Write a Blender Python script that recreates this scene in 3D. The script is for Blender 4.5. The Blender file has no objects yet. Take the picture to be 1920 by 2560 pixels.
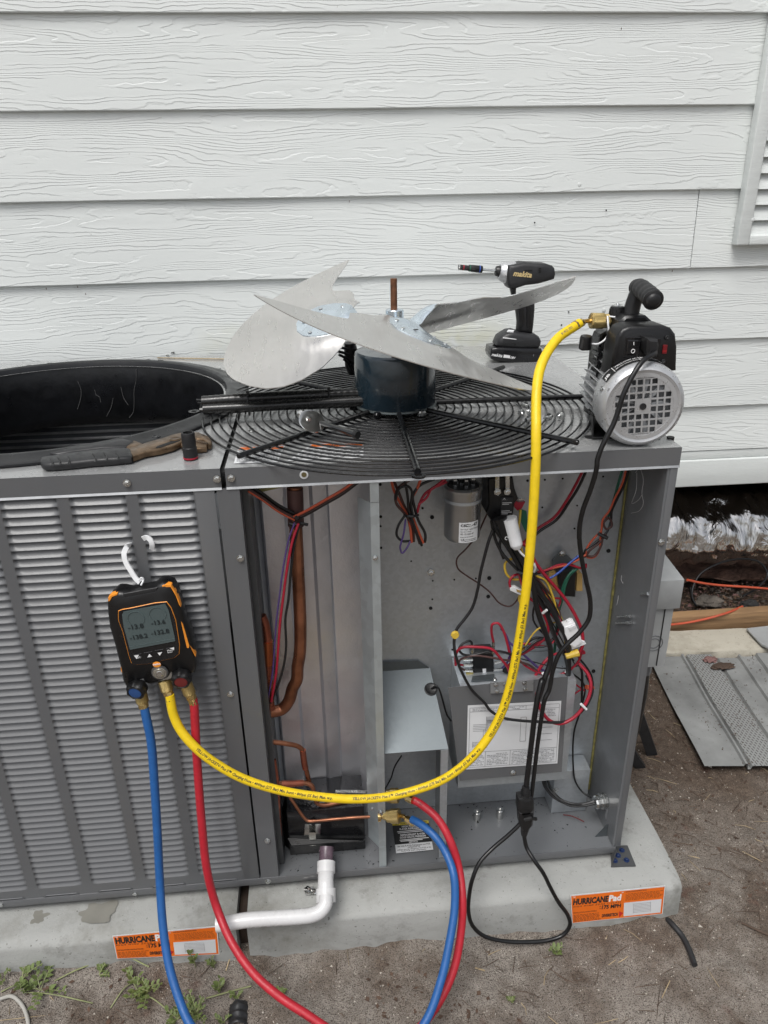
import bpy, bmesh, math, random
from mathutils import Vector, Matrix, noise
random.seed(7)
SC = bpy.context.scene
R = math.radians
V = Vector

# ---------------------------------------------------------------- camera
cam_data = bpy.data.cameras.new("camera")
cam = bpy.data.objects.new("camera", cam_data)
SC.collection.objects.link(cam)
cam_data.sensor_fit = 'VERTICAL'
cam_data.sensor_height = 32.0
cam_data.lens = 1862.67 / 2560 * 32.0
cam_data.clip_start = 0.02
cam_data.clip_end = 400
def set_camera(pitch=.4161, yaw=.0843, roll=-.0176, loc=(-.63, -1.1943, 1.5309)):
    cp, sp = math.cos(pitch), math.sin(pitch)
    fw = V((math.sin(yaw)*cp, math.cos(yaw)*cp, -sp))
    rt = V((math.cos(yaw), -math.sin(yaw), 0)); up = rt.cross(fw)
    r2 = rt*math.cos(roll) + up*math.sin(roll); u2 = up*math.cos(roll) - rt*math.sin(roll)
    m = Matrix((r2, u2, -fw)).transposed().to_4x4(); m.translation = V(loc)
    cam.matrix_world = m
set_camera()
SC.camera = cam
SC.render.resolution_x, SC.render.resolution_y = 768, 1024

# ---------------------------------------------------------------- sky, sun, exposure
SUN_EL, SUN_AZ = R(62), R(210)          # soft overcast light from high behind the camera's left
world = bpy.data.worlds.new("World"); SC.world = world; world.use_nodes = True
nt = world.node_tree; nt.nodes.clear()
sky = nt.nodes.new("ShaderNodeTexSky"); sky.sky_type = 'NISHITA'; sky.sun_disc = False
sky.sun_elevation = SUN_EL; sky.sun_rotation = SUN_AZ; sky.dust_density = 4.0; sky.air_density = 1.0; sky.ozone_density = 1.0
hs = nt.nodes.new("ShaderNodeHueSaturation"); hs.inputs["Saturation"].default_value = 0.3
bg = nt.nodes.new("ShaderNodeBackground"); bg.inputs["Strength"].default_value = 0.11
wo = nt.nodes.new("ShaderNodeOutputWorld")
nt.links.new(sky.outputs[0], hs.inputs["Color"]); nt.links.new(hs.outputs[0], bg.inputs["Color"]); nt.links.new(bg.outputs[0], wo.inputs["Surface"])
sun_d = bpy.data.lights.new("sun", 'SUN'); sun_d.energy = 1.5; sun_d.angle = R(28); sun_d.color = (1, .985, .96)
sun = bpy.data.objects.new("sun", sun_d); SC.collection.objects.link(sun)
# direction towards the sun (sky rotation is measured clockwise from +Y)
sd = V((math.sin(SUN_AZ)*math.cos(SUN_EL), math.cos(SUN_AZ)*math.cos(SUN_EL), math.sin(SUN_EL)))
sun.rotation_euler = sd.to_track_quat('Z', 'Y').to_euler(); sun.location = (0, -4, 8)
SC.view_settings.view_transform = 'Standard'; SC.view_settings.look = 'None'
SC.view_settings.exposure = 0.36; SC.view_settings.gamma = 1.0; SC.view_settings.use_curve_mapping = False

# ---------------------------------------------------------------- helpers: objects
WL = {}                                   # world location of every parent
def put(name, me, parent=None, M=None):
    o = bpy.data.objects.new(name, me); SC.collection.objects.link(o)
    base = V((0, 0, 0))
    if parent is not None:
        o.parent = parent; base = WL[parent.name]
    M = M if M is not None else Matrix.Identity(4)
    o.matrix_basis = Matrix.Translation(-base) @ M
    WL[o.name] = M.translation.copy()
    return o
def thing(name, label, cat, loc, group=None):
    o = bpy.data.objects.new(name, None); SC.collection.objects.link(o)
    o.empty_display_size = .02
    o.location = loc; WL[o.name] = V(loc); tag(o, label, cat, group); return o
def tag(o, label, cat, group=None):
    o['label'] = label; o['category'] = cat
    if group: o['group'] = group
    return o
def kind(o, k): o['kind'] = k; return o

class Geo:
    def __init__(s): s.v = []; s.f = []
    def add(s, vs, fs):
        n = len(s.v); s.v += [tuple(v) for v in vs]; s.f += [tuple(i+n for i in f) for f in fs]; return s
    def box(s, lo, hi, M=None):
        (a, b, c), (d, e, f) = lo, hi
        vs = [V(q) for q in ((a,b,c),(d,b,c),(d,e,c),(a,e,c),(a,b,f),(d,b,f),(d,e,f),(a,e,f))]
        if M: vs = [M @ q for q in vs]
        return s.add(vs, [(0,3,2,1),(4,5,6,7),(0,1,5,4),(1,2,6,5),(2,3,7,6),(3,0,4,7)])
    def hexa(s, q, d):                    # quad q (4 points) thickened by vector d
        q = [V(p) for p in q]; d = V(d)
        return s.add(q + [p+d for p in q], [(0,1,2,3),(7,6,5,4),(0,4,5,1),(1,5,6,2),(2,6,7,3),(3,7,4,0)])
    def quad(s, q): return s.add(q, [(0,1,2,3)])
    def lathe(s, o, ax, prof, n=24, caps=True):   # prof: (distance along axis, radius)
        ax = V(ax).normalized(); o = V(o)
        a = ax.orthogonal().normalized(); b = ax.cross(a)
        vs = []
        for (h, r) in prof:
            for i in range(n):
                t = 2*math.pi*i/n; vs.append(o + ax*h + (a*math.cos(t)+b*math.sin(t))*r)
        fs = []
        for k in range(len(prof)-1):
            for i in range(n):
                j = (i+1) % n; fs.append((k*n+i, k*n+j, (k+1)*n+j, (k+1)*n+i))
        if caps: fs += [tuple(range(n))[::-1], tuple((len(prof)-1)*n+i for i in range(n))]
        return s.add(vs, fs)
    def rod(s, p0, p1, r, r1=None, n=10):
        p0, p1 = V(p0), V(p1); return s.lathe(p0, p1-p0, [(0, r), ((p1-p0).length, r if r1 is None else r1)], n)
    def tube(s, pts, r, n=8, caps=True):
        P, T, N, B = frames(pts)
        m = len(P); vs = []; fs = []
        for k in range(m):
            rr = r(k/(m-1)) if callable(r) else r
            for i in range(n):
                t = 2*math.pi*i/n; vs.append(P[k] + (N[k]*math.cos(t)+B[k]*math.sin(t))*rr)
        for k in range(m-1):
            for i in range(n):
                j = (i+1) % n; fs.append((k*n+i, k*n+j, (k+1)*n+j, (k+1)*n+i))
        if caps: fs += [tuple(range(n))[::-1], tuple((m-1)*n+i for i in range(n))]
        return s.add(vs, fs)
    def puff(s, out, d, prof):            # coplanar outline, d = depth direction, prof = [(inset, depth)]
        out = [V(p) for p in out]; d = V(d).normalized(); n = len(out)
        nrm = V((0, 0, 0))
        for i in range(n): nrm += (out[i]).cross(out[(i+1) % n])
        nrm.normalize()
        ins = []
        for i in range(n):
            e1 = (out[i]-out[i-1]).normalized(); e2 = (out[(i+1) % n]-out[i]).normalized()
            n1 = nrm.cross(e1); n2 = nrm.cross(e2); b = n1+n2
            if b.length < 1e-6: b = n1
            b.normalize(); k = max(.5, b.dot(n1)); ins.append(b/k)
        vs = []
        for (o, h) in prof: vs += [p + q*o + d*h for p, q in zip(out, ins)]
        fs = []
        for k in range(len(prof)-1):
            for i in range(n):
                j = (i+1) % n; fs.append((k*n+i, k*n+j, (k+1)*n+j, (k+1)*n+i))
        fs += [tuple(range(n))[::-1], tuple((len(prof)-1)*n+i for i in range(n))]
        return s.add(vs, fs)
    def extr(s, line, z0, z1, th=.0012):  # folded sheet: polyline of (x, y), standing from z0 to z1
        n = len(line); vs = []
        off = []
        for i in range(n):
            a = V(line[max(0, i-1)]).to_2d(); b = V(line[min(n-1, i+1)]).to_2d(); t = (b-a).normalized(); off.append(V((-t.y, t.x))*th)
        for z in (z0, z1):
            vs += [(p[0], p[1], z) for p in line] + [(p[0]+o.x, p[1]+o.y, z) for p, o in zip(line, off)]
        fs = []
        for i in range(n-1):
            fs += [(i, i+1, 2*n+i+1, 2*n+i), (n+i+1, n+i, 3*n+i, 3*n+i+1), (i+1, i, n+i, n+i+1), (2*n+i, 2*n+i+1, 3*n+i+1, 3*n+i)]
        fs += [(0, 2*n, 3*n, n), (n-1, 2*n-1, 4*n-1, 3*n-1)]
        return s.add(vs, fs)
    def grid(s, fn, nu, nv, wrap=False):
        vs = [fn(i/(nu-1) if not wrap else i/nu, j/(nv-1)) for j in range(nv) for i in range(nu)]
        fs = []
        for j in range(nv-1):
            for i in range(nu if wrap else nu-1):
                k = (i+1) % nu; fs.append((j*nu+i, j*nu+k, (j+1)*nu+k, (j+1)*nu+i))
        return s.add(vs, fs)
    def mesh(s, name, mat, smooth=35, bevel=0, seg=2, fix=True):
        me = bpy.data.meshes.new(name); me.from_pydata(s.v, [], s.f)
        if bevel or fix:
            bm = bmesh.new(); bm.from_mesh(me)
            if fix: bmesh.ops.recalc_face_normals(bm, faces=bm.faces)
            if bevel:
                es = [e for e in bm.edges if len(e.link_faces) == 2 and e.calc_face_angle(0) > R(30)]
                bmesh.ops.bevel(bm, geom=es, offset=bevel, segments=seg, affect='EDGES', profile=.5, clamp_overlap=True)
            bm.to_mesh(me); bm.free()
        if smooth:
            me.polygons.foreach_set('use_smooth', [True]*len(me.polygons)); me.set_sharp_from_angle(angle=R(smooth))
        me.materials.append(mat); me.update(); return me
    def done(s, name, mat, parent=None, **k): return put(name, s.mesh(name, mat, **k), parent)

def catmull(pts, seg=8):
    pts = [V(p) for p in pts]
    if len(pts) < 3: return pts
    q = [pts[0]*2-pts[1]] + pts + [pts[-1]*2-pts[-2]]; out = []
    for i in range(1, len(q)-2):
        p0, p1, p2, p3 = q[i-1:i+3]
        t0 = 0; t1 = t0+max(1e-5, (p1-p0).length)**.5; t2 = t1+max(1e-5, (p2-p1).length)**.5; t3 = t2+max(1e-5, (p3-p2).length)**.5
        for k in range(seg):
            t = t1+(t2-t1)*k/seg
            A1 = p0*((t1-t)/(t1-t0))+p1*((t-t0)/(t1-t0)); A2 = p1*((t2-t)/(t2-t1))+p2*((t-t1)/(t2-t1)); A3 = p2*((t3-t)/(t3-t2))+p3*((t-t2)/(t3-t2))
            B1 = A1*((t2-t)/(t2-t0))+A2*((t-t0)/(t2-t0)); B2 = A2*((t3-t)/(t3-t1))+A3*((t-t1)/(t3-t1))
            out.append(B1*((t2-t)/(t2-t1))+B2*((t-t1)/(t2-t1)))
    out.append(pts[-1]); return out
def frames(P):
    P = [V(p) for p in P]; m = len(P); T = []
    for i in range(m): T.append((P[min(m-1, i+1)]-P[max(0, i-1)]).normalized())
    n = T[0].orthogonal().normalized(); N = []; B = []
    for i in range(m):
        n = (n - T[i]*n.dot(T[i])).normalized(); N.append(n.copy()); B.append(T[i].cross(n))
    return P, T, N, B
def wire(name, pts, r, mat, parent=None, seg=6, n=7): return Geo().tube(catmull(pts, seg), r, n).done(name, mat, parent, smooth=60, fix=False)

def font_mesh(body, size=1, bold=0, shear=0, res=1, align='LEFT', space=1):
    c = bpy.data.curves.new('lettering', 'FONT'); c.body = body; c.size = size; c.offset = bold; c.shear = shear
    c.resolution_u = res; c.align_x = align; c.space_character = space; c.fill_mode = 'FRONT'
    o = bpy.data.objects.new('lettering', c); SC.collection.objects.link(o)
    me = bpy.data.meshes.new_from_object(o)
    bpy.data.objects.remove(o); bpy.data.curves.remove(c); return me
def text(body, p0, p1, up, mat, parent=None, lift=.0004, h=None, bold=.01, shear=0, name='lettering', space=1):
    """flat print running from p0 to p1 (baseline), up = rough up direction; optional letter height h"""
    me = font_mesh(body, 1, bold, shear, 2, space=space)
    xs = [v.co.x for v in me.vertices]; ys = [v.co.y for v in me.vertices]
    if not xs: return None
    x0, w = min(xs), max(xs)-min(xs); hh = max(ys)
    p0, p1, up = V(p0), V(p1), V(up); X = (p1-p0); L = X.length; X.normalize(); Y = (up-X*up.dot(X)).normalized(); Z = X.cross(Y)
    sx = L/w; sy = sx if h is None else h/hh
    for v in me.vertices:
        v.co = p0 + X*((v.co.x-x0)*sx) + Y*(v.co.y*sy) + Z*lift
    me.materials.append(mat); return put(name, me, parent)
def bars(rows, mat, parent, name='fine_print'):   # thin printed lines: each row a quad (p, width vector, height vector)
    g = Geo()
    for p, x, y in rows:
        p, x, y = V(p), V(x), V(y); g.quad([p, p+x, p+x+y, p+y])
    return kind(g.done(name, mat, parent, smooth=0, fix=False), 'stuff')
def bilerp(q, u, v):
    q = [V(p) for p in q]; a = q[0].lerp(q[1], u); b = q[3].lerp(q[2], u); return a.lerp(b, v)

# ---------------------------------------------------------------- helpers: materials
def nodes(m): return m.node_tree.nodes, m.node_tree.links
def mk(name):
    m = bpy.data.materials.new(name); m.use_nodes = True
    return m, m.node_tree.nodes, m.node_tree.links, m.node_tree.nodes['Principled BSDF']
def coords(N, L, scale=(1, 1, 1), rnd=False):
    tc = N.new('ShaderNodeTexCoord'); mp = N.new('ShaderNodeMapping'); mp.inputs['Scale'].default_value = scale
    L.new(tc.outputs['Object'], mp.inputs['Vector'])
    if rnd:
        oi = N.new('ShaderNodeObjectInfo'); mu = N.new('ShaderNodeMath'); mu.operation = 'MULTIPLY'; mu.inputs[1].default_value = 53.0
        L.new(oi.outputs['Random'], mu.inputs[0]); L.new(mu.outputs[0], mp.inputs['Location'])
    return mp.outputs[0]
def nz(N, L, vec, scale, detail=3, rough=.55, dist=0):
    n = N.new('ShaderNodeTexNoise'); n.inputs['Scale'].default_value = scale; n.inputs['Detail'].default_value = detail
    n.inputs['Roughness'].default_value = rough; n.inputs['Distortion'].default_value = dist; L.new(vec, n.inputs['Vector']); return n.outputs['Fac']
def ramp(N, L, fac, stops):
    r = N.new('ShaderNodeValToRGB'); e = r.color_ramp.elements
    while len(e) < len(stops): e.new(.5)
    for k, (p, c) in enumerate(stops):
        e[k].position = p; e[k].color = (c, c, c, 1) if not hasattr(c, '__len__') else (*c, 1)
    L.new(fac, r.inputs[0]); return r.outputs[0]
def mathn(N, L, op, a, b=None, c=None):
    m = N.new('ShaderNodeMath'); m.operation = op
    for i, x in enumerate((a, b, c)):
        if x is None: continue
        if isinstance(x, (int, float)): m.inputs[i].default_value = x
        else: L.new(x, m.inputs[i])
    return m.outputs[0]
def mixc(N, L, fac, a, b, mode='MIX'):
    m = N.new('ShaderNodeMixRGB'); m.blend_type = mode
    for i, x in zip((0, 1, 2), (fac, a, b)):
        if isinstance(x, (int, float)): m.inputs[i].default_value = x if i == 0 else (x, x, x, 1)
        elif isinstance(x, tuple): m.inputs[i].default_value = (*x, 1)
        else: L.new(x, m.inputs[i])
    return m.outputs[0]
def bump(N, L, bs, h, dist, strength=1):
    b = N.new('ShaderNodeBump'); b.inputs['Distance'].default_value = dist; b.inputs['Strength'].default_value = strength
    L.new(h, b.inputs['Height']); L.new(b.outputs[0], bs.inputs['Normal']); return b
def simple(name, col, rough=.5, metal=0, var=.12, vs=25, bs=None, bd=.0004, coat=0, scale=(1, 1, 1), rv=.1, spec=None):
    m, N, L, b = mk(name); v = coords(N, L, scale, True)
    f = nz(N, L, v, vs, 4)
    c = mixc(N, L, ramp(N, L, f, [(.3, 0), (.7, 1)]), tuple(x*(1-var) for x in col), tuple(min(1, x*(1+var)) for x in col))
    L.new(c, b.inputs['Base Color'])
    L.new(ramp(N, L, nz(N, L, v, vs*1.7, 3), [(.3, max(.02, rough-rv)), (.7, min(1, rough+rv))]), b.inputs['Roughness'])
    b.inputs['Metallic'].default_value = metal; b.inputs['Coat Weight'].default_value = coat
    if spec is not None: b.inputs['Specular IOR Level'].default_value = spec
    if bs: bump(N, L, b, nz(N, L, v, bs, 2), bd)
    return m

# painted sheet metal with dust, faint scuffs and water marks
def paint(name, col, rough=.3, dirt=.25, coat=.32):
    m, N, L, b = mk(name); v = coords(N, L, (1, 1, 1))
    f = nz(N, L, v, 5, 6, .65); d = ramp(N, L, f, [(.45, 0), (.75, 1)])
    base = mixc(N, L, d, col, tuple(x*(1-dirt) + dirt*.5*y for x, y in zip(col, (.3, .27, .22))))
    v2 = coords(N, L, (60, 60, 2)); sc = ramp(N, L, nz(N, L, v2, 3, 2), [(.72, 0), (.8, 1)])
    base = mixc(N, L, mathn(N, L, 'MULTIPLY', sc, .25), base, tuple(x*1.5 for x in col))
    sp = ramp(N, L, nz(N, L, v, 320, 2), [(.72, 0), (.78, 1)])
    base = mixc(N, L, mathn(N, L, 'MULTIPLY', sp, .5), base, (.05, .04, .03))
    L.new(base, b.inputs['Base Color'])
    L.new(ramp(N, L, nz(N, L, v, 9, 5, .7), [(.3, rough-.07), (.75, rough+.22)]), b.inputs['Roughness'])
    h = mixc(N, L, .5, nz(N, L, v, 6, 1), nz(N, L, v, 900, 1)); bump(N, L, b, h, .0005)
    b.inputs['Coat Weight'].default_value = coat; b.inputs['Coat Roughness'].default_value = .12
    return m
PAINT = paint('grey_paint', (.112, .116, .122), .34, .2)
PAINT_SKYLIT = paint('grey_paint_skylit', (.29, .295, .295), .2, .15, .8)  # same paint as the front, colour lightened for sky light on the lid
PAINT_IN = paint('grey_paint_inside', (.135, .142, .15), .38, .12)
PAINT_DK = paint('grey_paint_foot', (.05, .052, .055), .45, .1)

def galv(name, col, rough=.4, spangle=70, metal=.85):
    m, N, L, b = mk(name); v = coords(N, L, (1, 1, 1))
    vo = N.new('ShaderNodeTexVoronoi'); vo.inputs['Scale'].default_value = spangle; L.new(v, vo.inputs['Vector'])
    sp = N.new('ShaderNodeSeparateColor'); L.new(vo.outputs['Color'], sp.inputs[0])
    k = mixc(N, L, .5, sp.outputs[0], nz(N, L, v, 8, 5))
    c = mixc(N, L, k, tuple(x*.88 for x in col), tuple(x*1.12 for x in col))
    L.new(c, b.inputs['Base Color']); b.inputs['Metallic'].default_value = metal
    L.new(ramp(N, L, k, [(.2, rough-.03), (.8, rough+.05)]), b.inputs['Roughness'])
    bump(N, L, b, nz(N, L, v, 9, 2), .0008, .4)
    return m
GALV = galv('galvanised_steel', (.16, .18, .19), .5, 150)
GALV_DK = galv('dull_galvanised_back_plate', (.47, .50, .525), .40, 150, .7)
STEEL = simple('zinc_plated_steel', (.62, .63, .62), .25, 1, .1, 60)
CHROME = simple('polished_steel', (.7, .7, .68), .14, 1, .05, 60)
def foilmat():
    m, N, L, b = mk('foil_faced_insulation'); v = coords(N, L)
    L.new(mixc(N, L, nz(N, L, v, 7, 5), (.62, .62, .66), (.86, .86, .89)), b.inputs['Base Color'])
    b.inputs['Metallic'].default_value = .9
    L.new(ramp(N, L, nz(N, L, v, 10, 4), [(.3, .28), (.7, .46)]), b.inputs['Roughness'])
    h = mathn(N, L, 'ADD', mathn(N, L, 'MULTIPLY', nz(N, L, v, 260, 2), .35), mathn(N, L, 'MULTIPLY', nz(N, L, v, 13, 3), 2.2)); bump(N, L, b, h, .002, .7)
    return m
FOIL = foilmat()
COPPER = simple('tarnished_copper', (.30, .125, .07), .36, .85, .4, 22, 80, .0002)
COPPER_RED = simple('brazed_copper', (.36, .12, .075), .33, .85, .35, 30)
BRASS = simple('brass', (.68, .50, .22), .24, 1, .1, 90)
def knurl():
    m, N, L, b = mk('knurled_brass'); v = coords(N, L)
    b.inputs['Base Color'].default_value = (.66, .50, .20, 1); b.inputs['Metallic'].default_value = 1; b.inputs['Roughness'].default_value = .32
    hs_ = []
    for a in (1, -1):
        sx = N.new('ShaderNodeSeparateXYZ'); L.new(v, sx.inputs[0])
        s = mathn(N, L, 'ADD', mathn(N, L, 'MULTIPLY', sx.outputs[0], 1500*a), mathn(N, L, 'MULTIPLY', mathn(N, L, 'ADD', sx.outputs[2], sx.outputs[1]), 1500))
        hs_.append(mathn(N, L, 'ABSOLUTE', mathn(N, L, 'SINE', s)))
    h = mathn(N, L, 'MULTIPLY', hs_[0], hs_[1]); bump(N, L, b, h, .0005)
    L.new(mixc(N, L, ramp(N, L, h, [(.05, 0), (.4, 1)]), (.38, .27, .09), (.78, .60, .27)), b.inputs['Base Color'])
    return m
KNURL = knurl()
BLACK = simple('black_plastic', (.006, .006, .0065), .36, 0, .3, 30, 400, .0002)
RUBBER = simple('black_rubber', (.010, .010, .011), .5, 0, .3, 30, 300, .0003)
GLOSSBK = simple('glossy_black_plastic', (.010, .010, .011), .2, 0, .2, 30)
ORIFICE = simple('dusty_black_shroud_plastic', (.008, .0085, .010), .34, 0, .5, 14, 60, .0004)
GREYBK = simple('charcoal_plastic', (.018, .0185, .020), .48, 0, .2, 40, 300, .0002)
GUARD = simple('black_vinyl_coated_wire', (.004, .004, .0045), .22, 0, .3, 40, 200, .0002)
MOTOR = simple('dark_teal_motor_enamel', (.012, .024, .034), .2, 0, .2, 20, 30, .0008, coat=.5)
ALU = None
def blademat():
    m, N, L, b = mk('brushed_aluminium_blade'); v = coords(N, L, (1, 1, 1))
    L.new(mixc(N, L, nz(N, L, v, 7, 5, .6), (.56, .55, .53), (.76, .75, .73)), b.inputs['Base Color'])
    b.inputs['Metallic'].default_value = .9
    v2 = coords(N, L, (90, 10, 30)); L.new(ramp(N, L, nz(N, L, v2, 1, 3), [(.3, .24), (.7, .42)]), b.inputs['Roughness'])
    bump(N, L, b, mixc(N, L, .5, nz(N, L, v, 11, 2), nz(N, L, v2, 1, 2)), .0010, .22)
    return m
ALU = blademat()
ZINC = galv('zinc_hub_plate', (.60, .68, .74), .25, 40, .8)
RUST = simple('rusty_shaft', (.16, .07, .035), .6, .5, .5, 60, 200, .0005)
RUSTTOOL = simple('worn_rusty_tool_steel', (.17, .115, .07), .36, .8, .5, 45, 200, .0006)
YEL = simple('yellow_hose_rubber', (.80, .56, .010), .42, 0, .06, 60, 500, .0005)
RED = simple('red_hose_rubber', (.42, .015, .028), .42, 0, .08, 60, 500, .0004)
BLU = simple('blue_hose_rubber', (.014, .095, .30), .42, 0, .08, 60, 500, .0004)
PVC = simple('white_pvc', (.62, .62, .62), .3, 0, .04, 30)
PRIMER = simple('purple_primer_stain_pvc', (.11, .075, .095), .3, 0, .3, 40)
WHITE = simple('white_plastic', (.78, .79, .80), .35, 0, .04, 40)
WRED = simple('red_wire', (.33, .010, .028), .42, 0, .1)
WORG = simple('orange_wire', (.48, .085, .04), .42, 0, .1)
WBRN = simple('brown_wire', (.06, .025, .022), .45, 0, .1)
WBLK = simple('black_wire', (.010, .010, .011), .38, 0, .2)
WPUR = simple('purple_wire', (.07, .04, .16), .42, 0, .1)
WYEL = simple('yellow_wire', (.62, .42, .05), .42, 0, .1)
WBLU = simple('blue_wire', (.03, .08, .36), .42, 0, .1)
WGRN = simple('green_wire', (.012, .10, .06), .42, 0, .1)
WWHT = simple('white_wire', (.7, .7, .7), .42, 0, .05)
PAPER = simple('white_label_paper', (.66, .67, .68), .45, 0, .04, 12, 14, .0015)
ORANGE = simple('orange_sticker', (.80, .16, .012), .4, 0, .04, 20)
INK = simple('black_ink', (.02, .02, .02), .5)
INKW = simple('white_ink', (.8, .8, .8), .5, 0, .03)
INKG = simple('grey_ink', (.14, .14, .15), .5)
INKR = simple('red_ink', (.5, .02, .02), .5)
GOLD = simple('gold_ink', (.60, .46, .22), .45)
LABYEL = simple('yellow_label_band', (.65, .5, .05), .45)
TAN = simple('tan_transformer_tape', (.42, .27, .09), .5)
GREEN = simple('green_plastic_tab', (.01, .12, .07), .4)
OAC = simple('orange_trim', (.85, .30, .03), .4)
LCD = simple('liquid_crystal_screen', (.078, .104, .106), .15, 0, .04, 10)
DULLW = simple('dull_white_scuff', (.10, .10, .10), .6)
HOLE = simple('dark_hole', (.006, .006, .006), .8)
GLUE = simple('yellow_sealant', (.20, .18, .055), .6, 0, .4, 60, 120, .002)
STRAW = simple('dry_straw', (.36, .28, .17), .7, 0, .3)
TWIG = simple('dead_twig', (.085, .055, .038), .8, 0, .4)
LEAF = simple('green_weed_leaf', (.11, .145, .045), .5, 0, .35, 30, spec=.3)
STEM = simple('pale_weed_stem', (.22, .24, .11), .6, 0, .3)
SILVERPAINT = simple('silver_metallic_paint', (.52, .53, .54), .34, .55, .04, 60, 900, .0002)
HEXG = simple('grey_vinyl', (.31, .32, .32), .5, 0, .18, 9, 60, .0006)

# ================================================================ SETTING
WY = .98                                  # house wall plane
# ---------------------------------------------------------------- ground
def soil():
    m, N, L, b = mk('sandy_soil'); v = coords(N, L)
    big = ramp(N, L, nz(N, L, v, 4.2, 7, .68), [(.44, 0), (.60, 1)])
    sand = mixc(N, L, nz(N, L, v, 45, 4, .7), (.14, .12, .102), (.46, .415, .365))
    dark = mixc(N, L, nz(N, L, v, 60, 4, .7), (.045, .033, .025), (.23, .175, .135))
    # darker leafy soil towards the house on the right
    sx = N.new('ShaderNodeSeparateXYZ'); L.new(v, sx.inputs[0])
    far = mathn(N, L, 'ADD', mathn(N, L, 'MULTIPLY', sx.outputs[1], 1.6), mathn(N, L, 'MULTIPLY', nz(N, L, v, 5, 4), .8))
    far = ramp(N, L, far, [(.3, 0), (.95, 1)])
    k = mathn(N, L, 'MAXIMUM', mathn(N, L, 'MULTIPLY', big, .9), far)
    c = mixc(N, L, k, sand, dark)
    fine = nz(N, L, v, 420, 2, .6)
    c = mixc(N, L, ramp(N, L, fine, [(.36, .9), (.50, 0)]), c, (.05, .038, .03))
    vo = N.new('ShaderNodeTexVoronoi'); vo.inputs['Scale'].default_value = 190; L.new(v, vo.inputs['Vector'])
    sp = ramp(N, L, vo.outputs['Distance'], [(.16, 1), (.24, 0)])
    mask = ramp(N, L, nz(N, L, v, 60, 2), [(.58, 0), (.64, 1)])
    c = mixc(N, L, mathn(N, L, 'MULTIPLY', sp, mask), c, (.62, .57, .50))
    rd = ramp(N, L, nz(N, L, v, 9, 3), [(.66, 0), (.74, 1)])
    c = mixc(N, L, mathn(N, L, 'MULTIPLY', rd, .4), c, (.13, .05, .035))
    L.new(c, b.inputs['Base Color']); b.inputs['Roughness'].default_value = .9; b.inputs['Specular IOR Level'].default_value = .2
    h = mathn(N, L, 'ADD', mathn(N, L, 'MULTIPLY', nz(N, L, v, 130, 4, .7), .5), mathn(N, L, 'MULTIPLY', fine, .5)); bump(N, L, b, h, .009, 1)
    return m
SOIL = soil()
def gz(x, y):
    z = .012*noise.noise(V((x*3, y*3, 0))) + .009*noise.noise(V((x*11, y*11, 3))) + .005*noise.noise(V((x*34, y*34, 5)))
    z += .012*math.exp(-max(0, -.083-y)/.018)*(.4+abs(noise.noise(V((x*14, 1, 8))))*1.6)*(1 if -1.97 < x < .13 and y < 0 else 0)
    z += .028*max(0, min(1, (-x-.9)/.6))*max(0, min(1, (y+.6)/.4))       # mounded along the left pad
    if y > 1.0: z -= .01
    return z - .004
def axis(a, b, step, far):
    n = int((b-a)/step); mid = [a+(b-a)*i/n for i in range(n+1)]; out = []
    k = step*2
    x = a
    while x > -far: x -= k; k *= 1.5; out.insert(0, x)
    x = b; k = step*2
    tail = []
    while x < far: x += k; k *= 1.5; tail.append(x)
    return out+mid+tail
XS, YS = axis(-1.9, 1.3, .0085, 120), axis(-.75, 1.5, .0085, 120)
vs = [(x, y, gz(x, y) if abs(x) < 6 and abs(y) < 6 else 0) for y in YS for x in XS]
nx = len(XS)
fs = [(j*nx+i, j*nx+i+1, (j+1)*nx+i+1, (j+1)*nx+i) for j in range(len(YS)-1) for i in range(nx-1)]
g = Geo(); g.v = vs; g.f = fs
kind(g.done('ground', SOIL, fix=False, smooth=80), 'structure')

# ---------------------------------------------------------------- house wall
def siding(name='painted_lap_siding', grain=True):
    m, N, L, b = mk(name); v = coords(N, L, (1, 1, 1), True)
    sx = N.new('ShaderNodeSeparateXYZ'); L.new(v, sx.inputs[0])
    mp = N.new('ShaderNodeMapping'); mp.inputs['Scale'].default_value = (.62, 1, 6.5); L.new(v, mp.inputs['Vector'])
    f1 = nz(N, L, mp.outputs[0], 1.9, 2, .5)
    mp2 = N.new('ShaderNodeMapping'); mp2.inputs['Scale'].default_value = (16, 1, 30); L.new(v, mp2.inputs['Vector'])
    f2 = nz(N, L, mp2.outputs[0], 1, 3, .6)
    ph = mathn(N, L, 'ADD', mathn(N, L, 'MULTIPLY', sx.outputs[2], 95), mathn(N, L, 'MULTIPLY', f1, 22))
    ph = mathn(N, L, 'ADD', ph, mathn(N, L, 'MULTIPLY', f2, 1.5))
    saw = mathn(N, L, 'FRACT', ph)
    stepd = ramp(N, L, saw, [(0, .15), (.20, 1), (.45, .82), (1.0, .62)])      # sharp groove, slow return
    mp3 = N.new('ShaderNodeMapping'); mp3.inputs['Scale'].default_value = (5, 1, 26); L.new(v, mp3.inputs['Vector'])
    mask = ramp(N, L, nz(N, L, mp3.outputs[0], 1, 2), [(.34, 0), (.46, 1)])
    h = mixc(N, L, mask, .78, stepd)
    fine = nz(N, L, v, 420, 2)
    hh = mathn(N, L, 'ADD', h, mathn(N, L, 'MULTIPLY', fine, .07))
    bump(N, L, b, hh, .00125, .8)
    c = mixc(N, L, nz(N, L, v, 2.2, 4), (.70, .735, .72), (.77, .795, .78))
    c = mixc(N, L, ramp(N, L, nz(N, L, v, 130, 2), [(.74, 0), (.8, .5)]), c, (.30, .29, .26))
    L.new(c, b.inputs['Base Color']); b.inputs['Roughness'].default_value = .5
    return m, N, L, b
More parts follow.
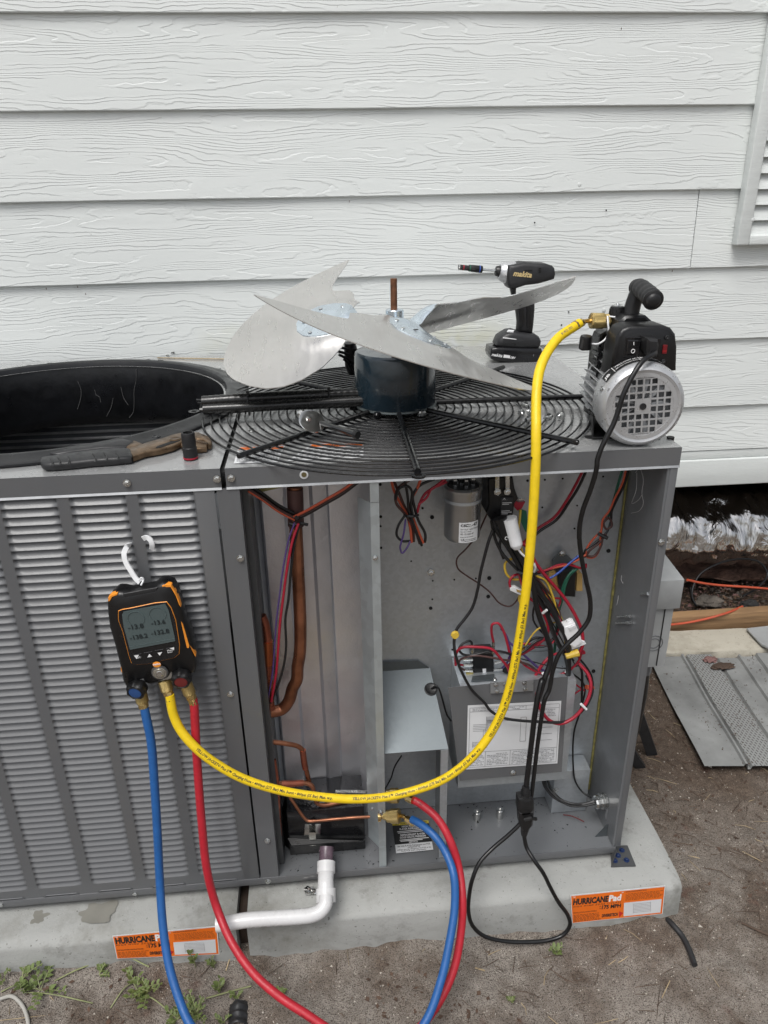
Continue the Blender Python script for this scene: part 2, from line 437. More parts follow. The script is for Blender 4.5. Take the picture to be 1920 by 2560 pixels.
SIDING = siding()[0]
# the lowest boards carry faint green algae above the machine
SIDALG, N_, L_, b_ = siding('painted_lap_siding_with_algae')
tc = coords(N_, L_); sx = N_.new('ShaderNodeSeparateXYZ'); L_.new(tc, sx.inputs[0])
def band(a, lo, hi, s):
    d = mathn(N_, L_, 'SUBTRACT', a, (lo+hi)/2); d = mathn(N_, L_, 'ABSOLUTE', d)
    return ramp(N_, L_, mathn(N_, L_, 'DIVIDE', d, s), [(0, 1), (1, 0)])
k_ = mathn(N_, L_, 'MULTIPLY', band(sx.outputs[2], 1.10, 1.12, .07), ramp(N_, L_, nz(N_, L_, tc, 9, 4), [(.42, 0), (.62, 1)]))
ka = mathn(N_, L_, 'ADD', band(sx.outputs[0], -.78, -.78, .22), band(sx.outputs[0], -.22, -.22, .2)); k_ = mathn(N_, L_, 'MULTIPLY', k_, ka)
old = b_.inputs['Base Color'].links[0].from_socket
L_.new(mixc(N_, L_, mathn(N_, L_, 'MULTIPLY', k_, .55), old, (.52, .50, .20)), b_.inputs['Base Color'])
TRIMW = simple('white_wood_trim', (.66, .69, .675), .5, 0, .05, 8, 60, .0008, scale=(1, 1, 8))

wall = thing('house_wall', 'white painted lap siding wall behind the air conditioner', 'wall', (0, WY, .6))
cuts = [.723, .870, 1.0795, 1.289, 1.498, 1.707, 1.916, 2.125, 2.334, 2.543, 2.752]
for i in range(len(cuts)-1):
    z0, z1 = cuts[i], cuts[i+1]+.012
    joints = [-3.4, 2.6] if i != 3 else [-3.4, .4585, 2.6]
    if i in (1,): joints = [-3.4, -1.9+.4*i if i != 1 else -2.0, 2.6]
    for a, c in zip(joints[:-1], joints[1:]):
        g = Geo(); wv = .0008
        n = 30; a2, c2 = a+.0012, c-.0012
        sec = [(WY+.001, z0+.0025), (WY+.0035, z0), (WY+.011, z0+.001), (WY+.021, z1), (WY+.013, z1)]
        g.add([(a2+(c2-a2)*k/n, y+wv*math.sin(k*1.7+i*2), z+wv*.8*math.sin(k*.9+i)) for k in range(n+1) for (y, z) in sec],
              [(k*5+j, k*5+(j+1) % 5, (k+1)*5+(j+1) % 5, (k+1)*5+j) for k in range(n) for j in range(5)] + [(0, 1, 2, 3, 4), tuple(n*5+j for j in range(5))])
        g.done('siding_board', SIDALG if i == 2 else SIDING, wall, smooth=25)
# shallow shim behind the butt joint, nail heads with little dimples
NAILM = Geo().lathe((0, 0, 0), (0, -1, 0), [(0, .0045), (.0008, .0042), (.0012, .002)], 12).mesh('nail_head', STEEL)
HOLEM = Geo().lathe((0, 0, 0), (0, -1, 0), [(-.001, .0028), (.0004, .0026)], 10).mesh('nail_hole', HOLE)
DIMP = Geo().lathe((0, 0, 0), (0, -1, 0), [(0, .007), (.0012, .0055), (.0014, .003)], 14).mesh('nail_dimple', TRIMW)
for P, me in (((0.1083,0.984,1.1758), HOLEM), ((0.2143,0.984,1.1773), DIMP), ((0.0895,0.983,1.1385), HOLEM), ((0.192,0.984,1.4504), HOLEM), ((-0.0102,0.984,1.4223), HOLEM), ((0.1083,0.982,1.5172), DIMP), ((0.607,0.95,1.419), DIMP)):
    put(me.name, me, wall, Matrix.Translation(V(P)) @ Matrix.Scale(.8, 4))
for P in ((0.1851,0.984,1.8815), (-1.3579,0.983,1.2819), (-1.2746,0.983,1.2845), (0.4065,0.983,1.2833), (-0.5244,0.983,1.4863), (-1.2565,0.983,1.265)):
    Geo().box((-.0012, -.002, -.004), (.0012, .002, .004)).v
    put('bark_speck', Geo().puff([(-.001, 0, -.004), (.0015, 0, -.003), (.001, 0, .004), (-.0012, 0, .003)], (0, -1, 0), [(0, 0), (0, .0012)]).mesh('bark_speck', TWIG), wall, Matrix.Translation(V(P)) @ Matrix.Scale(.7, 4))
# skirt trim in two steps under the siding, and the sheathing behind everything
Geo().box((-3.4, WY+.004, .694), (2.6, WY+.02, .7215)).done('trim_ledge', TRIMW, wall, bevel=.003)
Geo().box((-3.4, WY-.004, .601), (2.6, WY+.02, .693)).done('skirt_board', TRIMW, wall, bevel=.004, seg=3)
BACKW = simple('dark_floor_framing', (.05, .04, .03), .8)
Geo().box((-3.4, WY+.0225, .62), (2.6, WY+.10, 2.80)).done('sheathing', BACKW, wall)
Geo().box((-3.4, WY+.10, .64), (2.6, 4.2, .78)).done('floor_deck', BACKW, wall)
Geo().box((-3.4, 4.0, -.05), (2.6, 4.2, .64)).done('far_foundation', BACKW, wall)
for x in (-3.4, 2.5): Geo().box((x, WY+.15, -.05), (x+.1, 4.0, .64)).done('end_foundation', BACKW, wall)
for x in (-2.6, -.4, 1.5): Geo().box((x, 2.0, -.05), (x+.35, 2.35, .64)).done('foundation_pier', BACKW, wall)
Geo().box((-3.4, WY+.02, 2.80), (2.6, 4.2, 2.9)).done('ceiling_plate', BACKW, wall)

# ---------------------------------------------------------------- louvred vent high on the wall
vent = thing('louvered_vent', 'white framed louvred vent at the upper right of the siding', 'vent', (.8, WY, 1.35))
vx, vz, vt, fw = .572, 1.351, 2.02, .036
vr = 1.05
for a, b2 in (((vx, vz), (vx+fw, vt)), ((vr-fw, vz), (vr, vt))):
    Geo().hexa([(a[0], WY-.030, a[1]+(0 if 1 else 0)), (b2[0], WY-.030, a[1]+.0), (b2[0], WY-.030, b2[1]), (a[0], WY-.030, b2[1])], (0, .032, 0)).done('frame_stile', TRIMW, vent, bevel=.004, seg=3)
Geo().box((vx+fw+.0005, WY-.030, vz), (vr-fw-.0005, WY+.002, vz+fw*.75)).done('frame_rail', TRIMW, vent, bevel=.004, seg=3)
Geo().box((vx+fw+.0005, WY-.030, vt-fw), (vr-fw-.0005, WY+.002, vt)).done('frame_rail', TRIMW, vent, bevel=.004, seg=3)
pitch = .0405
SLAT = Geo().hexa([(vx+fw, WY-.021, 0), (vr-fw, WY-.021, 0), (vr-fw, WY-.002, pitch+.006), (vx+fw, WY-.002, pitch+.006)], (0, .003, .001)).mesh('slat', TRIMW, bevel=.0007)
z = vz+fw*.75-.002
while z < vt-fw-.01:
    put('slat', SLAT, vent, Matrix.Translation((0, 0, z))); z += pitch

# ---------------------------------------------------------------- crawl space: footing, beam, duct, cables, rubbish
def concrete(name, base, stain):
    m, N, L, b = mk(name); v = coords(N, L)
    c = mixc(N, L, nz(N, L, v, 5, 6, .6), tuple(x*.78 for x in base), tuple(x*1.12 for x in base))
    st = ramp(N, L, nz(N, L, v, 3.2, 7, .68), [(.50, 0), (.68, 1)])
    c = mixc(N, L, mathn(N, L, 'MULTIPLY', st, .8), c, stain)
    st2 = ramp(N, L, nz(N, L, v, 17, 6, .7), [(.56, 0), (.72, 1)])
    c = mixc(N, L, mathn(N, L, 'MULTIPLY', st2, .45), c, (.09, .085, .07))
    pit = ramp(N, L, nz(N, L, v, 150, 2), [(.68, 0), (.73, 1)])
    c = mixc(N, L, mathn(N, L, 'MULTIPLY', pit, .7), c, (.05, .045, .035))
    L.new(c, b.inputs['Base Color']); b.inputs['Roughness'].default_value = .78
    h = mathn(N, L, 'ADD', mathn(N, L, 'MULTIPLY', nz(N, L, v, 26, 5, .6), 1.0), mathn(N, L, 'MULTIPLY', nz(N, L, v, 330, 2), .25)); bump(N, L, b, h, .004, .7)
    return m
CONC = concrete('cast_concrete_pad', (.35, .355, .34), (.15, .145, .12))
CONC2 = concrete('pale_footing_concrete', (.43, .40, .33), (.2, .175, .13))
ft = Geo()
def footing_fn(u, v_):
    x = .125+2.42*u; zz = [(-.04, .86), (.028, .862), (.034, .868), (.036, .99), (-.04, 1.0)][round(v_*4)]
    return (x, zz[1]-.05*max(-.3, x-.56)+(.13 if 0 else 0) + .003*noise.noise(V((x*9, v_*4, 0))), zz[0]+.004*noise.noise(V((x*13, v_*5, 2))))
ft.grid(footing_fn, 80, 5)
tag(ft.done('footing_slab', CONC2, smooth=50), 'pale concrete footing slab along the crawl space opening', 'footing')
Geo()
slab = Geo().hexa([(0.8469,0.952,0.045), (1.0072,0.964,0.045), (0.8915,0.7749,0.045), (0.8448,0.8494,0.045)], (0, 0, .006)).done('metal_offcut', HEXG); tag(slab, 'grey sheet offcut lying on the right end of the footing', 'sheet')
WOOD = simple('weathered_beam_wood', (.28, .17, .085), .7, 0, .35, 12, 80, .001, scale=(.4, 1, 6))
tag(Geo().box((-3.2, 1.015, .0), (2.5, 1.055, .075)).done('timber_beam', WOOD, bevel=.003), 'brown timber beam lying behind the footing slab', 'timber')
def ductmat():
    m, N, L, b = mk('crinkled_foil_duct'); v = coords(N, L)
    b.inputs['Base Color'].default_value = (.62, .61, .60, 1); b.inputs['Metallic'].default_value = 1; b.inputs['Roughness'].default_value = .2
    mp = N.new('ShaderNodeMapping'); mp.inputs['Scale'].default_value = (14, 6, 6); L.new(v, mp.inputs['Vector'])
    h = nz(N, L, mp.outputs[0], 1, 4, .6, .8); bump(N, L, b, h, .022, 1); return m
DUCT = ductmat()
def duct_fn(u, v_):
    a = 2*math.pi*u; x = -3.2+5.6*v_
    c = V((x, 1.36+.02*math.sin(x*4), .285-.03*x))
    r = .160 + .014*noise.noise(V((x*14, a*2, 0))) + .010*noise.noise(V((x*30, a*4, 2))) + .003*noise.noise(V((x*80, a*6, 5))) + .006*abs(math.sin(x*60+1.5*math.sin(a*2)))
    if math.sin(a) < -.2: r -= .02
    return c + V((0, math.cos(a), math.sin(a)))*r
duct = thing('insulated_duct', 'crinkled silver foil insulated duct under the house', 'duct', (1.1, 1.42, .06))
Geo().grid(duct_fn, 70, 620, wrap=True).done('foil_jacket', DUCT, duct, smooth=80, fix=False)
INSUL = simple('pinkish_brown_fibreglass', (.20, .12, .09), .95, 0, .5, 20, 90, .01)
def ins_fn(u, v_):
    a = math.pi*(1.30+.62*u); x = -3.2+5.6*v_
    r = .168+.022*noise.noise(V((x*9, a*2, 7)))
    return V((x, 1.35, .235-.03*x)) + V((0, math.cos(a), math.sin(a)*.95))*r
Geo().grid(ins_fn, 26, 330).done('torn_insulation', INSUL, duct, smooth=60, fix=False)
tag(wire('extension_cord', [(0.6547,1.06,0.2018), (0.7247,1.08,0.1729), (0.8114,1.1,0.1461), (0.9149,1.1,0.1317), (1.0578,1.12,0.0994)], .0045, WORG), 'orange extension cord stretched across the crawl space above the beam', 'cord')
tag(wire('orange_cable', [(0.5793,1,0.0543), (0.6466,1.005,0.0548), (0.7228,1.008,0.0645), (0.7985,1.012,0.081), (0.8935,1.07,0.0669)], .0045, WORG), 'orange cable lying over the timber beam', 'cord')
tag(wire('black_cable_loop', [(0.7292,1.16,0.1105), (0.7312,1.14,0.0714), (0.7299,1.1,0.0637), (0.7171,1.12,0.0997), (0.7556,1.16,0.1586), (0.8339,1.18,0.1923), (0.9354,1.2,0.197), (1.0144,1.2,0.1764), (1.0411,1.18,0.1351), (0.9883,1.14,0.1042), (0.9054,1.1,0.092)], .004, WBLK), 'thin black cable looping in front of the foil duct', 'cable')
crumb = [simple('crumpled_rag', c, .9, 0, .4, 15, 60, .006) for c in ((.13, .08, .05), (.07, .045, .032), (.20, .11, .10), (.11, .095, .08), (.02, .02, .02))]
def lump(name, c, s, mat, parent=None, seed=0, amp=.35, nu=26, nv=16):
    def fn(u, v_):
        a = 2*math.pi*u; b2 = math.pi*(v_-.5); d = V((math.cos(a)*math.cos(b2), math.sin(a)*math.cos(b2), math.sin(b2)))
        r = 1+amp*noise.noise(d*1.8+V((seed, 0, 0)))+amp*.6*noise.noise(d*5+V((seed, 4, 0)))
        return V(c)+V((d.x*s[0], d.y*s[1], d.z*s[2]))*r
    return Geo().grid(fn, nu, nv, wrap=True).done(name, mat, parent, smooth=50, fix=False)
rub = Geo(); rubs = [Geo() for _ in crumb]
for i in range(3000):
    x = random.uniform(.5, 2.0); y = random.uniform(1.07, 1.3); z = .01+random.uniform(0, .045); s_ = random.uniform(.003, .014)
    d = [V((random.uniform(-1, 1), random.uniform(-1, 1), random.uniform(-.4, .4)))*s_ for _ in range(4)]
    o = V((x, y, z)); rubs[i % 4].add([o+q for q in d], [(0, 1, 2), (0, 2, 3), (0, 3, 1), (1, 3, 2)])
for k, q in enumerate(rubs[:4]):
    kind(tag(q.done('crawl_space_litter', crumb[k], smooth=0), ('brown', 'dark brown', 'pinkish', 'grey')[k]+' torn litter heaped on the soil behind the timber beam', 'litter'), 'stuff')
tag(lump('black_rag', (0.9276,1.08,0.0648), (.035, .02, .018), crumb[4], seed=3), 'crumpled black rag where the orange cable ends', 'rag')
tag(lump('grey_scrap', (0.7903,1.12,0.0664), (.05, .03, .022), crumb[3], seed=5), 'crumpled grey scrap under the black cable loop', 'scrap')

# ---------------------------------------------------------------- grey vinyl soffit sheets on the ground
sof = thing('soffit_panel', 'grey ribbed vinyl soffit panel lying on the soil beside the machine', 'panel', (.5, .6, .01))
def soff(tl, tr, bl, br, z=.014): return [V((*q[:2], z)) for q in (tl, tr, br, bl)]
SPERF = None
def perfmat():
    m, N, L, b = mk('perforated_grey_vinyl'); v = coords(N, L)
    mp = N.new('ShaderNodeMapping'); mp.inputs['Rotation'].default_value = (0, 0, R(-7.5)); L.new(v, mp.inputs['Vector'])
    sx = N.new('ShaderNodeSeparateXYZ'); L.new(mp.outputs[0], sx.inputs[0])
    X = mathn(N, L, 'FRACT', mathn(N, L, 'MULTIPLY', sx.outputs[0], 115)); Yr = mathn(N, L, 'FLOOR', mathn(N, L, 'MULTIPLY', sx.outputs[0], 115))
    Y = mathn(N, L, 'FRACT', mathn(N, L, 'ADD', mathn(N, L, 'MULTIPLY', sx.outputs[1], 70), mathn(N, L, 'MULTIPLY', Yr, .5)))
    s = mathn(N, L, 'MULTIPLY', mathn(N, L, 'LESS_THAN', X, .32), mathn(N, L, 'LESS_THAN', Y, .62))
    L.new(mixc(N, L, s, (.25, .255, .25), (.05, .045, .04)), b.inputs['Base Color']); b.inputs['Roughness'].default_value = .45; return m
SPERF = perfmat()
# the sheet: lines run from near (y=.34) to far (y=.86); x offsets of each fold at near end
na, fa = V((.387, .338)), V((.449, .861)); dirn = (fa-na)
folds = [(0, .018, 0), (.110, .018, 0), (.113, .026, 0), (.119, .026, 0), (.122, .006, 0), (.130, .006, 0), (.134, .018, 1), (.218, .018, 0), (.222, .008, 0), (.230, .008, 0), (.234, .018, 0), (.30, .018, 0), (.303, .028, 0), (.310, .028, 0), (.313, .016, 0), (.36, .016, 0), (.364, .006, 0), (.372, .006, 0), (.376, .018, 0), (.46, .018, 0), (.464, .008, 0), (.472, .008, 0), (.476, .018, 0), (.60, .018, 0)]
def sp(off, t, z):
    q = na + dirn*t + V((off, -.09*off))
    far_cut = 0
    return (q.x, q.y, z + .006*noise.noise(V((q.x*4, q.y*4, 1))) + .003)
ge, gp = Geo(), Geo()
for (o0, z0, p_), (o1, z1, _) in zip(folds[:-1], folds[1:]):
    gg = gp if p_ else ge
    gg.grid(lambda u, v_: sp(o0+(o1-o0)*u, v_*(1.0-.03*math.sin(o0*30)), z0+(z1-z0)*u), 2 if o1-o0 < .02 else 5, 20)
SOFV = simple('weathered_grey_vinyl', (.23, .235, .23), .55, 0, .32, 7, 60, .0008)
ge.done('ribbed_sheet', SOFV, sof, smooth=30); gp.done('perforated_strip', SPERF, sof, smooth=30)
# dirt on the sheet
dg = Geo()
for i in range(900):
    t = random.random(); o = random.choice([.126, .226, .343]) + random.gauss(0, .012) if i % 3 else random.uniform(.0, .35)
    if i % 5 == 0: t = random.gauss(.38, .06); o = random.uniform(.06, .28)
    P = V(sp(o, min(1, max(0, t)), .019)); s_ = random.uniform(.0008, .004)
    dg.add([P+V((random.uniform(-1, 1), random.uniform(-1, 1), random.uniform(0, .6)))*s_ for _ in range(4)], [(0, 1, 2), (0, 2, 3), (0, 3, 1), (1, 3, 2)])
kind(tag(dg.done('soil_crumbs', TWIG, smooth=0), 'dark soil crumbs scattered over the grey soffit panel', 'dirt'), 'stuff')
tag(lump('insulation_tuft', (0.6457,0.8135,0.03), (.022, .014, .008), crumb[2], seed=9, amp=.6), 'pinkish insulation tuft at the far edge of the soffit panel', 'insulation')
tag(lump('bark_scrap', (0.6657,0.7736,0.03), (.036, .016, .004), crumb[1], seed=11, amp=.6), 'flat brown bark scrap lying on the far edge of the soffit panel', 'bark')
# dark boards leaning behind the right side of the machine
for q, lab in (([(0.2537,0.493,0), (0.224,0.3695,0), (0.2462,0.3671,0)], 'a'),):
    pass
tag(Geo().hexa([(.205, .37, 0), (.235, .37, 0), (.032, .325, .33), (.002, .325, .33)], (.004, .012, 0)).done('dark_board', GREYBK), 'dark narrow board leaning under the disconnect box, nearest the pad', 'board')
tag(Geo().hexa([(.258, .42, 0), (.290, .42, 0), (.032, .37, .62), (.002, .37, .62)], (.004, .012, 0)).done('dark_board', GREYBK), 'dark narrow board leaning under the disconnect box, farther from the pad', 'board')

# ---------------------------------------------------------------- concrete pads with their orange stickers
PY = -.081
def pad(name, x0, x1, label, seed):
    t = thing(name, label, 'concrete pad', ((x0+x1)/2, .4, 0))
    prof = [(-.02, PY-.004), (.03, PY-.002), (.082, PY), (.089, PY+.003), (.0945, PY+.011), (.0985, PY+.028), (.1005, PY+.06)]
    yb = .93
    pr = [(y, z) for z, y in prof] + [(y, .1013) for y in (.06, .2, .4, .6, .8)] + [(yb-.01, .099), (yb, .09), (yb, -.02)]
    m = len(pr); n = int((x1-x0)/.012)
    def fn(u, v_):
        k = min(m-1, round(v_*(m-1))); y, z = pr[k]; x = x0+(x1-x0)*u
        e = min(x-x0, x1-x)
        if e < .02: z -= (.02-e)**2*14*(1 if z > .05 else 0); y += (.02-e)*.35*(1 if y < .1 and k < 7 else 0)
        nn = .0022*noise.noise(V((x*8, y*8+z*9, seed)))+.0012*noise.noise(V((x*30, y*30+z*30, seed)))
        wobble = .004*noise.noise(V((x*5, 0, seed+3)))
        return (x, y+nn*(k < 5)+wobble*(k < 6), z+nn*(k > 3))
    g = Geo().grid(fn, n, m)
    # end faces
    b0 = [fn(0, k/(m-1)) for k in range(m)]; b1 = [fn(1, k/(m-1)) for k in range(m)]
    g.add(b0, [tuple(range(m))]); g.add(b1, [tuple(range(m))])
    g.done('slab', CONC, t, smooth=50); return t
WOODD = simple('gap_shade_wood', (.035, .022, .015), .7, 0, .4)  # brown wood, its colour darkened for the shade in the pad gap
padR = pad('concrete_pad', -.845, .118, 'grey concrete equipment pad at right with a complete orange sticker', 1.0)
padL = pad('concrete_pad', -1.95, -.868, 'grey concrete equipment pad at left with two dark wet patches', 5.0)
tag(Geo().box((-.866, -.05, -.01), (-.848, .9, .07)).done('wood_spacer', WOODD), 'shade-darkened brown wood strip wedged between the two pads', 'wood strip')
WET = simple('wet_patch', (.21, .205, .18), .45, 0, .1)
def stain(P, rx, ry, seed, parent):
    vs = [V(P)+V((0, 0, .0022))]; n = 28
    for i in range(n):
        a = 2*math.pi*i/n; r = 1+.75*noise.noise(V((math.cos(a)*1.7, math.sin(a)*1.7, seed)))
        vs.append(V(P)+V((rx*r*math.cos(a), ry*r*math.sin(a), .0022)))
    Geo().add(vs, [(0, 1+i, 1+(i+1) % n) for i in range(n)]).done('wet_patch', WET, parent, smooth=0, fix=False)
stain((-1.1616,-0.0216,0.0995), .038, .026, 1, padL); stain((-1.2894,-0.0183,0.0995), .017, .014, 2, padL)

def sticker(q, parent):
    """q: bottom-left, bottom-right, top-right, top-left"""
    q = [V(p) for p in q]; n = (q[1]-q[0]).cross(q[3]-q[0]).normalized()
    def S(u, v_, l=.0012): return bilerp(q, u, v_)+n*l
    def T(body, u0, u1, v_, h, mat, **k): text(body, S(u0, v_), S(u1, v_), up, mat, st, 0, h=h, **k)
    up = q[3]-q[0]; X = q[1]-q[0]
    st = Geo().hexa([S(0, 0, 0), S(1, 0, 0), S(1, 1, 0), S(0, 1, 0)], n*.0006).done('sticker', PAPER, parent, smooth=0)
    Geo().quad([S(.007, .02, .0009), S(.992, .02, .0009), S(.992, .965, .0009), S(.007, .965, .0009)]).done('orange_face', ORANGE, st, smooth=0, fix=False)
    T('THE', .02, .05, .90, .004, INKW)
    T('HURRICANE', .02, .395, .66, .0185, INK, bold=.05); T('Pad', .40, .53, .66, .0190, INKW, bold=.045)
    T('TM', .535, .555, .90, .003, INKW)
    T('HIGH WIND ZONE T-CLASS', .02, .53, .565, .0045, INK, shear=.2, space=1.4)
    T('UP', .30, .318, .49, .0035, INK); T('TO', .30, .318, .41, .0035, INK)
    T('175 MPH', .325, .53, .41, .0115, INK, bold=.04)
    T('INSTALLATION INSTRUCTIONS', .02, .27, .35, .0038, INK)
    T('DIVERSITECH', .325, .50, .12, .0095, INK, bold=.05)
    Geo().add([S(.515, .04), S(.56, .19), S(.515, .27)], [(0, 1, 2)]).done('arrow_mark', INKR, st, smooth=0, fix=False)
    T('INSTALLATION INSTRUCTIONS', .58, .80, .905, .0034, INK)
    rows = []
    for k in range(6):
        u = .02
        while u < .29:
            w = random.uniform(.012, .04); rows.append((S(u, .28-k*.045), X*w, up*.014)); u += w+.007
    for k in range(6):
        u = .58
        while u < .95:
            w = random.uniform(.012, .04); rows.append((S(u, .84-k*.042), X*w, up*.012)); u += w+.007
    bars(rows, INK, st)
    Geo().quad([S(.565, .07), S(.972, .07), S(.972, .55), S(.565, .55)]).done('white_panel', PAPER, st, smooth=0, fix=False)
    r2 = [(S(.67, .17+k*.05, .0015), X*.19, up*.008) for k in range(7)] + [(S(.67+k*.19, .14, .0015), X*.002, up*.36) for k in range(2)]
    bars(r2, INKG, st, 'drawing')
    return st
SY = PY-.0035
sticker([(-0.1312,-0.0845,0.0119), (0.0775,-0.0845,0.0144), (0.0713,-0.0845,0.1046), (-0.1428,-0.0845,0.1026)], padR)
sticker([(-1.1202,-0.0845,0.0381), (-0.9076,-0.0845,0.0212), (-0.9033,-0.0845,0.1092), (-1.1185,-0.0845,0.1087)], padL)

# ================================================================ AIR CONDITIONER (one packaged unit, lids off the fan and service bays)
ZT, ZB, DP = 1.0965, .1213, .925
XL = -1.98                                # far left end, outside the picture
ac = thing('air_conditioner', 'grey packaged air conditioner with louvred left panel and opened service bay', 'air conditioner', (-.9, .46, ZB))
_g = Geo().lathe((0, 0, 0), (0, -1, 0), [(0, .0068), (.0009, .0066)], 16).lathe((0, -.0009, 0), (0, -1, 0), [(0, .0050), (.0032, .0048), (.0037, .0040)], 6)
_g.box((-.0040, -.0049, -.0006), (.0040, -.0045, .0006), Matrix.Rotation(.5, 4, 'Y'))
SCREW = _g.mesh('screw', STEEL, smooth=25)
HEXN = Geo().lathe((0, 0, 0), (0, -1, 0), [(0, .0072), (.0009, .0072), (.0013, .0050), (.0050, .0048), (.0054, .0038)], 6).mesh('screw', STEEL, smooth=20)
def screw(P, parent, rz=0, up=False):
    M = Matrix.Translation(V(P)) @ Matrix.Rotation(rz, 4, 'Z')
    if up: M = M @ Matrix.Rotation(R(-90), 4, 'X')
    return put('screw', SCREW, parent, M)
# --- base pan
HB = .1395
bp = Geo().box((XL, .0, HB-.0035), (.0-.012, DP, HB-.0015)).done('base_pan', PAINT_IN, ac)
Geo().box((XL, -.003, ZB), (-.013, .0, HB)).done('front_lip', PAINT, bp, bevel=.0012)
Geo().box((-.0155, .0, ZB), (-.013, DP, HB)).done('side_lip', PAINT, bp, bevel=.0008)
Geo().box((XL+.05, .1, .1015), (-.08, .16, ZB)).done('base_rail', PAINT_DK, bp)
Geo().box((XL+.05, .78, .1015), (-.08, .84, ZB)).done('base_rail', PAINT_DK, bp)
# --- lids
def lid(name, x0, x1, hole=None):
    g = Geo(); n = 96
    if hole:
        cx, cy, r = hole
        ring = [(cx+r*math.cos(2*math.pi*k/n), cy+r*math.sin(2*math.pi*k/n)) for k in range(n)]
        outer = []
        for k in range(n):
            a = 2*math.pi*k/n; dx, dy = math.cos(a), math.sin(a)
            t = min(((x1-cx)/dx if dx > 1e-9 else (x0-cx)/dx if dx < -1e-9 else 1e9), ((DP-cy)/dy if dy > 1e-9 else (0-cy)/dy if dy < -1e-9 else 1e9))
            outer.append((cx+dx*t, cy+dy*t))
        vs = [(x, y, ZT) for x, y in ring]+[(x, y, ZT) for x, y in outer]
        fs = [(k, (k+1) % n, n+(k+1) % n, n+k) for k in range(n)]
        g.add(vs, fs)
        for cxn, cyn in ((x0, 0), (x1, 0), (x1, DP), (x0, DP)):
            a = math.atan2(cyn-cy, cxn-cx) % (2*math.pi); k = int(a/(2*math.pi)*n)
            g.add([(cxn, cyn, ZT), (*outer[k], ZT), (*outer[(k+1) % n], ZT)], [(0, 1, 2)])
        g.v += []
    else:
        nx_, ny_ = 14, 14
        g.grid(lambda u, v_: (x0+(x1-x0)*u, DP*v_, ZT-.0), nx_, ny_)
    o = g.done(name, PAINT_SKYLIT, ac, smooth=30)
    Geo().hexa([(x0+.0, -.0005, ZT-.0335), (x1, -.0005, ZT-.0335), (x1, -.0005, ZT-.0006), (x0, -.0005, ZT-.0006)], (0, .0015, 0)).done('front_flange', PAINT, o)
    Geo().hexa([(x0, -.003, ZT-.0375), (x1, -.003, ZT-.0375), (x1, -.001, ZT-.0338), (x0, -.001, ZT-.0338)], (0, .0012, 0)).done('flange_edge', STEEL2, o)
    Geo().box((x0, DP, ZT-.03), (x1, DP+.0015, ZT-.0005)).done('rear_flange', PAINT, o)
    return o
STEEL2 = simple('bare_cut_edge', (.36, .37, .38), .5, .6, .15)
SX = -.800                                # seam between the lids
lr = lid('lid', SX+.0035, 0.0)
OC, OR = (-1.2135, .466), .372
ll = lid('lid', XL, SX-.0045, (OC[0], OC[1], OR-.006))
Geo().box((-.0015, .0005, ZT-.0335), (.0, DP, ZT-.0005)).done('side_flange', PAINT, lr)

Geo().box((SX-.0035, .004, ZT-.012), (SX+.003, DP, ZT-.008)).done('seam_gutter', HOLE, ac)
for P in ((-0.8106,-0.002,1.0788), (-0.9591,-0.002,1.079)): screw(P, ll)
screw((-0.7872,-0.002,1.0789), lr)
gm = Geo().lathe(V((-0.6647,-0.001,1.0787)), (0, -1, 0), [(0, .0075), (.001, .0075), (.0012, .0045)], 16).done('grommet', PAPER, lr)
Geo().lathe(V((-0.6646,-0.0026,1.0793)), (0, -1, 0), [(0, .0045), (.0003, .0045)], 14).done('screw_hole', simple('dull_brass_screw', (.18, .15, .07), .5, .5), gm)
# --- black fan orifice in the left lid
g = Geo()
prof = [(.420, .0025), (.420, .006), (.413, .0085), (.398, .0085), (.387, .0135), (.380, .0145), (.374, .0115), (.370, .002), (.367, -.05), (.368, -.13), (.372, -.142), (.384, -.158), (.394, -.160)]
def orf(u, v_):
    r, h = prof[round(v_*(len(prof)-1))]; a = 2*math.pi*u
    return (OC[0]+r*math.cos(a), OC[1]+r*math.sin(a), ZT+h)
g.grid(orf, 128, len(prof), wrap=True)
ori = g.done('fan_orifice_ring', ORIFICE, ac, smooth=40, fix=False)
for P in ((-0.9419,0.1713,1.105), (-1.086,0.085,1.105), (-0.8593,0.2794,1.105), (-1.0439,0.108,1.105), (-0.8243,0.4675,1.105), (-0.8645,0.6311,1.105), (-0.8524,0.5982,1.105), (-1.3366,0.8347,1.105), (-1.3835,0.8202,1.105), (-1.0896,0.8448,1.105), (-1.0537,0.8353,1.105)):
    a = math.atan2(P[1]-OC[1], P[0]-OC[0]); c = V((OC[0]+.406*math.cos(a), OC[1]+.406*math.sin(a), ZT+.0083))
    Geo().lathe(c, (0, 0, 1), [(0, .0085), (.0012, .0080), (.0012, .0062), (.0004, .0058), (.0004, .0036), (.001, .0030)], 16).done('moulded_boss', ORIFICE, ori)
SCR = DULLW
for path in (((250,320),(258,390),(275,440),(295,475),(312,512)), ((718,155),(708,215),(680,280),(668,340),(650,405),(640,440),(600,475)), ((588,300),(598,365),(622,402)), ((525,380),(500,430),(450,480),(400,520)), ((370,380),(372,408),(390,415),(396,450)), ((170,325),(245,330))):
    pass
def shroud_pt(px, r=.3665):               # a point of the far inner wall of the shroud
    a, z = px; return (OC[0]+r*math.cos(a), OC[1]+r*math.sin(a), z)
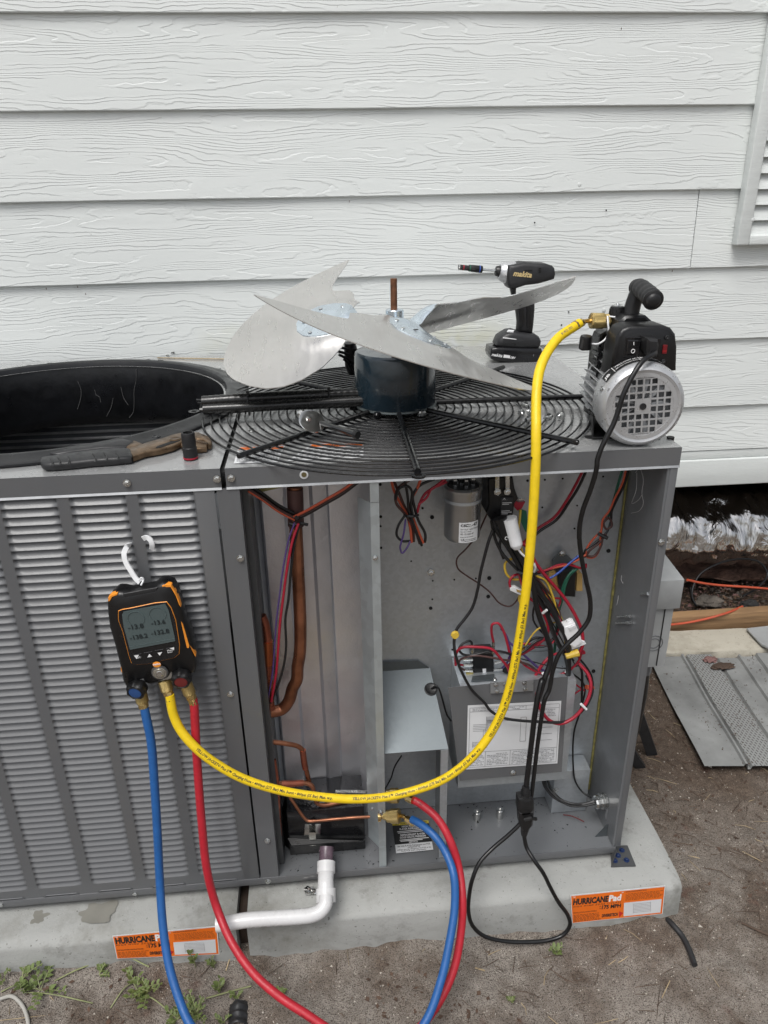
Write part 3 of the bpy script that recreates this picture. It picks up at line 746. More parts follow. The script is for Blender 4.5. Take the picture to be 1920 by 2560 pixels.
for a0, zs in ((R(99), ((0, 1.06), (-.6, 1.035), (.4, 1.01), (2.2, .985))), (R(74), ((0, 1.09), (.8, 1.06), (2.5, 1.03), (3.2, 1.00), (4.4, .97), (6.5, .955))), (R(82), ((0, 1.04), (-.5, 1.01), (-2, .99))), (R(86), ((0, 1.01), (1.5, .985), (4, .96))), (R(93), ((0, 1.035), (-.3, 1.02), (-1.4, 1.015), (-1.6, 1.0)))):
    Geo().tube(catmull([shroud_pt((a0+R(k), z)) for k, z in zs], 4), .0007, 5).done('scratch', SCR, ori)
# --- inside the left bay: dark cavity, far coil with pale tube rows
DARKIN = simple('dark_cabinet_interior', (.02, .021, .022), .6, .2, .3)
COILT = simple('coil_tubes', (.5, .5, .5), .45, .6, .2)
cav = Geo().box((XL+.005, DP-.012, HB), (-.83, DP-.008, ZT-.04)).done('rear_cabinet_wall', PAINT_IN, ac)
Geo().box((XL, .004, HB), (XL+.003, DP, ZT-.036)).done('left_cabinet_wall', PAINT, ac)
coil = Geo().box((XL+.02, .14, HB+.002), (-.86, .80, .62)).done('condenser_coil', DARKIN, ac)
for k in range(26):
    z = .52+k*.019
    Geo().rod((XL+.02, DP-.03-.0*z, z), (-.97, DP-.03, z), .0042, n=6).done('coil_tube', COILT, coil)
Geo().box((-.965, DP-.05, .50), (-.94, DP-.02, .98)).done('tube_sheet', GALV_DK, coil)
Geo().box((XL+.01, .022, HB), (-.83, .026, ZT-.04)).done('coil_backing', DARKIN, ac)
# --- louvred front panel
pan = thing  # alias kept free
XP0, XP1 = XL, -.8175
LP, LW, RB = .01565, .0945, .0185         # louvre pitch, width, rib
ZL0, NR = .166, 57
ZL1 = ZL0+LP*NR
cols = [-.8515-LW-k*(LW+RB) for k in range(6)]
panel = Geo().box((-.8515, -.0015, .1225), (XP1, .0, ZT-.0355)).done('louvred_panel', PAINT, ac, bevel=.0007)
Geo().box((XL, -.0015, ZL1), (-.8515, .0, ZT-.0355)).done('top_rail', PAINT, panel)
# bottom rail with its drain slots: two strips and bridges
zs0, zs1 = .136, .1435
Geo().box((XL, -.0015, .1225), (-.8515, .0, zs0)).done('bottom_rail', PAINT, panel)
Geo().box((XL, -.0015, zs1), (-.8515, .0, ZL0)).done('bottom_rail', PAINT, panel)
slots = [(c+.010, c+LW-.012) for c in cols]
xs_ = [-.8515]
for a, b2 in slots: xs_ += [b2, a]
xs_.append(XL)
for a, b2 in zip(xs_[0::2], xs_[1::2]): Geo().box((b2, -.0015, zs0), (a, .0, zs1)).done('slot_bridge', PAINT, panel)
for a, b2 in slots:
    zc = (zs0+zs1)/2; r = (zs1-zs0)/2+.0008
    ln = [(a+r, -.002, zc+r), (b2-r, -.002, zc+r), (b2, -.002, zc), (b2-r, -.002, zc-r), (a+r, -.002, zc-r), (a, -.002, zc), (a+r, -.002, zc+r)]
    Geo().tube(ln, .0012, 6).done('slot_rim', PAINT, panel)
for k, c in enumerate(cols):
    Geo().box((c+LW-.0002, -.0015, ZL0) if k else (c+LW, -.0015, ZL0), ((c+LW+RB+.0002) if k else c+LW+.0001, .0, ZL1)).done('rib', PAINT, panel) if k else None
Geo().box((XL, -.0015, ZL0), (cols[-1]+.0002, .0, ZL1)).done('rib', PAINT, panel)
LU = [0, .015, .04, .07, .11, .16, .22, .5, .78, .84, .89, .93, .96, .985, 1]
LV = [0, .001, .12, .26, .42, .60, .78, .92, 1.0]
def louvre_fn(u, v_):                     # a blade cut free at its top edge and pressed inwards; its foot runs out into the panel
    uu, w = LU[round(u*14)], LV[round(v_*8)]
    x = LW*uu; e = min(uu, 1-uu)*LW
    if w < .45: q = 1-w/.45; e -= .0055*(1-math.sqrt(max(0, 1-q*q)))
    t = max(0, min(1, e/(.0022+.013*w*w))); t = t*t*(3-2*t)
    dep = .0104*(1-w)**.87
    crest = -.0011*math.exp(-((w-.955)/.045)**2)*(1 if t > .3 else .4)
    if w == 0: return (x, -.0015+.0006*0, 0)
    return (x, -.0015+dep*t+crest, -w*LP)
LOUV = Geo().grid(louvre_fn, 15, 9).mesh('louver', PAINT, smooth=40, fix=True)
rest = Geo(); lg = Geo().grid(louvre_fn, 15, 9)
for k, c in enumerate(cols):
    for r in range(NR):
        if k < 5: put('louver', LOUV, panel, Matrix.Translation((c, 0, ZL1-r*LP)))
        else: rest.add([(c+x, y, ZL1-r*LP+z) for x, y, z in lg.v], lg.f)
kind(rest.done('louver_column', PAINT, panel, smooth=50, fix=False), 'stuff')
for P in ((-1.0865,-0.002,0.1293), (-1.3662,-0.002,0.1316)): screw(P, panel)
# --- corner post (between the louvred panel and the open bay)
post = Geo().extr([(-.8135, .004), (-.8135, -.001), (-.7755, -.001), (-.7755, .030), (-.785, .030)], .124, ZT-.036, .0012).done('front_post', PAINT, ac, smooth=0)
for P in ((-0.786,-0.0022,0.9272), (-0.8317,-0.0022,0.6361), (-0.7915,-0.0022,0.2489), (-0.8001,-0.0022,0.1288)): screw(P, post)
# dark strip just inside the post
Geo().extr([(-.775, .0305), (-.7645, .0305), (-.7645, .10)], .14, ZT-.036, .0012).done('inner_post', PAINT_DK, ac, smooth=0)
Geo().extr([(-.80, .125), (-.764, .11), (-.758, .145)], .14, ZT-.036, .0012).done('coil_end_plate', GALV_DK, ac, smooth=0)
# --- pipe bay back: folded foil-faced panels
Geo().extr([(-.80, .150), (-.760, .150), (-.752, .136), (-.712, .136), (-.706, .150), (-.662, .152), (-.655, .146), (-.628, .152), (-.624, .160), (-.53, .160)], .14, ZT-.036, .0015).done('insulated_panel', FOIL, ac, smooth=0)
Geo().extr([(-.76, .1345), (-.7105, .1345)], .985, ZT-.036, .001).done('foil_flap', FOIL, ac, smooth=0)
PADY = simple('yellow_fibreglass_scrap', (.42, .37, .16), .9, 0, .3, 40)
Geo().hexa([(-0.7522,0.06,1.0378), (-0.6946,0.06,1.0361), (-0.7188,0.055,1.0328), (-0.7504,0.055,1.0267)], (0, .03, .004)).done('fibreglass_scrap', PADY, ac)
# --- middle post
mp_ = Geo().extr([(-.5735, .030), (-.553, .000), (-.5375, .000), (-.5375, .012)], .20, 1.020, .0012)
mp_.extr([(-.553, .000), (-.5375, .000), (-.5375, .012)], .128, .199, .0012).extr([(-.553, .000), (-.5375, .000), (-.5375, .012)], 1.021, ZT-.036, .0012)
midp = mp_.done('middle_post', galv('bright_galvanised_post', (.50, .55, .57), .42, 60, .75), ac, smooth=0)
for P in ((-0.5465,-0.002,0.9122), (-0.5477,-0.002,0.3025)): put('screw', SCREW, midp, Matrix.Translation(V(P)) @ Matrix.Scale(.75, 4))
put('screw', SCREW, midp, Matrix.Translation(V((-0.5662,-0.0005,0.3126))) @ Matrix.Scale(.6, 4))
Geo().extr([(-.5385, .012), (-.5385, .165)], .14, ZT-.036, .0012).done('bay_divider', GALV_DK, ac, smooth=0)
# --- electrical bay: back plate, right side wall, right post
back = Geo().extr([(-.5375, .162), (-.021, .162)], .14, ZT-.036, .0015).done('back_plate', GALV_DK, ac, smooth=0)
HM = Geo().lathe((0, 0, 0), (0, -1, 0), [(-.001, .003), (.0006, .003)], 10).mesh('screw_hole', HOLE)
for u, v_, s_ in ((1157,152,1),(1160,391,1),(1160,461,.7),(1163,621,.9),(1470,328,.8),(1541,395,1.5),(1386,720,.6),(1546,865,.6),(1543,1003,.6),(1531,1068,1.2)): pass
for P, s_ in (((-0.5219,0.161,0.9892),1),((-0.5223,0.161,0.9197),1),((-0.5227,0.161,0.8989),.7),((-0.5228,0.161,0.8503),.9),((-0.438,0.161,0.9336),.8),((-0.4184,0.161,0.9126),1.4),((-0.461,0.161,0.8157),.6),((-0.4155,0.161,0.7666),.6),((-0.4159,0.161,0.7216),.6),((-0.4192,0.161,0.7003),1.3),
    ((-0.2265,0.161,0.9818),.9),((-0.1912,0.161,0.982),.7),((-0.1548,0.161,0.9827),.7),((-0.1922,0.161,0.9216),.7),((-0.1206,0.161,0.8701),.7),((-0.1196,0.161,0.9218),.6),((-0.0716,0.161,0.9828),.7),((-0.2952,0.161,0.765),1.5),((-0.2957,0.161,0.7202),1.4),((-0.3238,0.161,0.766),.7),((-0.3698,0.161,0.7661),.6),((-0.0421,0.161,0.8136),1.5),((-0.0439,0.161,0.5076),1.5),((-0.3704,0.161,0.591),.7),((-0.2041,0.161,0.5284),.7)):
    put('screw_hole', HM, back, Matrix.Translation(V(P)) @ Matrix.Scale(s_, 4))
put('screw', HEXN, back, Matrix.Translation(V((-0.4198,0.16,0.7873))) @ Matrix.Scale(1.2, 4))
side = Geo().box((-.0205, .0, HB), (-.0155, .1605, ZT-.036)).done('side_wall', PAINT_IN, ac)
Geo().box((-.0140, .1615, HB), (-.002, DP-.002, ZT-.0355)).done('side_panel', PAINT, ac)
Geo().box((-.0145, .0, HB+.0005), (-.0025, .161, ZT-.0355)).done('side_skin', PAINT, ac)
Geo().box((-.0160, -.0015, ZB+.0185), (-.002, .0, ZT-.036)).done('right_post', PAINT, ac, bevel=.0007)
screw((-0.0131,-0.0022,0.9119), ac); 
Geo().tube(catmull([(-.0225, .1585, z) for z in [1.058-.02*k for k in range(46)]], 1), lambda t: .0028+.0012*noise.noise(V((t*30, 0, 0))), 7).done('sealant_bead', GLUE, side, smooth=60)
# thin string scribbles stuck to the side wall
for pts in (((-0.0212,0.1265,1.0016), (-0.0212,0.11,1.0168), (-0.0212,0.0881,1.0012), (-0.0212,0.0869,0.9747), (-0.0212,0.0751,0.9584), (-0.0212,0.0862,0.9383), (-0.0212,0.1226,0.9161)), ((-0.0212,0.1202,1.004), (-0.0212,0.1135,0.97), (-0.0212,0.1253,0.9371), (-0.0212,0.0982,0.9548), (-0.0212,0.0857,0.9707)), ((-0.0212,0.1291,0.7707), (-0.0212,0.1285,0.7607), (-0.0212,0.1175,0.7582)), ((-0.0212,0.1326,0.7199), (-0.0212,0.1319,0.7061), (-0.0212,0.1352,0.6952))):
    wire('glue_string', pts, .0004, WWHT, side, n=4)
for pts in (((-0.024,0.1184,0.6765), (-0.024,0.0591,0.7145)), ((-0.024,0.1214,0.6584), (-0.024,0.0533,0.7026)), ((-0.022,0.0332,0.7815), (-0.022,0.0012,0.8003))):
    Geo().rod(pts[0], pts[1], .0019).done('sheet_screw_tip', STEEL, side)
    Geo().rod(V(pts[0]).lerp(V(pts[1]), .7), pts[1], .0030).done('sheet_screw_tip', STEEL, side)

# --- capacitor
cpl, cpr = V((-0.4072,0.085,0.9864)), V((-0.3374,0.085,0.9826))
cc = (cpl+cpr)/2; cr = (cpr-cpl).length/2
ztop, zbot = (-0.3736,0.085,1.012)[2], (-0.3707,0.085,0.9038)[2]
CAN = simple('capacitor_aluminium_can', (.42, .42, .42), .3, .9, .1, 12, scale=(1, 1, .1))
cap = Geo().lathe((cc.x, .085, zbot), (0, 0, 1), [(0, cr*.9), (.004, cr*.985), (.008, cr), (ztop-zbot-.012, cr), (ztop-zbot-.008, cr*1.05), (ztop-zbot-.003, cr*1.05), (ztop-zbot, cr*.97), (ztop-zbot, cr*.88), (ztop-zbot-.004, cr*.86)], 40).done('capacitor', CAN, ac, smooth=40)
Geo().lathe((cc.x, .085, ztop-.0035), (0, 0, 1), [(0, cr*.85), (.001, cr*.85)], 30).done('capacitor_top', GREYBK, cap)
Geo().lathe((cc.x, .085, ztop-.030), (0, 0, 1), [(0, cr*1.02), (.006, cr*1.02)], 40).done('mounting_band', GALV_DK, cap)
for dx, dy in ((-.016, -.005), (-.010, .012), (.004, -.010), (.010, .008), (.018, -.004), (-.002, .004)):
    Geo().box((cc.x+dx-.003, .085+dy-.0006, ztop-.003), (cc.x+dx+.003, .085+dy+.0006, ztop+.012)).done('terminal_blade', STEEL, cap)
    Geo().box((cc.x+dx-.0035, .085+dy-.002, ztop+.002), (cc.x+dx+.0035, .085+dy+.002, ztop+.009)).done('terminal_shroud', BLACK, cap)
# wrapped label on the can
def capsurf(u, z, l=.0004): a = R(-90)+u; return V((cc.x+(cr+l)*math.cos(a), .085+(cr+l)*math.sin(a), z))
lz0, lz1 = zbot+.003, zbot+.045
lab = Geo().grid(lambda u, v_: capsurf(-.35+1.15*u, lz0+(lz1-lz0)*v_), 16, 2).done('capacitor_label', PAPER, cap, smooth=60, fix=False)
def captext(body, u0, z, h, bold=.02, maxw=None):
    me = font_mesh(body, 1, bold, 0, 2); s_ = h/.7
    for v in me.vertices: v.co = capsurf(u0+v.co.x*s_*(maxw or 1)/cr, z+v.co.y*s_, .0008)
    me.materials.append(INK); put('lettering', me, lab)
captext('CSC', -.26, lz1-.0085, .0052, .03); captext('-47', .36, lz1-.009, .0065, .03)
captext('70+10\u00b5F  \u00b16% 370VAC', -.27, lz1-.0155, .0028, .01)
captext('43-101665-47', -.27, lz1-.0255, .0036, .01, .9); captext('UL', -.24, lz1-.038, .005, .02)
rows = []
for k, (u0, u1) in enumerate(((-.05, .28), (-.05, .28), (-.27, .3), (-.27, .4), (0, .6), (-.02, .6))):
    z = [lz1-.005, lz1-.0085, lz1-.0195, lz1-.0305, lz1-.036, lz1-.039][k]
    u = u0
    while u < u1:
        w = random.uniform(.03, .09); p = capsurf(u, z, .0008); rows.append((p, capsurf(u+w, z, .0008)-p, V((0, 0, .0011)))); u += w+.02
bars(rows, INK, lab)

# --- contactor on the back plate
c0 = Geo().puff([(-0.3228,0.095,1.0163),(-0.3061,0.095,1.0196),(-0.2748,0.095,1.0166),(-0.2704,0.095,0.9943),(-0.2617,0.095,0.9715),(-0.2691,0.095,0.9606),(-0.2702,0.095,0.9336),(-0.2942,0.095,0.9336),(-0.3018,0.095,0.9268),(-0.3125,0.095,0.9274),(-0.3239,0.095,0.9467),(-0.3193,0.095,0.9634)], (0, 1, 0), [(.002, 0), (0, .003), (0, .055)]).done('contactor', BLACK, ac, smooth=30)
for u in (0, 1):
    Geo().puff(([(-0.3106,0.09,1.0258),(-0.3029,0.09,1.0254),(-0.301,0.09,0.9855),(-0.3088,0.09,0.9859)], [(-0.2908,0.09,1.0261),(-0.283,0.09,1.0257),(-0.2808,0.09,0.9844),(-0.2887,0.09,0.9848)])[u], (0, 1, 0), [(0, 0), (0, .004)]).done('terminal_strap', STEEL, c0)
    put('screw', HEXN, c0, Matrix.Translation(V(((-0.3051,0.089,0.9911), (-0.2858,0.089,0.9906))[u])))
Geo().puff([(-0.2983,0.092,0.9775),(-0.2734,0.092,0.9776),(-0.2721,0.092,0.9351),(-0.295,0.092,0.9364)], (0, 1, 0), [(.001, 0), (0, .001), (0, .01)]).done('contactor_face', GREYBK, c0)
text('E347', (-0.2947,0.0915,0.972), (-0.2837,0.0915,0.9716), (0, 0, 1), INKG, c0, h=.0022)
rows = []
for a, b2 in (((-0.294,0.0914,0.9664), (-0.2755,0.0914,0.9659)), ((-0.2938,0.0914,0.9635), (-0.2807,0.0914,0.9631)), ((-0.2946,0.0914,0.9466), (-0.2745,0.0914,0.9463)), ((-0.2944,0.0914,0.9432), (-0.2822,0.0914,0.9431)), ((-0.2947,0.0914,0.9494), (-0.2786,0.0914,0.9494))):
    rows.append((a, V(b2)-V(a), V((0, 0, .001))))
bars(rows, INKW, c0)
text('A', (-0.2931,0.0912,0.9742), (-0.2878,0.0912,0.974), (0, 0, 1), INKW, c0, h=.003)
Geo().puff([(-0.2534,0.12,0.9404),(-0.2368,0.12,0.9337),(-0.2276,0.12,0.883),(-0.2368,0.12,0.8895),(-0.2478,0.12,0.9138)], (0, 1, 0), [(0, 0), (0, .003)]).done('green_tab', GREEN, c0)
Geo().puff([(-0.2654,0.115,0.9619),(-0.2556,0.115,0.9556),(-0.2422,0.115,0.9563),(-0.2481,0.115,0.9423),(-0.2573,0.115,0.9385),(-0.2631,0.115,0.946)], (0, 1, 0), [(0, 0), (0, .006)]).done('terminal_cap', WRED, c0)
Geo().box((-0.2541,0.12,0.952), ((-0.2439,0.12,0.9615)[0], .125, (-0.2439,0.12,0.9615)[2])).done('terminal_blade', STEEL, c0)

# --- transformer low on the back plate
tr = Geo().puff([(-0.1611,0.125,0.7901),(-0.1197,0.125,0.7906),(-0.1189,0.125,0.765),(-0.1168,0.125,0.726),(-0.1432,0.125,0.7295),(-0.1557,0.125,0.7579)], (0, 1, 0), [(.003, 0), (0, .004), (0, .036)]).done('transformer', BLACK, ac, smooth=30)
Geo().puff([(-0.1763,0.135,0.7857),(-0.1528,0.135,0.7794),(-0.1524,0.135,0.7374),(-0.1688,0.135,0.7434)], (0, 1, 0), [(0, 0), (0, .02)]).done('paper_winding', TAN, tr)
Geo().puff([(-0.1154,0.135,0.7802),(-0.1044,0.135,0.7762),(-0.0997,0.135,0.7354),(-0.1135,0.135,0.7364)], (0, 1, 0), [(0, 0), (0, .02)]).done('paper_winding', TAN, tr)
Geo().puff([(-0.166,0.15,0.8042),(-0.1461,0.15,0.825),(-0.1226,0.15,0.803),(-0.1197,0.15,0.7868),(-0.1631,0.15,0.7848)], (0, 1, 0), [(0, 0), (0, .003)]).done('mounting_tab', GALV, tr)
put('screw', HEXN, tr, Matrix.Translation(V((-0.146,0.149,0.8201))))

# --- control box with wiring diagram
cb0, cb1 = V((-0.3723,0.158,0.5847)), V((-0.1472,0.045,0.5754))
cbx0, cbx1 = -.372, -.118
cz1, cz0 = .572, .302
cbx = Geo().box((cbx0, .050, cz0), (cbx1-.008, .160, cz1)).done('control_box', GALV_DK, ac, bevel=.001)
cov = Geo().hexa([(-0.3691,0.044,0.3274), (-0.1406,0.044,0.3305), (-0.1462,0.048,0.583), (-0.3987,0.048,0.5763)], (0, .0015, 0)).done('cover_plate', PAINT, cbx, smooth=0)
put('screw', SCREW, cov, Matrix.Translation(V((-0.2509,0.043,0.3401))))
Geo().hexa([(-0.3119,0.043,0.5856), (-0.221,0.043,0.5841), (-0.2198,0.043,0.5573), (-0.3102,0.043,0.5582)], (0, .002, 0)).done('hinge_strip', STEEL2, cbx, smooth=0)
for P in ((-0.2976,0.042,0.5641), (-0.28,0.042,0.5653), (-0.2377,0.042,0.5644), (-0.3003,0.042,0.581), (-0.2814,0.042,0.5811), (-0.2401,0.042,0.5803)): put('screw', HEXN, cbx, Matrix.Translation(V(P)) @ Matrix.Scale(.75, 4))
for P in ((-0.2965,0.0672,0.575), (-0.2227,0.0472,0.575)): put('screw', HEXN, cbx, Matrix.Translation(V(P)) @ Matrix.Rotation(R(-90), 4, 'X') @ Matrix.Scale(.7, 4))
Geo().lathe((-0.2599,0.0984,0.5735), (0, 0, 1), [(0, .014), (.0012, .014), (.0012, .0125)], 24).done('grommet', BLACK, cbx)
# wiring diagram label
dq = [V(p) for p in ((-0.3557,0.0425,0.3599), (-0.1527,0.0425,0.3569), (-0.1567,0.045,0.5246), (-0.3568,0.045,0.5302))]
dl = Geo().hexa(dq, (0, .0004, 0)).done('wiring_diagram', PAPER, cov, smooth=0)
def DQ(u, v_): return bilerp(dq, u, v_)+V((0, -.0007, 0))
rows = []
def ln(u0, v0, u1, v1, w=.0045):
    p, q = DQ(u0, v0), DQ(u1, v1)
    if abs(u1-u0) > abs(v1-v0): rows.append((p, q-p, (dq[3]-dq[0])*w))
    else: rows.append((p, (dq[1]-dq[0])*w*.8, q-p))
for a in ((.02,.03,.98,.03),(.02,.27,.98,.27),(.02,.96,.98,.96),(.02,.03,.02,.96),(.98,.03,.98,.96),(.2,.03,.2,.27),(.47,.03,.47,.27),(.7,.27,.7,.96),(.02,.9,.98,.9),(.38,.9,.38,.96),(.62,.9,.62,.96)): ln(*a)
for k in range(5): ln(.06, .60+k*.025, .22, .60+k*.025); ln(.20+k*.012, .60+k*.025, .20+k*.012, .76-k*.01); ln(.2+k*.012, .76-k*.01, .32, .76-k*.01)
for k in range(6): ln(.20, .72+k*.018, .29, .72+k*.018)
ln(.20,.70,.20,.82); ln(.29,.70,.29,.82); ln(.57,.40,.57,.78); ln(.63,.40,.63,.78); ln(.57,.40,.63,.40); ln(.57,.78,.63,.78); ln(.32,.74,.57,.74); ln(.17,.38,.17,.62); ln(.19,.40,.19,.64)
for k in range(4): ln(.06+.0*k, .36+k*.022, .14, .36+k*.022); ln(.74, .40+k*.1, .92, .40+k*.1)
ln(.06,.35,.06,.44); ln(.14,.35,.14,.44); ln(.14,.40,.22,.33)
bars(rows, INKG, dl, 'diagram_lines')
rows = []
for (u0, u1, va, vb) in ((.04, .19, .06, .25), (.22, .45, .06, .25), (.49, .96, .05, .25), (.05, .36, .915, .95), (.4, .6, .915, .95), (.72, .95, .78, .88)):
    v_ = va
    while v_ < vb:
        u = u0
        while u < u1-.01:
            w = random.uniform(.01, .035)
            if random.random() < .8: rows.append((DQ(u, v_), (dq[1]-dq[0])*min(w, u1-u), (dq[3]-dq[0])*.007))
            u += w+.006
        v_ += .024
bars(rows, INKG, dl)
# relay on top of the control box
rl = Geo().puff([(-0.3415,0.098,0.6233),(-0.2944,0.098,0.623),(-0.2898,0.098,0.564),(-0.3341,0.098,0.5572)], (0, 1, 0), [(.003, 0), (0, .003), (0, .030)]).done('relay', BLACK, cbx, smooth=30)
Geo().puff([(-0.3164,0.096,0.5816),(-0.3091,0.096,0.5817),(-0.3074,0.096,0.553),(-0.3144,0.096,0.5528)], (0, 1, 0), [(0, 0), (0, .003)]).done('relay_clip', WHITE, rl)
Geo().hexa([(-0.3471,0.065,0.575), (-0.2984,0.0651,0.575), (-0.2937,0.0834,0.575), (-0.3409,0.0816,0.575)], (0, 0, .002)).done('relay_foot', GALV, rl)
for a, b2 in (((-0.3417,0.09,0.6506), (-0.341,0.09,0.6288)), ((-0.2976,0.09,0.6538), (-0.2972,0.09,0.6253)), ((-0.3592,0.095,0.5972), (-0.3389,0.095,0.5955)), ((-0.2925,0.095,0.5959), (-0.2723,0.095,0.5994)), ((-0.3559,0.095,0.5838), (-0.3384,0.095,0.5807)), ((-0.2932,0.095,0.5787), (-0.2742,0.095,0.5789)), ((-0.3596,0.095,0.6115), (-0.3393,0.095,0.6092))):
    Geo().rod(a, b2, .0035, n=8).done('spade_connector', simple('clear_terminal_sleeve', (.5, .5, .5), .2) if 0 else STEEL, rl)
TIPB = simple('brass_tab', (.45, .36, .12), .4, .8)
Geo().hexa([(-0.3528,0.095,0.5767), (-0.3368,0.095,0.5771), (-0.3366,0.095,0.5701), (-0.3512,0.095,0.5706)], (0, .001, 0)).done('relay_tab', TIPB, rl)

# --- angled galvanised duct cover left of the control box
q = [V(p) for p in ((-0.5274,0.157,0.4584), (-0.404,0.157,0.4588))]
sx0, sx1 = -.5365, -.402
shf = Geo()
zt_, zf_ = .549, .447
shf.add([(sx0, .160, zt_+.024), (sx1-.035, .160, zt_+.024), (sx1-.012, .160, zt_+.004), (sx1-.012, .160, zt_), (sx0, .160, zt_)], [(0, 1, 2, 3, 4)])
shelf = Geo().hexa([(sx0, .012, zf_), (sx1, .012, zf_), (sx1-.018, .158, zt_), (sx0, .158, zt_)], (0, 0, .0015)).done('sloped_cover', GALV, ac, smooth=0)
Geo().hexa([(sx0, .157, zt_), (sx1-.018, .157, zt_), (sx1-.045, .157, zt_+.022), (sx0, .157, zt_+.026)], (0, .0015, 0)).done('cover_flange', GALV, shelf, smooth=0)
Geo().box((sx1-.0015, .012, HB), (sx1, .158, zf_)).done('cover_side', PAINT_IN, shelf)
Geo().hexa([(sx1-.0012, .0125, zf_-.0005), (sx1-.0012, .158, zf_-.0005), (sx1-.019, .158, zt_-.001), (sx1-.0012, .0125, zf_-.0003)], (.001, 0, 0)).done('cover_gusset', GALV, shelf, smooth=0)
Geo().box((sx1-.016, .011, HB), (sx1-.0005, .0125, zf_)).done('cover_lip', GALV_DK, shelf)
for P in ((-0.4862,0.156,0.4657), (-0.4517,0.156,0.4649)): put('screw', HEXN, shelf, Matrix.Translation(V(P)) @ Matrix.Scale(.9, 4))
cg = V((-0.4236,0.118,0.4515)); zc_ = zf_+(cg.y-.012)/.146*(zt_-zf_)
Geo().lathe((cg.x, cg.y, zc_+.0008), (0, -.57, .82), [(0, .0145), (.002, .0145), (.003, .012), (.0022, .010)], 24).done('grommet', BLACK, shelf)
wire('wire', [(cg.x, cg.y, zc_+.001), (cg.x+.012, cg.y-.004, zc_+.012), (-0.3888,0.11,0.4574), (-0.3775,0.12,0.4315)], .0022, WBLK, ac)
wire('wire', [(-0.4909,0.1,0.3604), (-0.5063,0.1,0.3309), (-0.5159,0.1,0.2964), (-0.5294,0.09,0.2775), (-0.5334,0.08,0.2777)], .0017, WBLK, ac)

# --- lower right junction box, cable gland, cables, standoffs
jb = Geo().hexa([(-0.1168,0.155,0.1136), (0.0018,0.155,0.1032), (0.002,0.155,0.2149), (-0.1216,0.155,0.2275)], (0, -.001, 0))
jx0, jx1 = V((-0.1301,0.11,0.1604)).x, V((-0.0115,0.11,0.15)).x
jz0, jz1 = V((-0.0825,0.11,0.1562)).z, V((-0.0922,0.11,0.2672)).z
jbox = Geo().box((jx0, .110, HB), (min(jx1, -.045), .1605, jz1)).done('junction_cover', GALV_DK, ac, bevel=.0012)
put('screw', HEXN, jbox, Matrix.Translation(V((-0.1244,0.109,0.213))))
gl0 = V((-0.0203,0.06,0.2178))
gla = V((1, .12, 0)).normalized()
gld = Geo().lathe(gl0-gla*.030, gla, [(0, .013), (.004, .0155), (.014, .0155), (.0145, .0185), (.019, .0185), (.0195, .016), (.0215, .016), (.022, .0185), (.027, .0185), (.030, .016)], 10).done('cable_gland', STEEL, ac, smooth=20)
for k, pts in enumerate((((-0.1609,0.11,0.2592), (-0.1554,0.1,0.2354), (-0.1363,0.085,0.2149), (-0.1112,0.07,0.2082), (-0.0818,0.06,0.2113), (-0.0414,0.058,0.2198)), ((-0.1553,0.112,0.2568), (-0.1499,0.1,0.2348), (-0.1309,0.08,0.2193), (-0.1049,0.066,0.2059), (-0.075,0.058,0.2093), (-0.0418,0.056,0.2171)), ((-0.1486,0.115,0.2533), (-0.1402,0.1,0.2291), (-0.1239,0.078,0.2158), (-0.1026,0.064,0.2133), (-0.0711,0.06,0.2139), (-0.0409,0.06,0.2224)))):
    wire('cable', pts, .0030, (WBLK, GREYBK, WBLK)[k], ac)
wire('wire', [(-0.1425,0.1,0.5715), (-0.0881,0.1,0.5194), (-0.086,0.11,0.4401), (-0.0949,0.11,0.3799), (-0.0899,0.105,0.2845), (-0.0822,0.1,0.2419), (-0.0647,0.09,0.2166), (-0.0497,0.07,0.2181), (-0.0411,0.06,0.2238)], .0021, WBLK, ac)
wire('wire', [(-0.1049,0.12,0.4295), (-0.1051,0.12,0.3902), (-0.1079,0.12,0.3593), (-0.1015,0.12,0.3362), (-0.1066,0.12,0.3231)], .0018, WGRN, ac)
for P in ((-0.3106,0.1111,0.14), (-0.255,0.1122,0.14)):
    Geo().lathe((P[0], P[1], .1385), (0, 0, 1), [(0, .0085), (.024, .0085), (.025, .0075), (.025, .003), (.022, .003)], 20).done('standoff', CHROME, ac, smooth=30)
for P in ((-0.0079,0.05,0.1197), (-0.0001,0.07,0.0997)): Geo().rod(V(P)+V((-.012, 0, 0)), V(P)+V((.006, 0, 0)), .003, n=8).done('ground_screw', STEEL, ac)
Geo().tube(catmull([(-0.1033,0.1002,0.1415), (-0.0865,0.0941,0.1425), (-0.071,0.0839,0.1415), (-0.0611,0.0744,0.1415)], 4), .0012, 5).done('red_wire_scrap', simple('dark_red_wire', (.13, .02, .02), .5), ac)
Geo().hexa([(-.05, .03, .1397), (-.022, .03, .1397), (-.022, .03, .175), (-.026, .03, .175)], (0, .001, 0)).done('ground_bracket', GALV, ac)
Geo().puff([(-0.0251,0.045,0.2099),(-0.0192,0.045,0.2233),(-0.0069,0.045,0.1843),(-0.0037,0.045,0.1552),(-0.0114,0.045,0.1512),(-0.0257,0.045,0.1816)], (0, 1, 0), [(0, 0), (0, .001)]).done('side_bracket', PAINT_IN, ac)
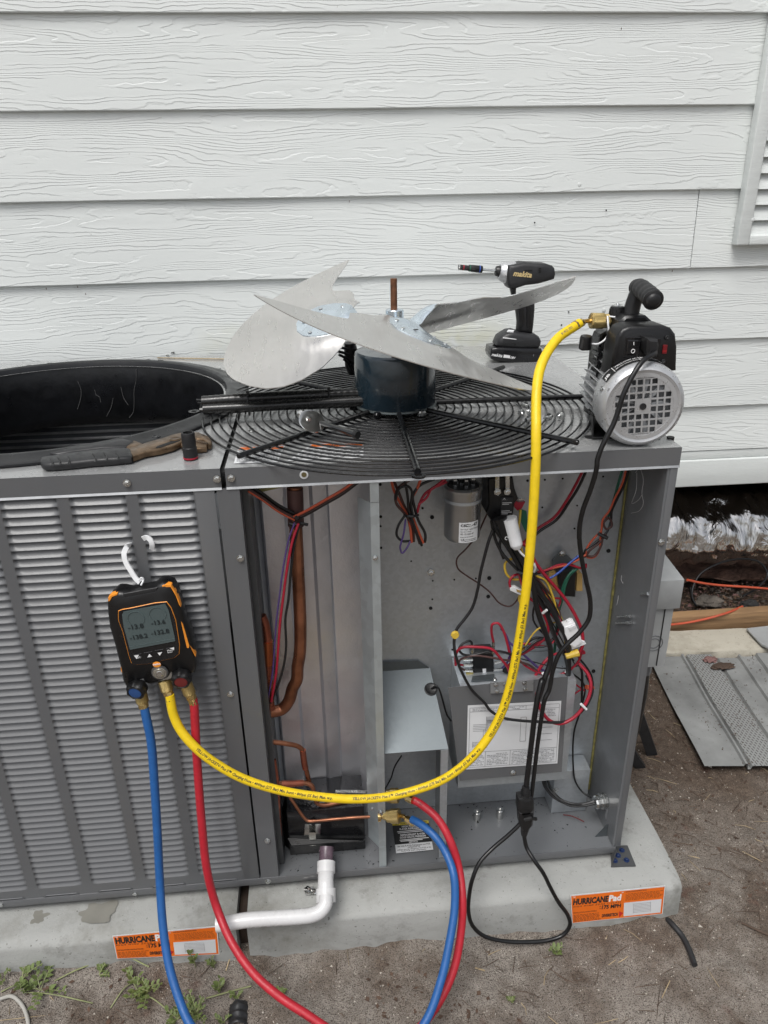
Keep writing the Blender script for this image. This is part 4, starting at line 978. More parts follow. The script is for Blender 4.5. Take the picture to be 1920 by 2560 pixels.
# --- warning label on the floor of the bay
wq = [V(p) for p in ((-0.5124,0.0313,0.1405), (-0.4273,0.0324,0.1405), (-0.4262,0.1183,0.1405), (-0.5126,0.1201,0.1405))]
wl = Geo().hexa(wq, (0, 0, .0003)).done('warning_label', INK, ac, smooth=0)
def WQ(u, v_, l=.0008): return bilerp(wq, u, v_)+V((0, 0, l))
wup = wq[3]-wq[0]
Geo().quad([WQ(0, .90, .0006), WQ(1, .90, .0006), WQ(1, 1, .0006), WQ(0, 1, .0006)]).done('yellow_band', LABYEL, wl, smooth=0, fix=False)
Geo().quad([WQ(0, 0, .0006), WQ(1, 0, .0006), WQ(1, .27, .0006), WQ(0, .27, .0006)]).done('white_band', PAPER, wl, smooth=0, fix=False)
text('ATTENTION', WQ(.08, .915), WQ(.56, .915), wup, INK, wl, 0, h=.006, bold=.02); text('CAUTION', WQ(.6, .915), WQ(.96, .915), wup, INK, wl, 0, h=.006, bold=.02)
text('HIGH PRESSURE', WQ(.25, .81), WQ(.75, .81), wup, INKW, wl, 0, h=.0055, bold=.02); text('R-410A REFRIGERANT', WQ(.18, .73), WQ(.85, .73), wup, INKW, wl, 0, h=.0055, bold=.02)
text('REFRIGERANT R-410A', WQ(.18, .53), WQ(.85, .53), wup, INKW, wl, 0, h=.0055, bold=.02); text('SOUS HAUTE PRESSION', WQ(.16, .45), WQ(.86, .45), wup, INKW, wl, 0, h=.0055, bold=.02)
text('SERVICE', WQ(.38, .285), WQ(.62, .285), wup, INKW, wl, 0, h=.005, bold=.01)
rows = [(WQ(.1+.02*k, z), (wq[1]-wq[0])*w, wup*.02) for k, (z, w) in enumerate(((.67, .8), (.625, .7), (.39, .8), (.35, .6)))]
bars(rows, INKW, wl)
text('use only R-410A Refrigerant and POE', WQ(.06, .18), WQ(.94, .18), wup, INK, wl, 0, h=.005); text('compressor oil', WQ(.33, .13), WQ(.66, .13), wup, INK, wl, 0, h=.005)
text('utiliser que du refrigerant R-410A et de', WQ(.04, .075), WQ(.95, .075), wup, INK, wl, 0, h=.004); text("l'huile POE pour compresseur", WQ(.14, .025), WQ(.82, .025), wup, INK, wl, 0, h=.004)

# --- refrigerant pipes
def pipe(pts, r, mat=None, name='copper_pipe'): return wire(name, pts, r, mat or COPPER, ac, seg=8, n=14)
pipe([(-0.6845,0.075,1.0283),(-0.6877,0.075,0.9596),(-0.6894,0.075,0.8808),(-0.6911,0.075,0.7922),(-0.693,0.075,0.7306),(-0.6975,0.075,0.6704),(-0.7043,0.075,0.635),(-0.7083,0.075,0.602), (-0.7178,0.075,0.5827),(-0.727,0.075,0.5527),(-0.743,0.075,0.5316),(-0.7596,0.07,0.5311),(-0.7702,0.065,0.535)], .0125)
Geo().tube([(-0.685,0.075,1.0243), (-0.6861,0.075,0.9841), (-0.6876,0.075,0.9499)], .0150, 16).done('pipe_sleeve', simple('brown_heat_shrink', (.10, .05, .045), .5, .2), ac)
pipe([(-0.7648,0.062,0.7672),(-0.7608,0.062,0.7532),(-0.7583,0.062,0.7251),(-0.7599,0.062,0.681),(-0.7626,0.062,0.6294), (-0.763,0.062,0.5963),(-0.7638,0.062,0.5728),(-0.7652,0.062,0.5439)], .0085, COPPER_RED)
Geo().tube([(-0.7585,0.062,0.7095), (-0.7617,0.062,0.6554)], .0105, 14).done('brazed_joint', simple('orange_brazed_copper', (.45, .13, .05), .35, .8), ac)
pipe([(-0.7695,0.055,0.4648),(-0.7424,0.06,0.4536),(-0.7166,0.068,0.4369),(-0.7075,0.07,0.4233),(-0.7058,0.07,0.3935),(-0.7011,0.07,0.3591),(-0.6977,0.07,0.332)], .0052)
Geo().tube([(-0.7066,0.07,0.4232), (-0.7058,0.07,0.3935), (-0.7038,0.07,0.3726)], .0068, 12).done('brazed_joint', COPPER_RED, ac)
pipe([(-0.7647,0.05,0.3561),(-0.7352,0.055,0.3471),(-0.7065,0.06,0.3416),(-0.6924,0.06,0.3314),(-0.6885,0.06,0.3058),(-0.6833,0.06,0.2818),(-0.6688,0.06,0.2743),(-0.6358,0.065,0.2725),(-0.6055,0.07,0.2714)], .0052)
Geo().tube([(-0.7564,0.052,0.3522), (-0.7352,0.055,0.3471), (-0.7108,0.06,0.3421)], .0070, 12).done('brazed_joint', COPPER_RED, ac)
pipe([(-0.7397,0.03,0.335),(-0.7281,0.025,0.314),(-0.7124,0.018,0.2867),(-0.7042,0.015,0.2784),(-0.6868,0.012,0.2792),(-0.6519,0.008,0.2837),(-0.6085,0.004,0.2877),(-0.5708,0.004,0.2862)], .0034)
pipe([(-0.7648,0.035,0.4346),(-0.7627,0.035,0.3943),(-0.7634,0.035,0.3383),(-0.7659,0.035,0.2809),(-0.7672,0.035,0.2217)], .0038, COPPER_RED)
pipe([(-0.7653,0.06,0.3333),(-0.7696,0.06,0.295),(-0.7695,0.06,0.2556)], .005)
Geo().tube([(-0.6418,0.05,0.32), (-0.6051,0.05,0.3161), (-0.5698,0.05,0.3108)], .0035, 8).done('steel_rod', STEEL, ac)
# --- compressor and black shield with bright clamp
cmp_ = Geo().lathe(V((-0.7173,0.11,0.2149))+V((0, 0, -.075)), (0, 0, 1), [(0, .055), (.06, .058), (.085, .052), (.105, .035), (.112, .012)], 28).done('compressor_dome', BLACK, ac)
shd = Geo().box((V((-0.7516,0.05,0.1955)).x, .052, HB), (V((-0.5807,0.05,0.1758)).x, .15, V((-0.6514,0.05,0.2687)).z)).done('black_shield_box', GLOSSBK, ac, bevel=.002)
Geo().hexa([(-0.7535,0.045,0.2012), (-0.581,0.045,0.1804), (-0.5878,0.03,0.1901), (-0.7447,0.03,0.1942)], (0, .002, -.006)).done('shield_foot', BLACK, ac)
clp = Geo().hexa([(-0.7166,0.047,0.1988), (-0.6813,0.047,0.1956), (-0.6768,0.055,0.2465), (-0.711,0.055,0.2495)], (0, .0015, 0)).done('clamp', CHROME, ac, smooth=0)
Geo().puff([(-0.7051,0.036,0.2215),(-0.6897,0.036,0.2197),(-0.6917,0.036,0.1813),(-0.7052,0.036,0.1817)], (0, 1, 0), [(0, 0), (0, .0015)]).done('clamp_tongue', CHROME, clp)
Geo().puff([(-0.7004,0.044,0.2406),(-0.6935,0.044,0.2478),(-0.6886,0.044,0.2392),(-0.6936,0.044,0.2298)], (0, 1, 0), [(0, 0), (0, .006)]).done('clamp_bolt', BLACK, clp)
for a, b2 in (((-0.7501,0.1,0.2287), (-0.7478,0.1,0.1705)), ((-0.7653,0.09,0.2243), (-0.7516,0.09,0.2022))): Geo().rod(a, b2, .004).done('rubber_link', BLACK, ac)
for k in range(7):
    a = V((-0.7496,0.08,0.2729)); wire('wire', [a+V((random.uniform(0, .05), 0, random.uniform(-.01, .02))), a+V((.03+.01*k, -.02, .01)), a+V((.05+.012*k, .01, random.uniform(-.02, .02)))], .0016, WBLK, ac)
# wires tied to the big pipe
def bundle(pts, offs, mats, rs, parent=ac, name='wire'):
    for k, (o, m) in enumerate(zip(offs, mats)):
        wire(name, [V(p)+V(o)*(1 if isinstance(rs, (int, float)) else 1) for p in pts], rs if isinstance(rs, (int, float)) else rs[k], m, parent)
bundle([(-0.7625,0.02,1.0505),(-0.7394,0.03,1.0273),(-0.7161,0.045,0.9988),(-0.6888,0.055,0.9755)], [(0, 0, -.005), (0, -.002, 0), (0, .003, .004), (0, 0, .008)], [WORG, WBRN, WBLK, WBLK], .0026)
bundle([(-0.6889,0.055,0.9741),(-0.6634,0.045,0.9905),(-0.6284,0.03,1.0161),(-0.5992,0.02,1.0367),(-0.5742,0.01,1.0597),(-0.561,0.01,1.0715)], [(0, -.003, .004), (0, 0, -.001), (0, .002, -.006)], [WORG, WBRN, WBLK], .0026)
bundle([(-0.6815,0.05,0.9651),(-0.6937,0.045,0.9354),(-0.707,0.04,0.883),(-0.7188,0.04,0.8205),(-0.7294,0.04,0.7616),(-0.7382,0.04,0.6944),(-0.7458,0.04,0.6439),(-0.7606,0.045,0.5755)], [(0, 0, 0), (-.007, 0, .002)], [WRED, WPUR], [.0026, .0017])
wire('wire', [(-0.6797,0.052,0.9641),(-0.6921,0.048,0.9228),(-0.7017,0.044,0.8692),(-0.7098,0.042,0.8128),(-0.7187,0.042,0.7687),(-0.7216,0.042,0.7074),(-0.7283,0.042,0.6668),(-0.7442,0.045,0.614),(-0.7627,0.05,0.5684)], .0025, WBLK, ac)
Geo().tube([(-0.6992,0.06,0.9616), (-0.69,0.058,0.9579), (-0.6762,0.058,0.9612), (-0.6648,0.058,0.9578)], .0032, 6).done('cable_tie', WBLK, ac)
Geo().tube([(-0.686,0.05,0.9802), (-0.6826,0.048,0.9756), (-0.6812,0.05,0.9786)], .004, 6).done('cable_tie', WBLK, ac)
# orange and brown coil hanging near the top of the bay
for k, (pts, m, r) in enumerate((
    ([(-0.5115,0.05,1.0435),(-0.5047,0.06,1.0155),(-0.4914,0.07,0.9836),(-0.4801,0.07,0.961),(-0.4738,0.07,0.9327),(-0.4713,0.07,0.9042)], WORG, .0027),
    ([(-0.5074,0.055,1.0413),(-0.4967,0.065,1.013),(-0.4863,0.07,0.9833),(-0.4744,0.075,0.9556),(-0.468,0.075,0.93),(-0.4667,0.075,0.9029)], WBRN, .0027),
    ([(-0.4564,0.05,1.0433),(-0.4624,0.06,1.0185),(-0.4718,0.065,0.9955),(-0.4724,0.07,0.9716),(-0.4686,0.07,0.9548),(-0.4584,0.07,0.9261),(-0.4492,0.07,0.9014)], WORG, .0027),
    ([(-0.4748,0.05,1.0416),(-0.4952,0.055,1.0249),(-0.5023,0.06,1.0073),(-0.5012,0.06,0.9911),(-0.4844,0.066,0.9657),(-0.4666,0.066,0.9341),(-0.4562,0.066,0.9023)], WBRN, .0027),
    ([(-0.4859,0.05,1.0396),(-0.4799,0.06,1.0034),(-0.4772,0.062,0.9726),(-0.4709,0.062,0.953),(-0.462,0.062,0.9245),(-0.4529,0.062,0.8998)], WBLK, .0027),
    ([(-0.4851,0.06,0.9657),(-0.4981,0.058,0.9453),(-0.5008,0.058,0.9259),(-0.4907,0.058,0.914),(-0.4761,0.062,0.9112)], WBLK, .0025),
    ([(-0.4838,0.06,0.9574),(-0.4883,0.056,0.9289),(-0.4949,0.055,0.9016),(-0.4912,0.055,0.89),(-0.482,0.056,0.9003),(-0.4751,0.06,0.9121)], WPUR, .0018),
    ([(-0.4103,0.06,1.0344),(-0.4292,0.065,1.0174),(-0.446,0.07,1.0029),(-0.456,0.07,0.9844),(-0.461,0.07,0.9654)], WRED, .0027),
    ([(-0.4302,0.06,1.0354),(-0.4575,0.06,1.0236),(-0.4699,0.06,1.0056),(-0.4667,0.065,0.9789),(-0.4587,0.068,0.9495),(-0.4454,0.07,0.9197),(-0.4458,0.07,0.9026)], WBLK, .0027),
    ([(-0.4068,0.065,1.027),(-0.4217,0.065,1.0197),(-0.4342,0.065,1.015),(-0.4441,0.065,0.9967),(-0.4592,0.065,0.984)], WRED, .0024),
    ([(-0.5029,0.055,1.0014),(-0.4956,0.052,1.0235),(-0.4808,0.052,1.0267),(-0.473,0.055,1.0158),(-0.4737,0.06,0.9869),(-0.4697,0.062,0.9612)], WBLK, .0025))):
    wire('wire', pts, r, m, ac)
Geo().tube([(-0.4866,0.062,0.9663), (-0.4806,0.055,0.9655), (-0.4706,0.055,0.9649), (-0.4596,0.065,0.9626)], .0026, 6).done('cable_tie', WBLK, ac)

# --- wiring of the right part of the bay (x, y in the photograph, depth)
WS = (
 # red and black pair from top right to contactor
 ([(-0.1353,0.1,1.0295),(-0.143,0.12,0.9832),(-0.1555,0.13,0.9452),(-0.1741,0.14,0.9065),(-0.206,0.14,0.8843),(-0.2299,0.13,0.8662),(-0.2432,0.12,0.8598)], WRED, .0030),
 ([(-0.1287,0.1,1.0292),(-0.137,0.12,0.9772),(-0.1497,0.13,0.942),(-0.1682,0.14,0.9017),(-0.2,0.14,0.8794),(-0.2267,0.13,0.86)], WBLK, .0030),
 # green, orange, black, brown harness from the top
 ([(-0.0593,0.1,1.0258),(-0.0605,0.11,0.9885),(-0.0616,0.12,0.9472),(-0.0616,0.13,0.9194),(-0.0656,0.13,0.9048)], WGRN, .0026),
 ([(-0.0571,0.09,1.0293),(-0.0568,0.1,0.9922),(-0.0648,0.11,0.9545),(-0.0708,0.115,0.9265),(-0.0814,0.115,0.9094),(-0.082,0.115,0.8886),(-0.0844,0.11,0.8671),(-0.0836,0.11,0.8458),(-0.093,0.11,0.828),(-0.1072,0.11,0.8289),(-0.1115,0.11,0.8445),(-0.0998,0.11,0.868),(-0.0849,0.11,0.8852)], WORG, .0022),
 ([(-0.0495,0.095,1.0271),(-0.0512,0.105,0.9843),(-0.0571,0.115,0.952),(-0.0631,0.12,0.9239),(-0.0622,0.12,0.9031),(-0.0712,0.115,0.879),(-0.0961,0.11,0.8587),(-0.1129,0.11,0.8446),(-0.1128,0.11,0.8292)], WBLK, .0026),
 ([(-0.0699,0.12,0.9095),(-0.0778,0.118,0.899),(-0.0722,0.115,0.8881),(-0.0616,0.115,0.8934),(-0.0648,0.118,0.9071),(-0.0758,0.12,0.9128)], WBRN, .0024),
 ([(-0.073,0.11,0.8785),(-0.0885,0.108,0.8593),(-0.1064,0.108,0.8421),(-0.1083,0.108,0.833),(-0.0941,0.108,0.8321),(-0.0822,0.108,0.8528),(-0.0794,0.11,0.8728)], WBRN, .0024),
 ([(-0.1131,0.11,0.8323),(-0.1365,0.105,0.8241),(-0.1628,0.1,0.8191),(-0.1916,0.095,0.8114),(-0.2151,0.09,0.8094)], WBLK, .0024),
 ([(-0.1126,0.105,0.8379),(-0.1303,0.1,0.8293),(-0.1532,0.096,0.8222),(-0.1819,0.092,0.8185),(-0.2132,0.088,0.8135)], WORG, .0022),
 ([(-0.1297,0.1,0.8385),(-0.1535,0.095,0.8212),(-0.1733,0.09,0.8067),(-0.1926,0.088,0.7967),(-0.2093,0.088,0.7978),(-0.2208,0.088,0.8048)], WBLU, .0024),
 ([(-0.1045,0.12,0.808),(-0.105,0.12,0.7986),(-0.119,0.11,0.8048),(-0.1489,0.1,0.8198),(-0.173,0.095,0.8224),(-0.1962,0.09,0.8159),(-0.2159,0.088,0.8136)], WRED, .0026),
 ([(-0.1247,0.11,0.8052),(-0.1422,0.105,0.7934),(-0.1519,0.1,0.7717),(-0.1549,0.1,0.7401),(-0.1609,0.1,0.7081),(-0.1613,0.1,0.6586),(-0.1617,0.1,0.6077)], WGRN, .0030),
 ([(-0.1337,0.108,0.8037),(-0.1492,0.1,0.7903),(-0.1579,0.1,0.7594),(-0.1585,0.1,0.7145)], WGRN, .0024),
 # black bundle from the contactor down
 ([(-0.3124,0.08,0.9385),(-0.3062,0.075,0.9205),(-0.2932,0.07,0.8991),(-0.2764,0.068,0.8729),(-0.2621,0.066,0.8464),(-0.2448,0.064,0.8194),(-0.2277,0.062,0.7982)], WBLK, .0060),
 ([(-0.3162,0.08,0.9359),(-0.307,0.078,0.8961),(-0.2931,0.075,0.8674),(-0.2715,0.07,0.842),(-0.249,0.068,0.8175)], WBLK, .0032),
 ([(-0.2952,0.08,0.9347),(-0.2855,0.07,0.9044),(-0.2691,0.066,0.8763),(-0.2519,0.064,0.8468),(-0.2346,0.062,0.8198),(-0.2157,0.062,0.782),(-0.191,0.062,0.7461),(-0.1712,0.062,0.7065),(-0.1501,0.064,0.6646),(-0.1413,0.066,0.6024),(-0.1376,0.07,0.5579)], WBLK, .0058),
 ([(-0.2251,0.07,0.7935),(-0.2117,0.07,0.7585),(-0.195,0.072,0.7277),(-0.1834,0.074,0.6934),(-0.1645,0.078,0.6499),(-0.1435,0.08,0.6132)], WBLK, .0050),
 ([(-0.285,0.085,0.8884),(-0.2729,0.08,0.8636),(-0.2586,0.078,0.8399),(-0.2466,0.075,0.8075)], WRED, .0026),
 ([(-0.2745,0.08,0.8931),(-0.2655,0.075,0.8539),(-0.2533,0.072,0.8156),(-0.2411,0.07,0.7853)], WBRN, .0026),
 ([(-0.2521,0.11,0.9418),(-0.2553,0.1,0.9291),(-0.2581,0.095,0.9083),(-0.2555,0.09,0.8871),(-0.2498,0.085,0.8597),(-0.2358,0.08,0.8314),(-0.2179,0.08,0.8089),(-0.2006,0.08,0.7986),(-0.1876,0.08,0.7729),(-0.1768,0.08,0.7406),(-0.1714,0.08,0.7082),(-0.1531,0.075,0.6905)], WYEL, .0026),
 ([(-0.2568,0.085,0.8867),(-0.2383,0.08,0.8704),(-0.2263,0.078,0.8438),(-0.2118,0.076,0.8229),(-0.1967,0.076,0.8036),(-0.1753,0.076,0.7774),(-0.1541,0.074,0.7489),(-0.1359,0.07,0.7182),(-0.1196,0.066,0.6807),(-0.1159,0.064,0.6488),(-0.1204,0.066,0.6278)], WRED, .0036),
 ([(-0.2513,0.09,0.8392),(-0.2673,0.088,0.8473),(-0.2823,0.086,0.8403),(-0.2813,0.086,0.819),(-0.2681,0.086,0.8028),(-0.2481,0.088,0.7989)], WYEL, .0026),
 ([(-0.2445,0.09,0.7711),(-0.2492,0.09,0.7557),(-0.244,0.09,0.7394),(-0.2323,0.09,0.7322)], WYEL, .0026),
 ([(-0.2565,0.085,0.8361),(-0.2537,0.08,0.8113),(-0.2452,0.075,0.7859),(-0.2328,0.075,0.7633),(-0.215,0.075,0.7463),(-0.1992,0.075,0.7197),(-0.1885,0.075,0.6899),(-0.1889,0.078,0.6683),(-0.2067,0.08,0.6451),(-0.228,0.082,0.6287)], WRED, .0030),
 ([(-0.2552,0.085,0.8133),(-0.2674,0.08,0.8122),(-0.2741,0.078,0.8015),(-0.2719,0.078,0.786)], WRED, .0026),
 ([(-0.2234,0.08,0.8093),(-0.2016,0.082,0.7821),(-0.1792,0.084,0.7511),(-0.1654,0.085,0.724),(-0.1576,0.085,0.6976),(-0.1472,0.08,0.6902)], WBRN, .0024),
 ([(-0.2196,0.082,0.8018),(-0.2031,0.084,0.7717),(-0.1843,0.086,0.7535),(-0.1636,0.088,0.7477),(-0.167,0.09,0.7276),(-0.1832,0.088,0.7459)], WRED, .0022),
 # thin brown loop round the left
 ([(-0.32,0.1,0.9443),(-0.3362,0.115,0.8889),(-0.356,0.12,0.8577),(-0.3733,0.12,0.8375),(-0.3714,0.12,0.8159),(-0.3514,0.12,0.796),(-0.3285,0.12,0.7787),(-0.3023,0.12,0.7547),(-0.2825,0.115,0.7305),(-0.2635,0.11,0.7241),(-0.2527,0.1,0.7405),(-0.2452,0.1,0.7559)], WBRN, .0017),
 # black lead down the left to the relay and under the diagram
 ([(-0.3152,0.07,0.9205),(-0.3226,0.068,0.899),(-0.3298,0.066,0.8684),(-0.3369,0.064,0.8345),(-0.3414,0.062,0.7998),(-0.3512,0.06,0.7587),(-0.3672,0.058,0.733),(-0.3822,0.055,0.7139),(-0.3881,0.05,0.6921),(-0.3886,0.045,0.6762),(-0.3835,0.04,0.6501),(-0.3709,0.036,0.6158),(-0.3506,0.034,0.5754),(-0.3245,0.032,0.5439), (-0.3116,0.03,0.5242),(-0.285,0.028,0.5054),(-0.2523,0.026,0.4972),(-0.2126,0.025,0.4912),(-0.1754,0.026,0.485),(-0.1472,0.03,0.4819),(-0.1203,0.034,0.4958),(-0.1002,0.04,0.5175),(-0.0894,0.05,0.5449),(-0.1021,0.06,0.5742)], WBLK, .0031),
 ([(-0.2877,0.08,0.9171),(-0.2985,0.078,0.8839),(-0.289,0.078,0.8538)], WBLK, .0030),
 # loops over the control box
 ([(-0.2976,0.09,0.6522),(-0.3043,0.085,0.6824),(-0.3035,0.08,0.7034),(-0.2929,0.078,0.7054),(-0.2812,0.076,0.6864),(-0.2716,0.074,0.6542),(-0.2646,0.074,0.6303),(-0.246,0.076,0.614)], WRED, .0028),
 ([(-0.2861,0.08,0.6907),(-0.2761,0.078,0.6782),(-0.2683,0.076,0.6559),(-0.2642,0.076,0.6323),(-0.2703,0.08,0.603),(-0.2771,0.085,0.5897)], WPUR, .0022),
 ([(-0.3416,0.09,0.6489),(-0.3481,0.088,0.6607),(-0.3627,0.085,0.6572),(-0.3719,0.08,0.648),(-0.3634,0.078,0.6354),(-0.3357,0.075,0.6353),(-0.3084,0.072,0.6435),(-0.2832,0.07,0.6412),(-0.2542,0.07,0.6306),(-0.2343,0.072,0.6393),(-0.2145,0.075,0.6557),(-0.1934,0.08,0.6607),(-0.1799,0.085,0.6531)], WBLK, .0026),
 ([(-0.377,0.085,0.6047),(-0.3773,0.08,0.6385),(-0.3673,0.075,0.6544),(-0.3375,0.07,0.657),(-0.3068,0.068,0.651),(-0.2888,0.068,0.6297),(-0.2667,0.07,0.5961),(-0.2587,0.075,0.5782)], WRED, .0030),
 ([(-0.3602,0.09,0.5998),(-0.3708,0.088,0.6054),(-0.3761,0.085,0.6249)], WRED, .0022),
 ([(-0.357,0.09,0.5875),(-0.3698,0.085,0.6007),(-0.3684,0.08,0.621),(-0.3444,0.074,0.6333),(-0.3111,0.07,0.6301),(-0.2799,0.068,0.6223),(-0.2534,0.07,0.6154),(-0.2226,0.074,0.5999),(-0.1904,0.078,0.5703),(-0.1661,0.08,0.5669)], WBRN, .0024),
 ([(-0.2704,0.08,0.66),(-0.2468,0.078,0.6362),(-0.2222,0.078,0.6107),(-0.1998,0.08,0.5869),(-0.1814,0.08,0.5751)], WPUR, .0024),
 ([(-0.2582,0.075,0.6224),(-0.2293,0.078,0.6315),(-0.2071,0.08,0.6518),(-0.1867,0.082,0.6556),(-0.1709,0.085,0.6491)], WRED, .0032),
 ([(-0.2681,0.08,0.6164),(-0.2514,0.078,0.6164),(-0.2276,0.076,0.5955),(-0.2033,0.076,0.5798),(-0.1793,0.076,0.5709),(-0.15,0.076,0.5702),(-0.1277,0.076,0.5839),(-0.1148,0.076,0.6035),(-0.1123,0.076,0.6237)], WRED, .0026),
 ([(-0.2622,0.09,0.6055),(-0.2525,0.09,0.5876),(-0.2589,0.085,0.5744),(-0.2642,0.09,0.5885),(-0.2533,0.09,0.6014)], WRED, .0026),
 ([(-0.1739,0.085,0.6122),(-0.189,0.08,0.5998),(-0.2027,0.078,0.5783),(-0.2103,0.076,0.5526),(-0.2061,0.074,0.5256),(-0.2,0.06,0.5075), (-0.2107,0.045,0.5472),(-0.205,0.035,0.5187),(-0.1844,0.03,0.4886),(-0.1609,0.028,0.4787),(-0.1344,0.03,0.4881),(-0.1147,0.034,0.5074),(-0.1001,0.04,0.5335),(-0.0948,0.048,0.5588),(-0.0991,0.06,0.5779),(-0.1157,0.075,0.596)], WRED, .0038),
 ([(-0.1739,0.085,0.6122),(-0.1587,0.08,0.6212),(-0.1275,0.078,0.6218),(-0.103,0.08,0.6168),(-0.1128,0.08,0.6277)], WRED, .0026),
 ([(-0.1089,0.08,0.6173),(-0.119,0.078,0.5921),(-0.1378,0.078,0.5729),(-0.1543,0.08,0.5659)], WBRN, .0022),
 ([(-0.1278,0.1,0.5385),(-0.1083,0.1,0.5226),(-0.0852,0.1,0.5026)], WRED, .0018),
 ([(-0.1194,0.1,0.4763),(-0.106,0.1,0.4971),(-0.089,0.1,0.5101)], WRED, .0018),
 ([(-0.1135,0.08,0.604),(-0.0947,0.085,0.5783),(-0.0781,0.09,0.5488),(-0.0726,0.09,0.5234),(-0.078,0.085,0.4989),(-0.0902,0.08,0.4821)], WBLK, .0024),
 ([(-0.1118,0.09,0.59),(-0.0982,0.095,0.5574),(-0.0914,0.1,0.5031),(-0.0876,0.1,0.4624)], WBLK, .0028),
 ([(-0.1397,0.09,0.606),(-0.1308,0.09,0.5707),(-0.1271,0.09,0.5281),(-0.1209,0.09,0.4733)], WBLK, .0050),
 ([(-0.1871,0.09,0.6537),(-0.2103,0.09,0.6555),(-0.2268,0.09,0.6434),(-0.2345,0.09,0.6271)], WBLK, .0028),
)
for pts, m, r in WS: wire('wire', pts, r, m, ac, seg=5)
random.seed(21)
for k in range(14):                       # finer wires lost in the tangle
    a, b2 = V(random.choice(((-0.2927,0.085,0.9093), (-0.2545,0.085,0.848), (-0.2334,0.085,0.8164), (-0.2566,0.08,0.6154)))), V(random.choice(((-0.1565,0.085,0.6844), (-0.1392,0.085,0.6162), (-0.1781,0.09,0.6497), (-0.1132,0.085,0.5867))))
    j = lambda s_: V((random.uniform(-s_, s_), random.uniform(-.012, .012), random.uniform(-s_, s_)))
    wire('wire', [a+j(.006), a.lerp(b2, .3)+j(.022), a.lerp(b2, .65)+j(.022), b2+j(.008)], random.choice((.0014, .0018, .0022)), random.choice((WBLK, WBLK, WBLK, WRED, WBRN, WPUR, WYEL)), ac, seg=6)
# connectors, ties, nuts
def slab(name, pts, depth, mat, parent=ac, ins=.001): return Geo().puff(pts, (0, 1, 0), [(ins, 0), (0, ins), (0, depth-ins), (ins, depth)]).done(name, mat, parent, smooth=30)
pl = slab('plug_connector', [(-0.1617,0.055,0.7006),(-0.14,0.055,0.7086),(-0.1277,0.055,0.6819),(-0.1216,0.055,0.6618),(-0.1347,0.055,0.6497),(-0.1467,0.055,0.6572),(-0.1589,0.055,0.6843)], .022, WHITE)
slab('plug_body', [(-0.1345,0.06,0.6661),(-0.1141,0.06,0.6612),(-0.109,0.06,0.6526),(-0.1242,0.06,0.6471),(-0.138,0.06,0.6416),(-0.1416,0.06,0.6502)], .016, WHITE, pl)
slab('plug_latch', [(-0.1535,0.065,0.7082),(-0.1454,0.065,0.7124),(-0.1405,0.065,0.704),(-0.1486,0.065,0.6997)], .008, WHITE, pl)
slab('plug_slot', [(-0.1539,0.053,0.6997),(-0.1403,0.053,0.7051),(-0.1369,0.053,0.6984),(-0.1504,0.053,0.692)], .003, PAPER, pl, .0005)
Geo().rod((-0.151,0.06,0.6259), (-0.1245,0.06,0.6339), .0062, .0085, 10).done('wire_nut', WYEL, ac)
Geo().rod((-0.0896,0.085,0.525), (-0.0739,0.085,0.5183), .0050, .0065, 8).done('wire_nut', WORG, ac)
Geo().lathe((-0.3876,0.05,0.7055), (0, -1, 0), [(0, .008), (.004, .009), (.008, .007)], 8).done('wire_nut', WYEL, ac)
slab('inline_fuse_holder', [(-0.2742,0.075,0.7894),(-0.2619,0.075,0.7895),(-0.2448,0.075,0.7781),(-0.2455,0.075,0.7673),(-0.2597,0.075,0.7745),(-0.2724,0.075,0.7816)], .010, WHITE)
slab('fuse', [(-0.2608,0.073,0.785),(-0.2454,0.073,0.7793),(-0.2473,0.073,0.7742),(-0.2591,0.073,0.7793)], .002, TAN, ins=.0004)
for a, b2 in (((-0.2074,0.06,0.7343), (-0.2013,0.055,0.7448)), ((-0.1455,0.07,0.5811), (-0.1386,0.068,0.5785)), ((-0.1948,0.07,0.5782), (-0.1906,0.07,0.5813)), ((-0.1194,0.03,0.525), (-0.1063,0.03,0.5098)), ((-0.2478,0.058,0.8408), (-0.2309,0.058,0.8486))):
    Geo().rod(a, b2, .0028, n=8).done('white_tie', WHITE, ac)
Geo().rod((-0.0921,0.105,0.8835), (-0.0736,0.1,0.8743), .0038, n=8).done('cable_tie', WBLK, ac)
Geo().tube([(-0.2641,0.06,0.8319), (-0.2493,0.05,0.8303), (-0.2261,0.06,0.8258)], .0035, 8).done('cable_tie', WBLK, ac)
# --- debris on the base pan
dg = Geo()
for i in range(520):
    if i % 2: x = random.uniform(-.75, -.54); y = random.uniform(.0, .13)
    else: x = random.uniform(-.53, -.03)**1; y = random.choice([random.uniform(.0, .158), random.uniform(.13, .158)])
    s_ = random.choice([.0006, .0009, .0012, .0022]); P = V((x, y, HB-.0012))
    dg.add([P+V((random.uniform(-1, 1), random.uniform(-1, 1), random.uniform(0, .5)))*s_*1.4 for _ in range(4)], [(0, 1, 2), (0, 2, 3), (0, 3, 1), (1, 3, 2)])
kind(tag(dg.done('dirt_crumbs', HOLE, smooth=0), 'black dirt crumbs scattered over the base pan of the open bay', 'dirt'), 'stuff')
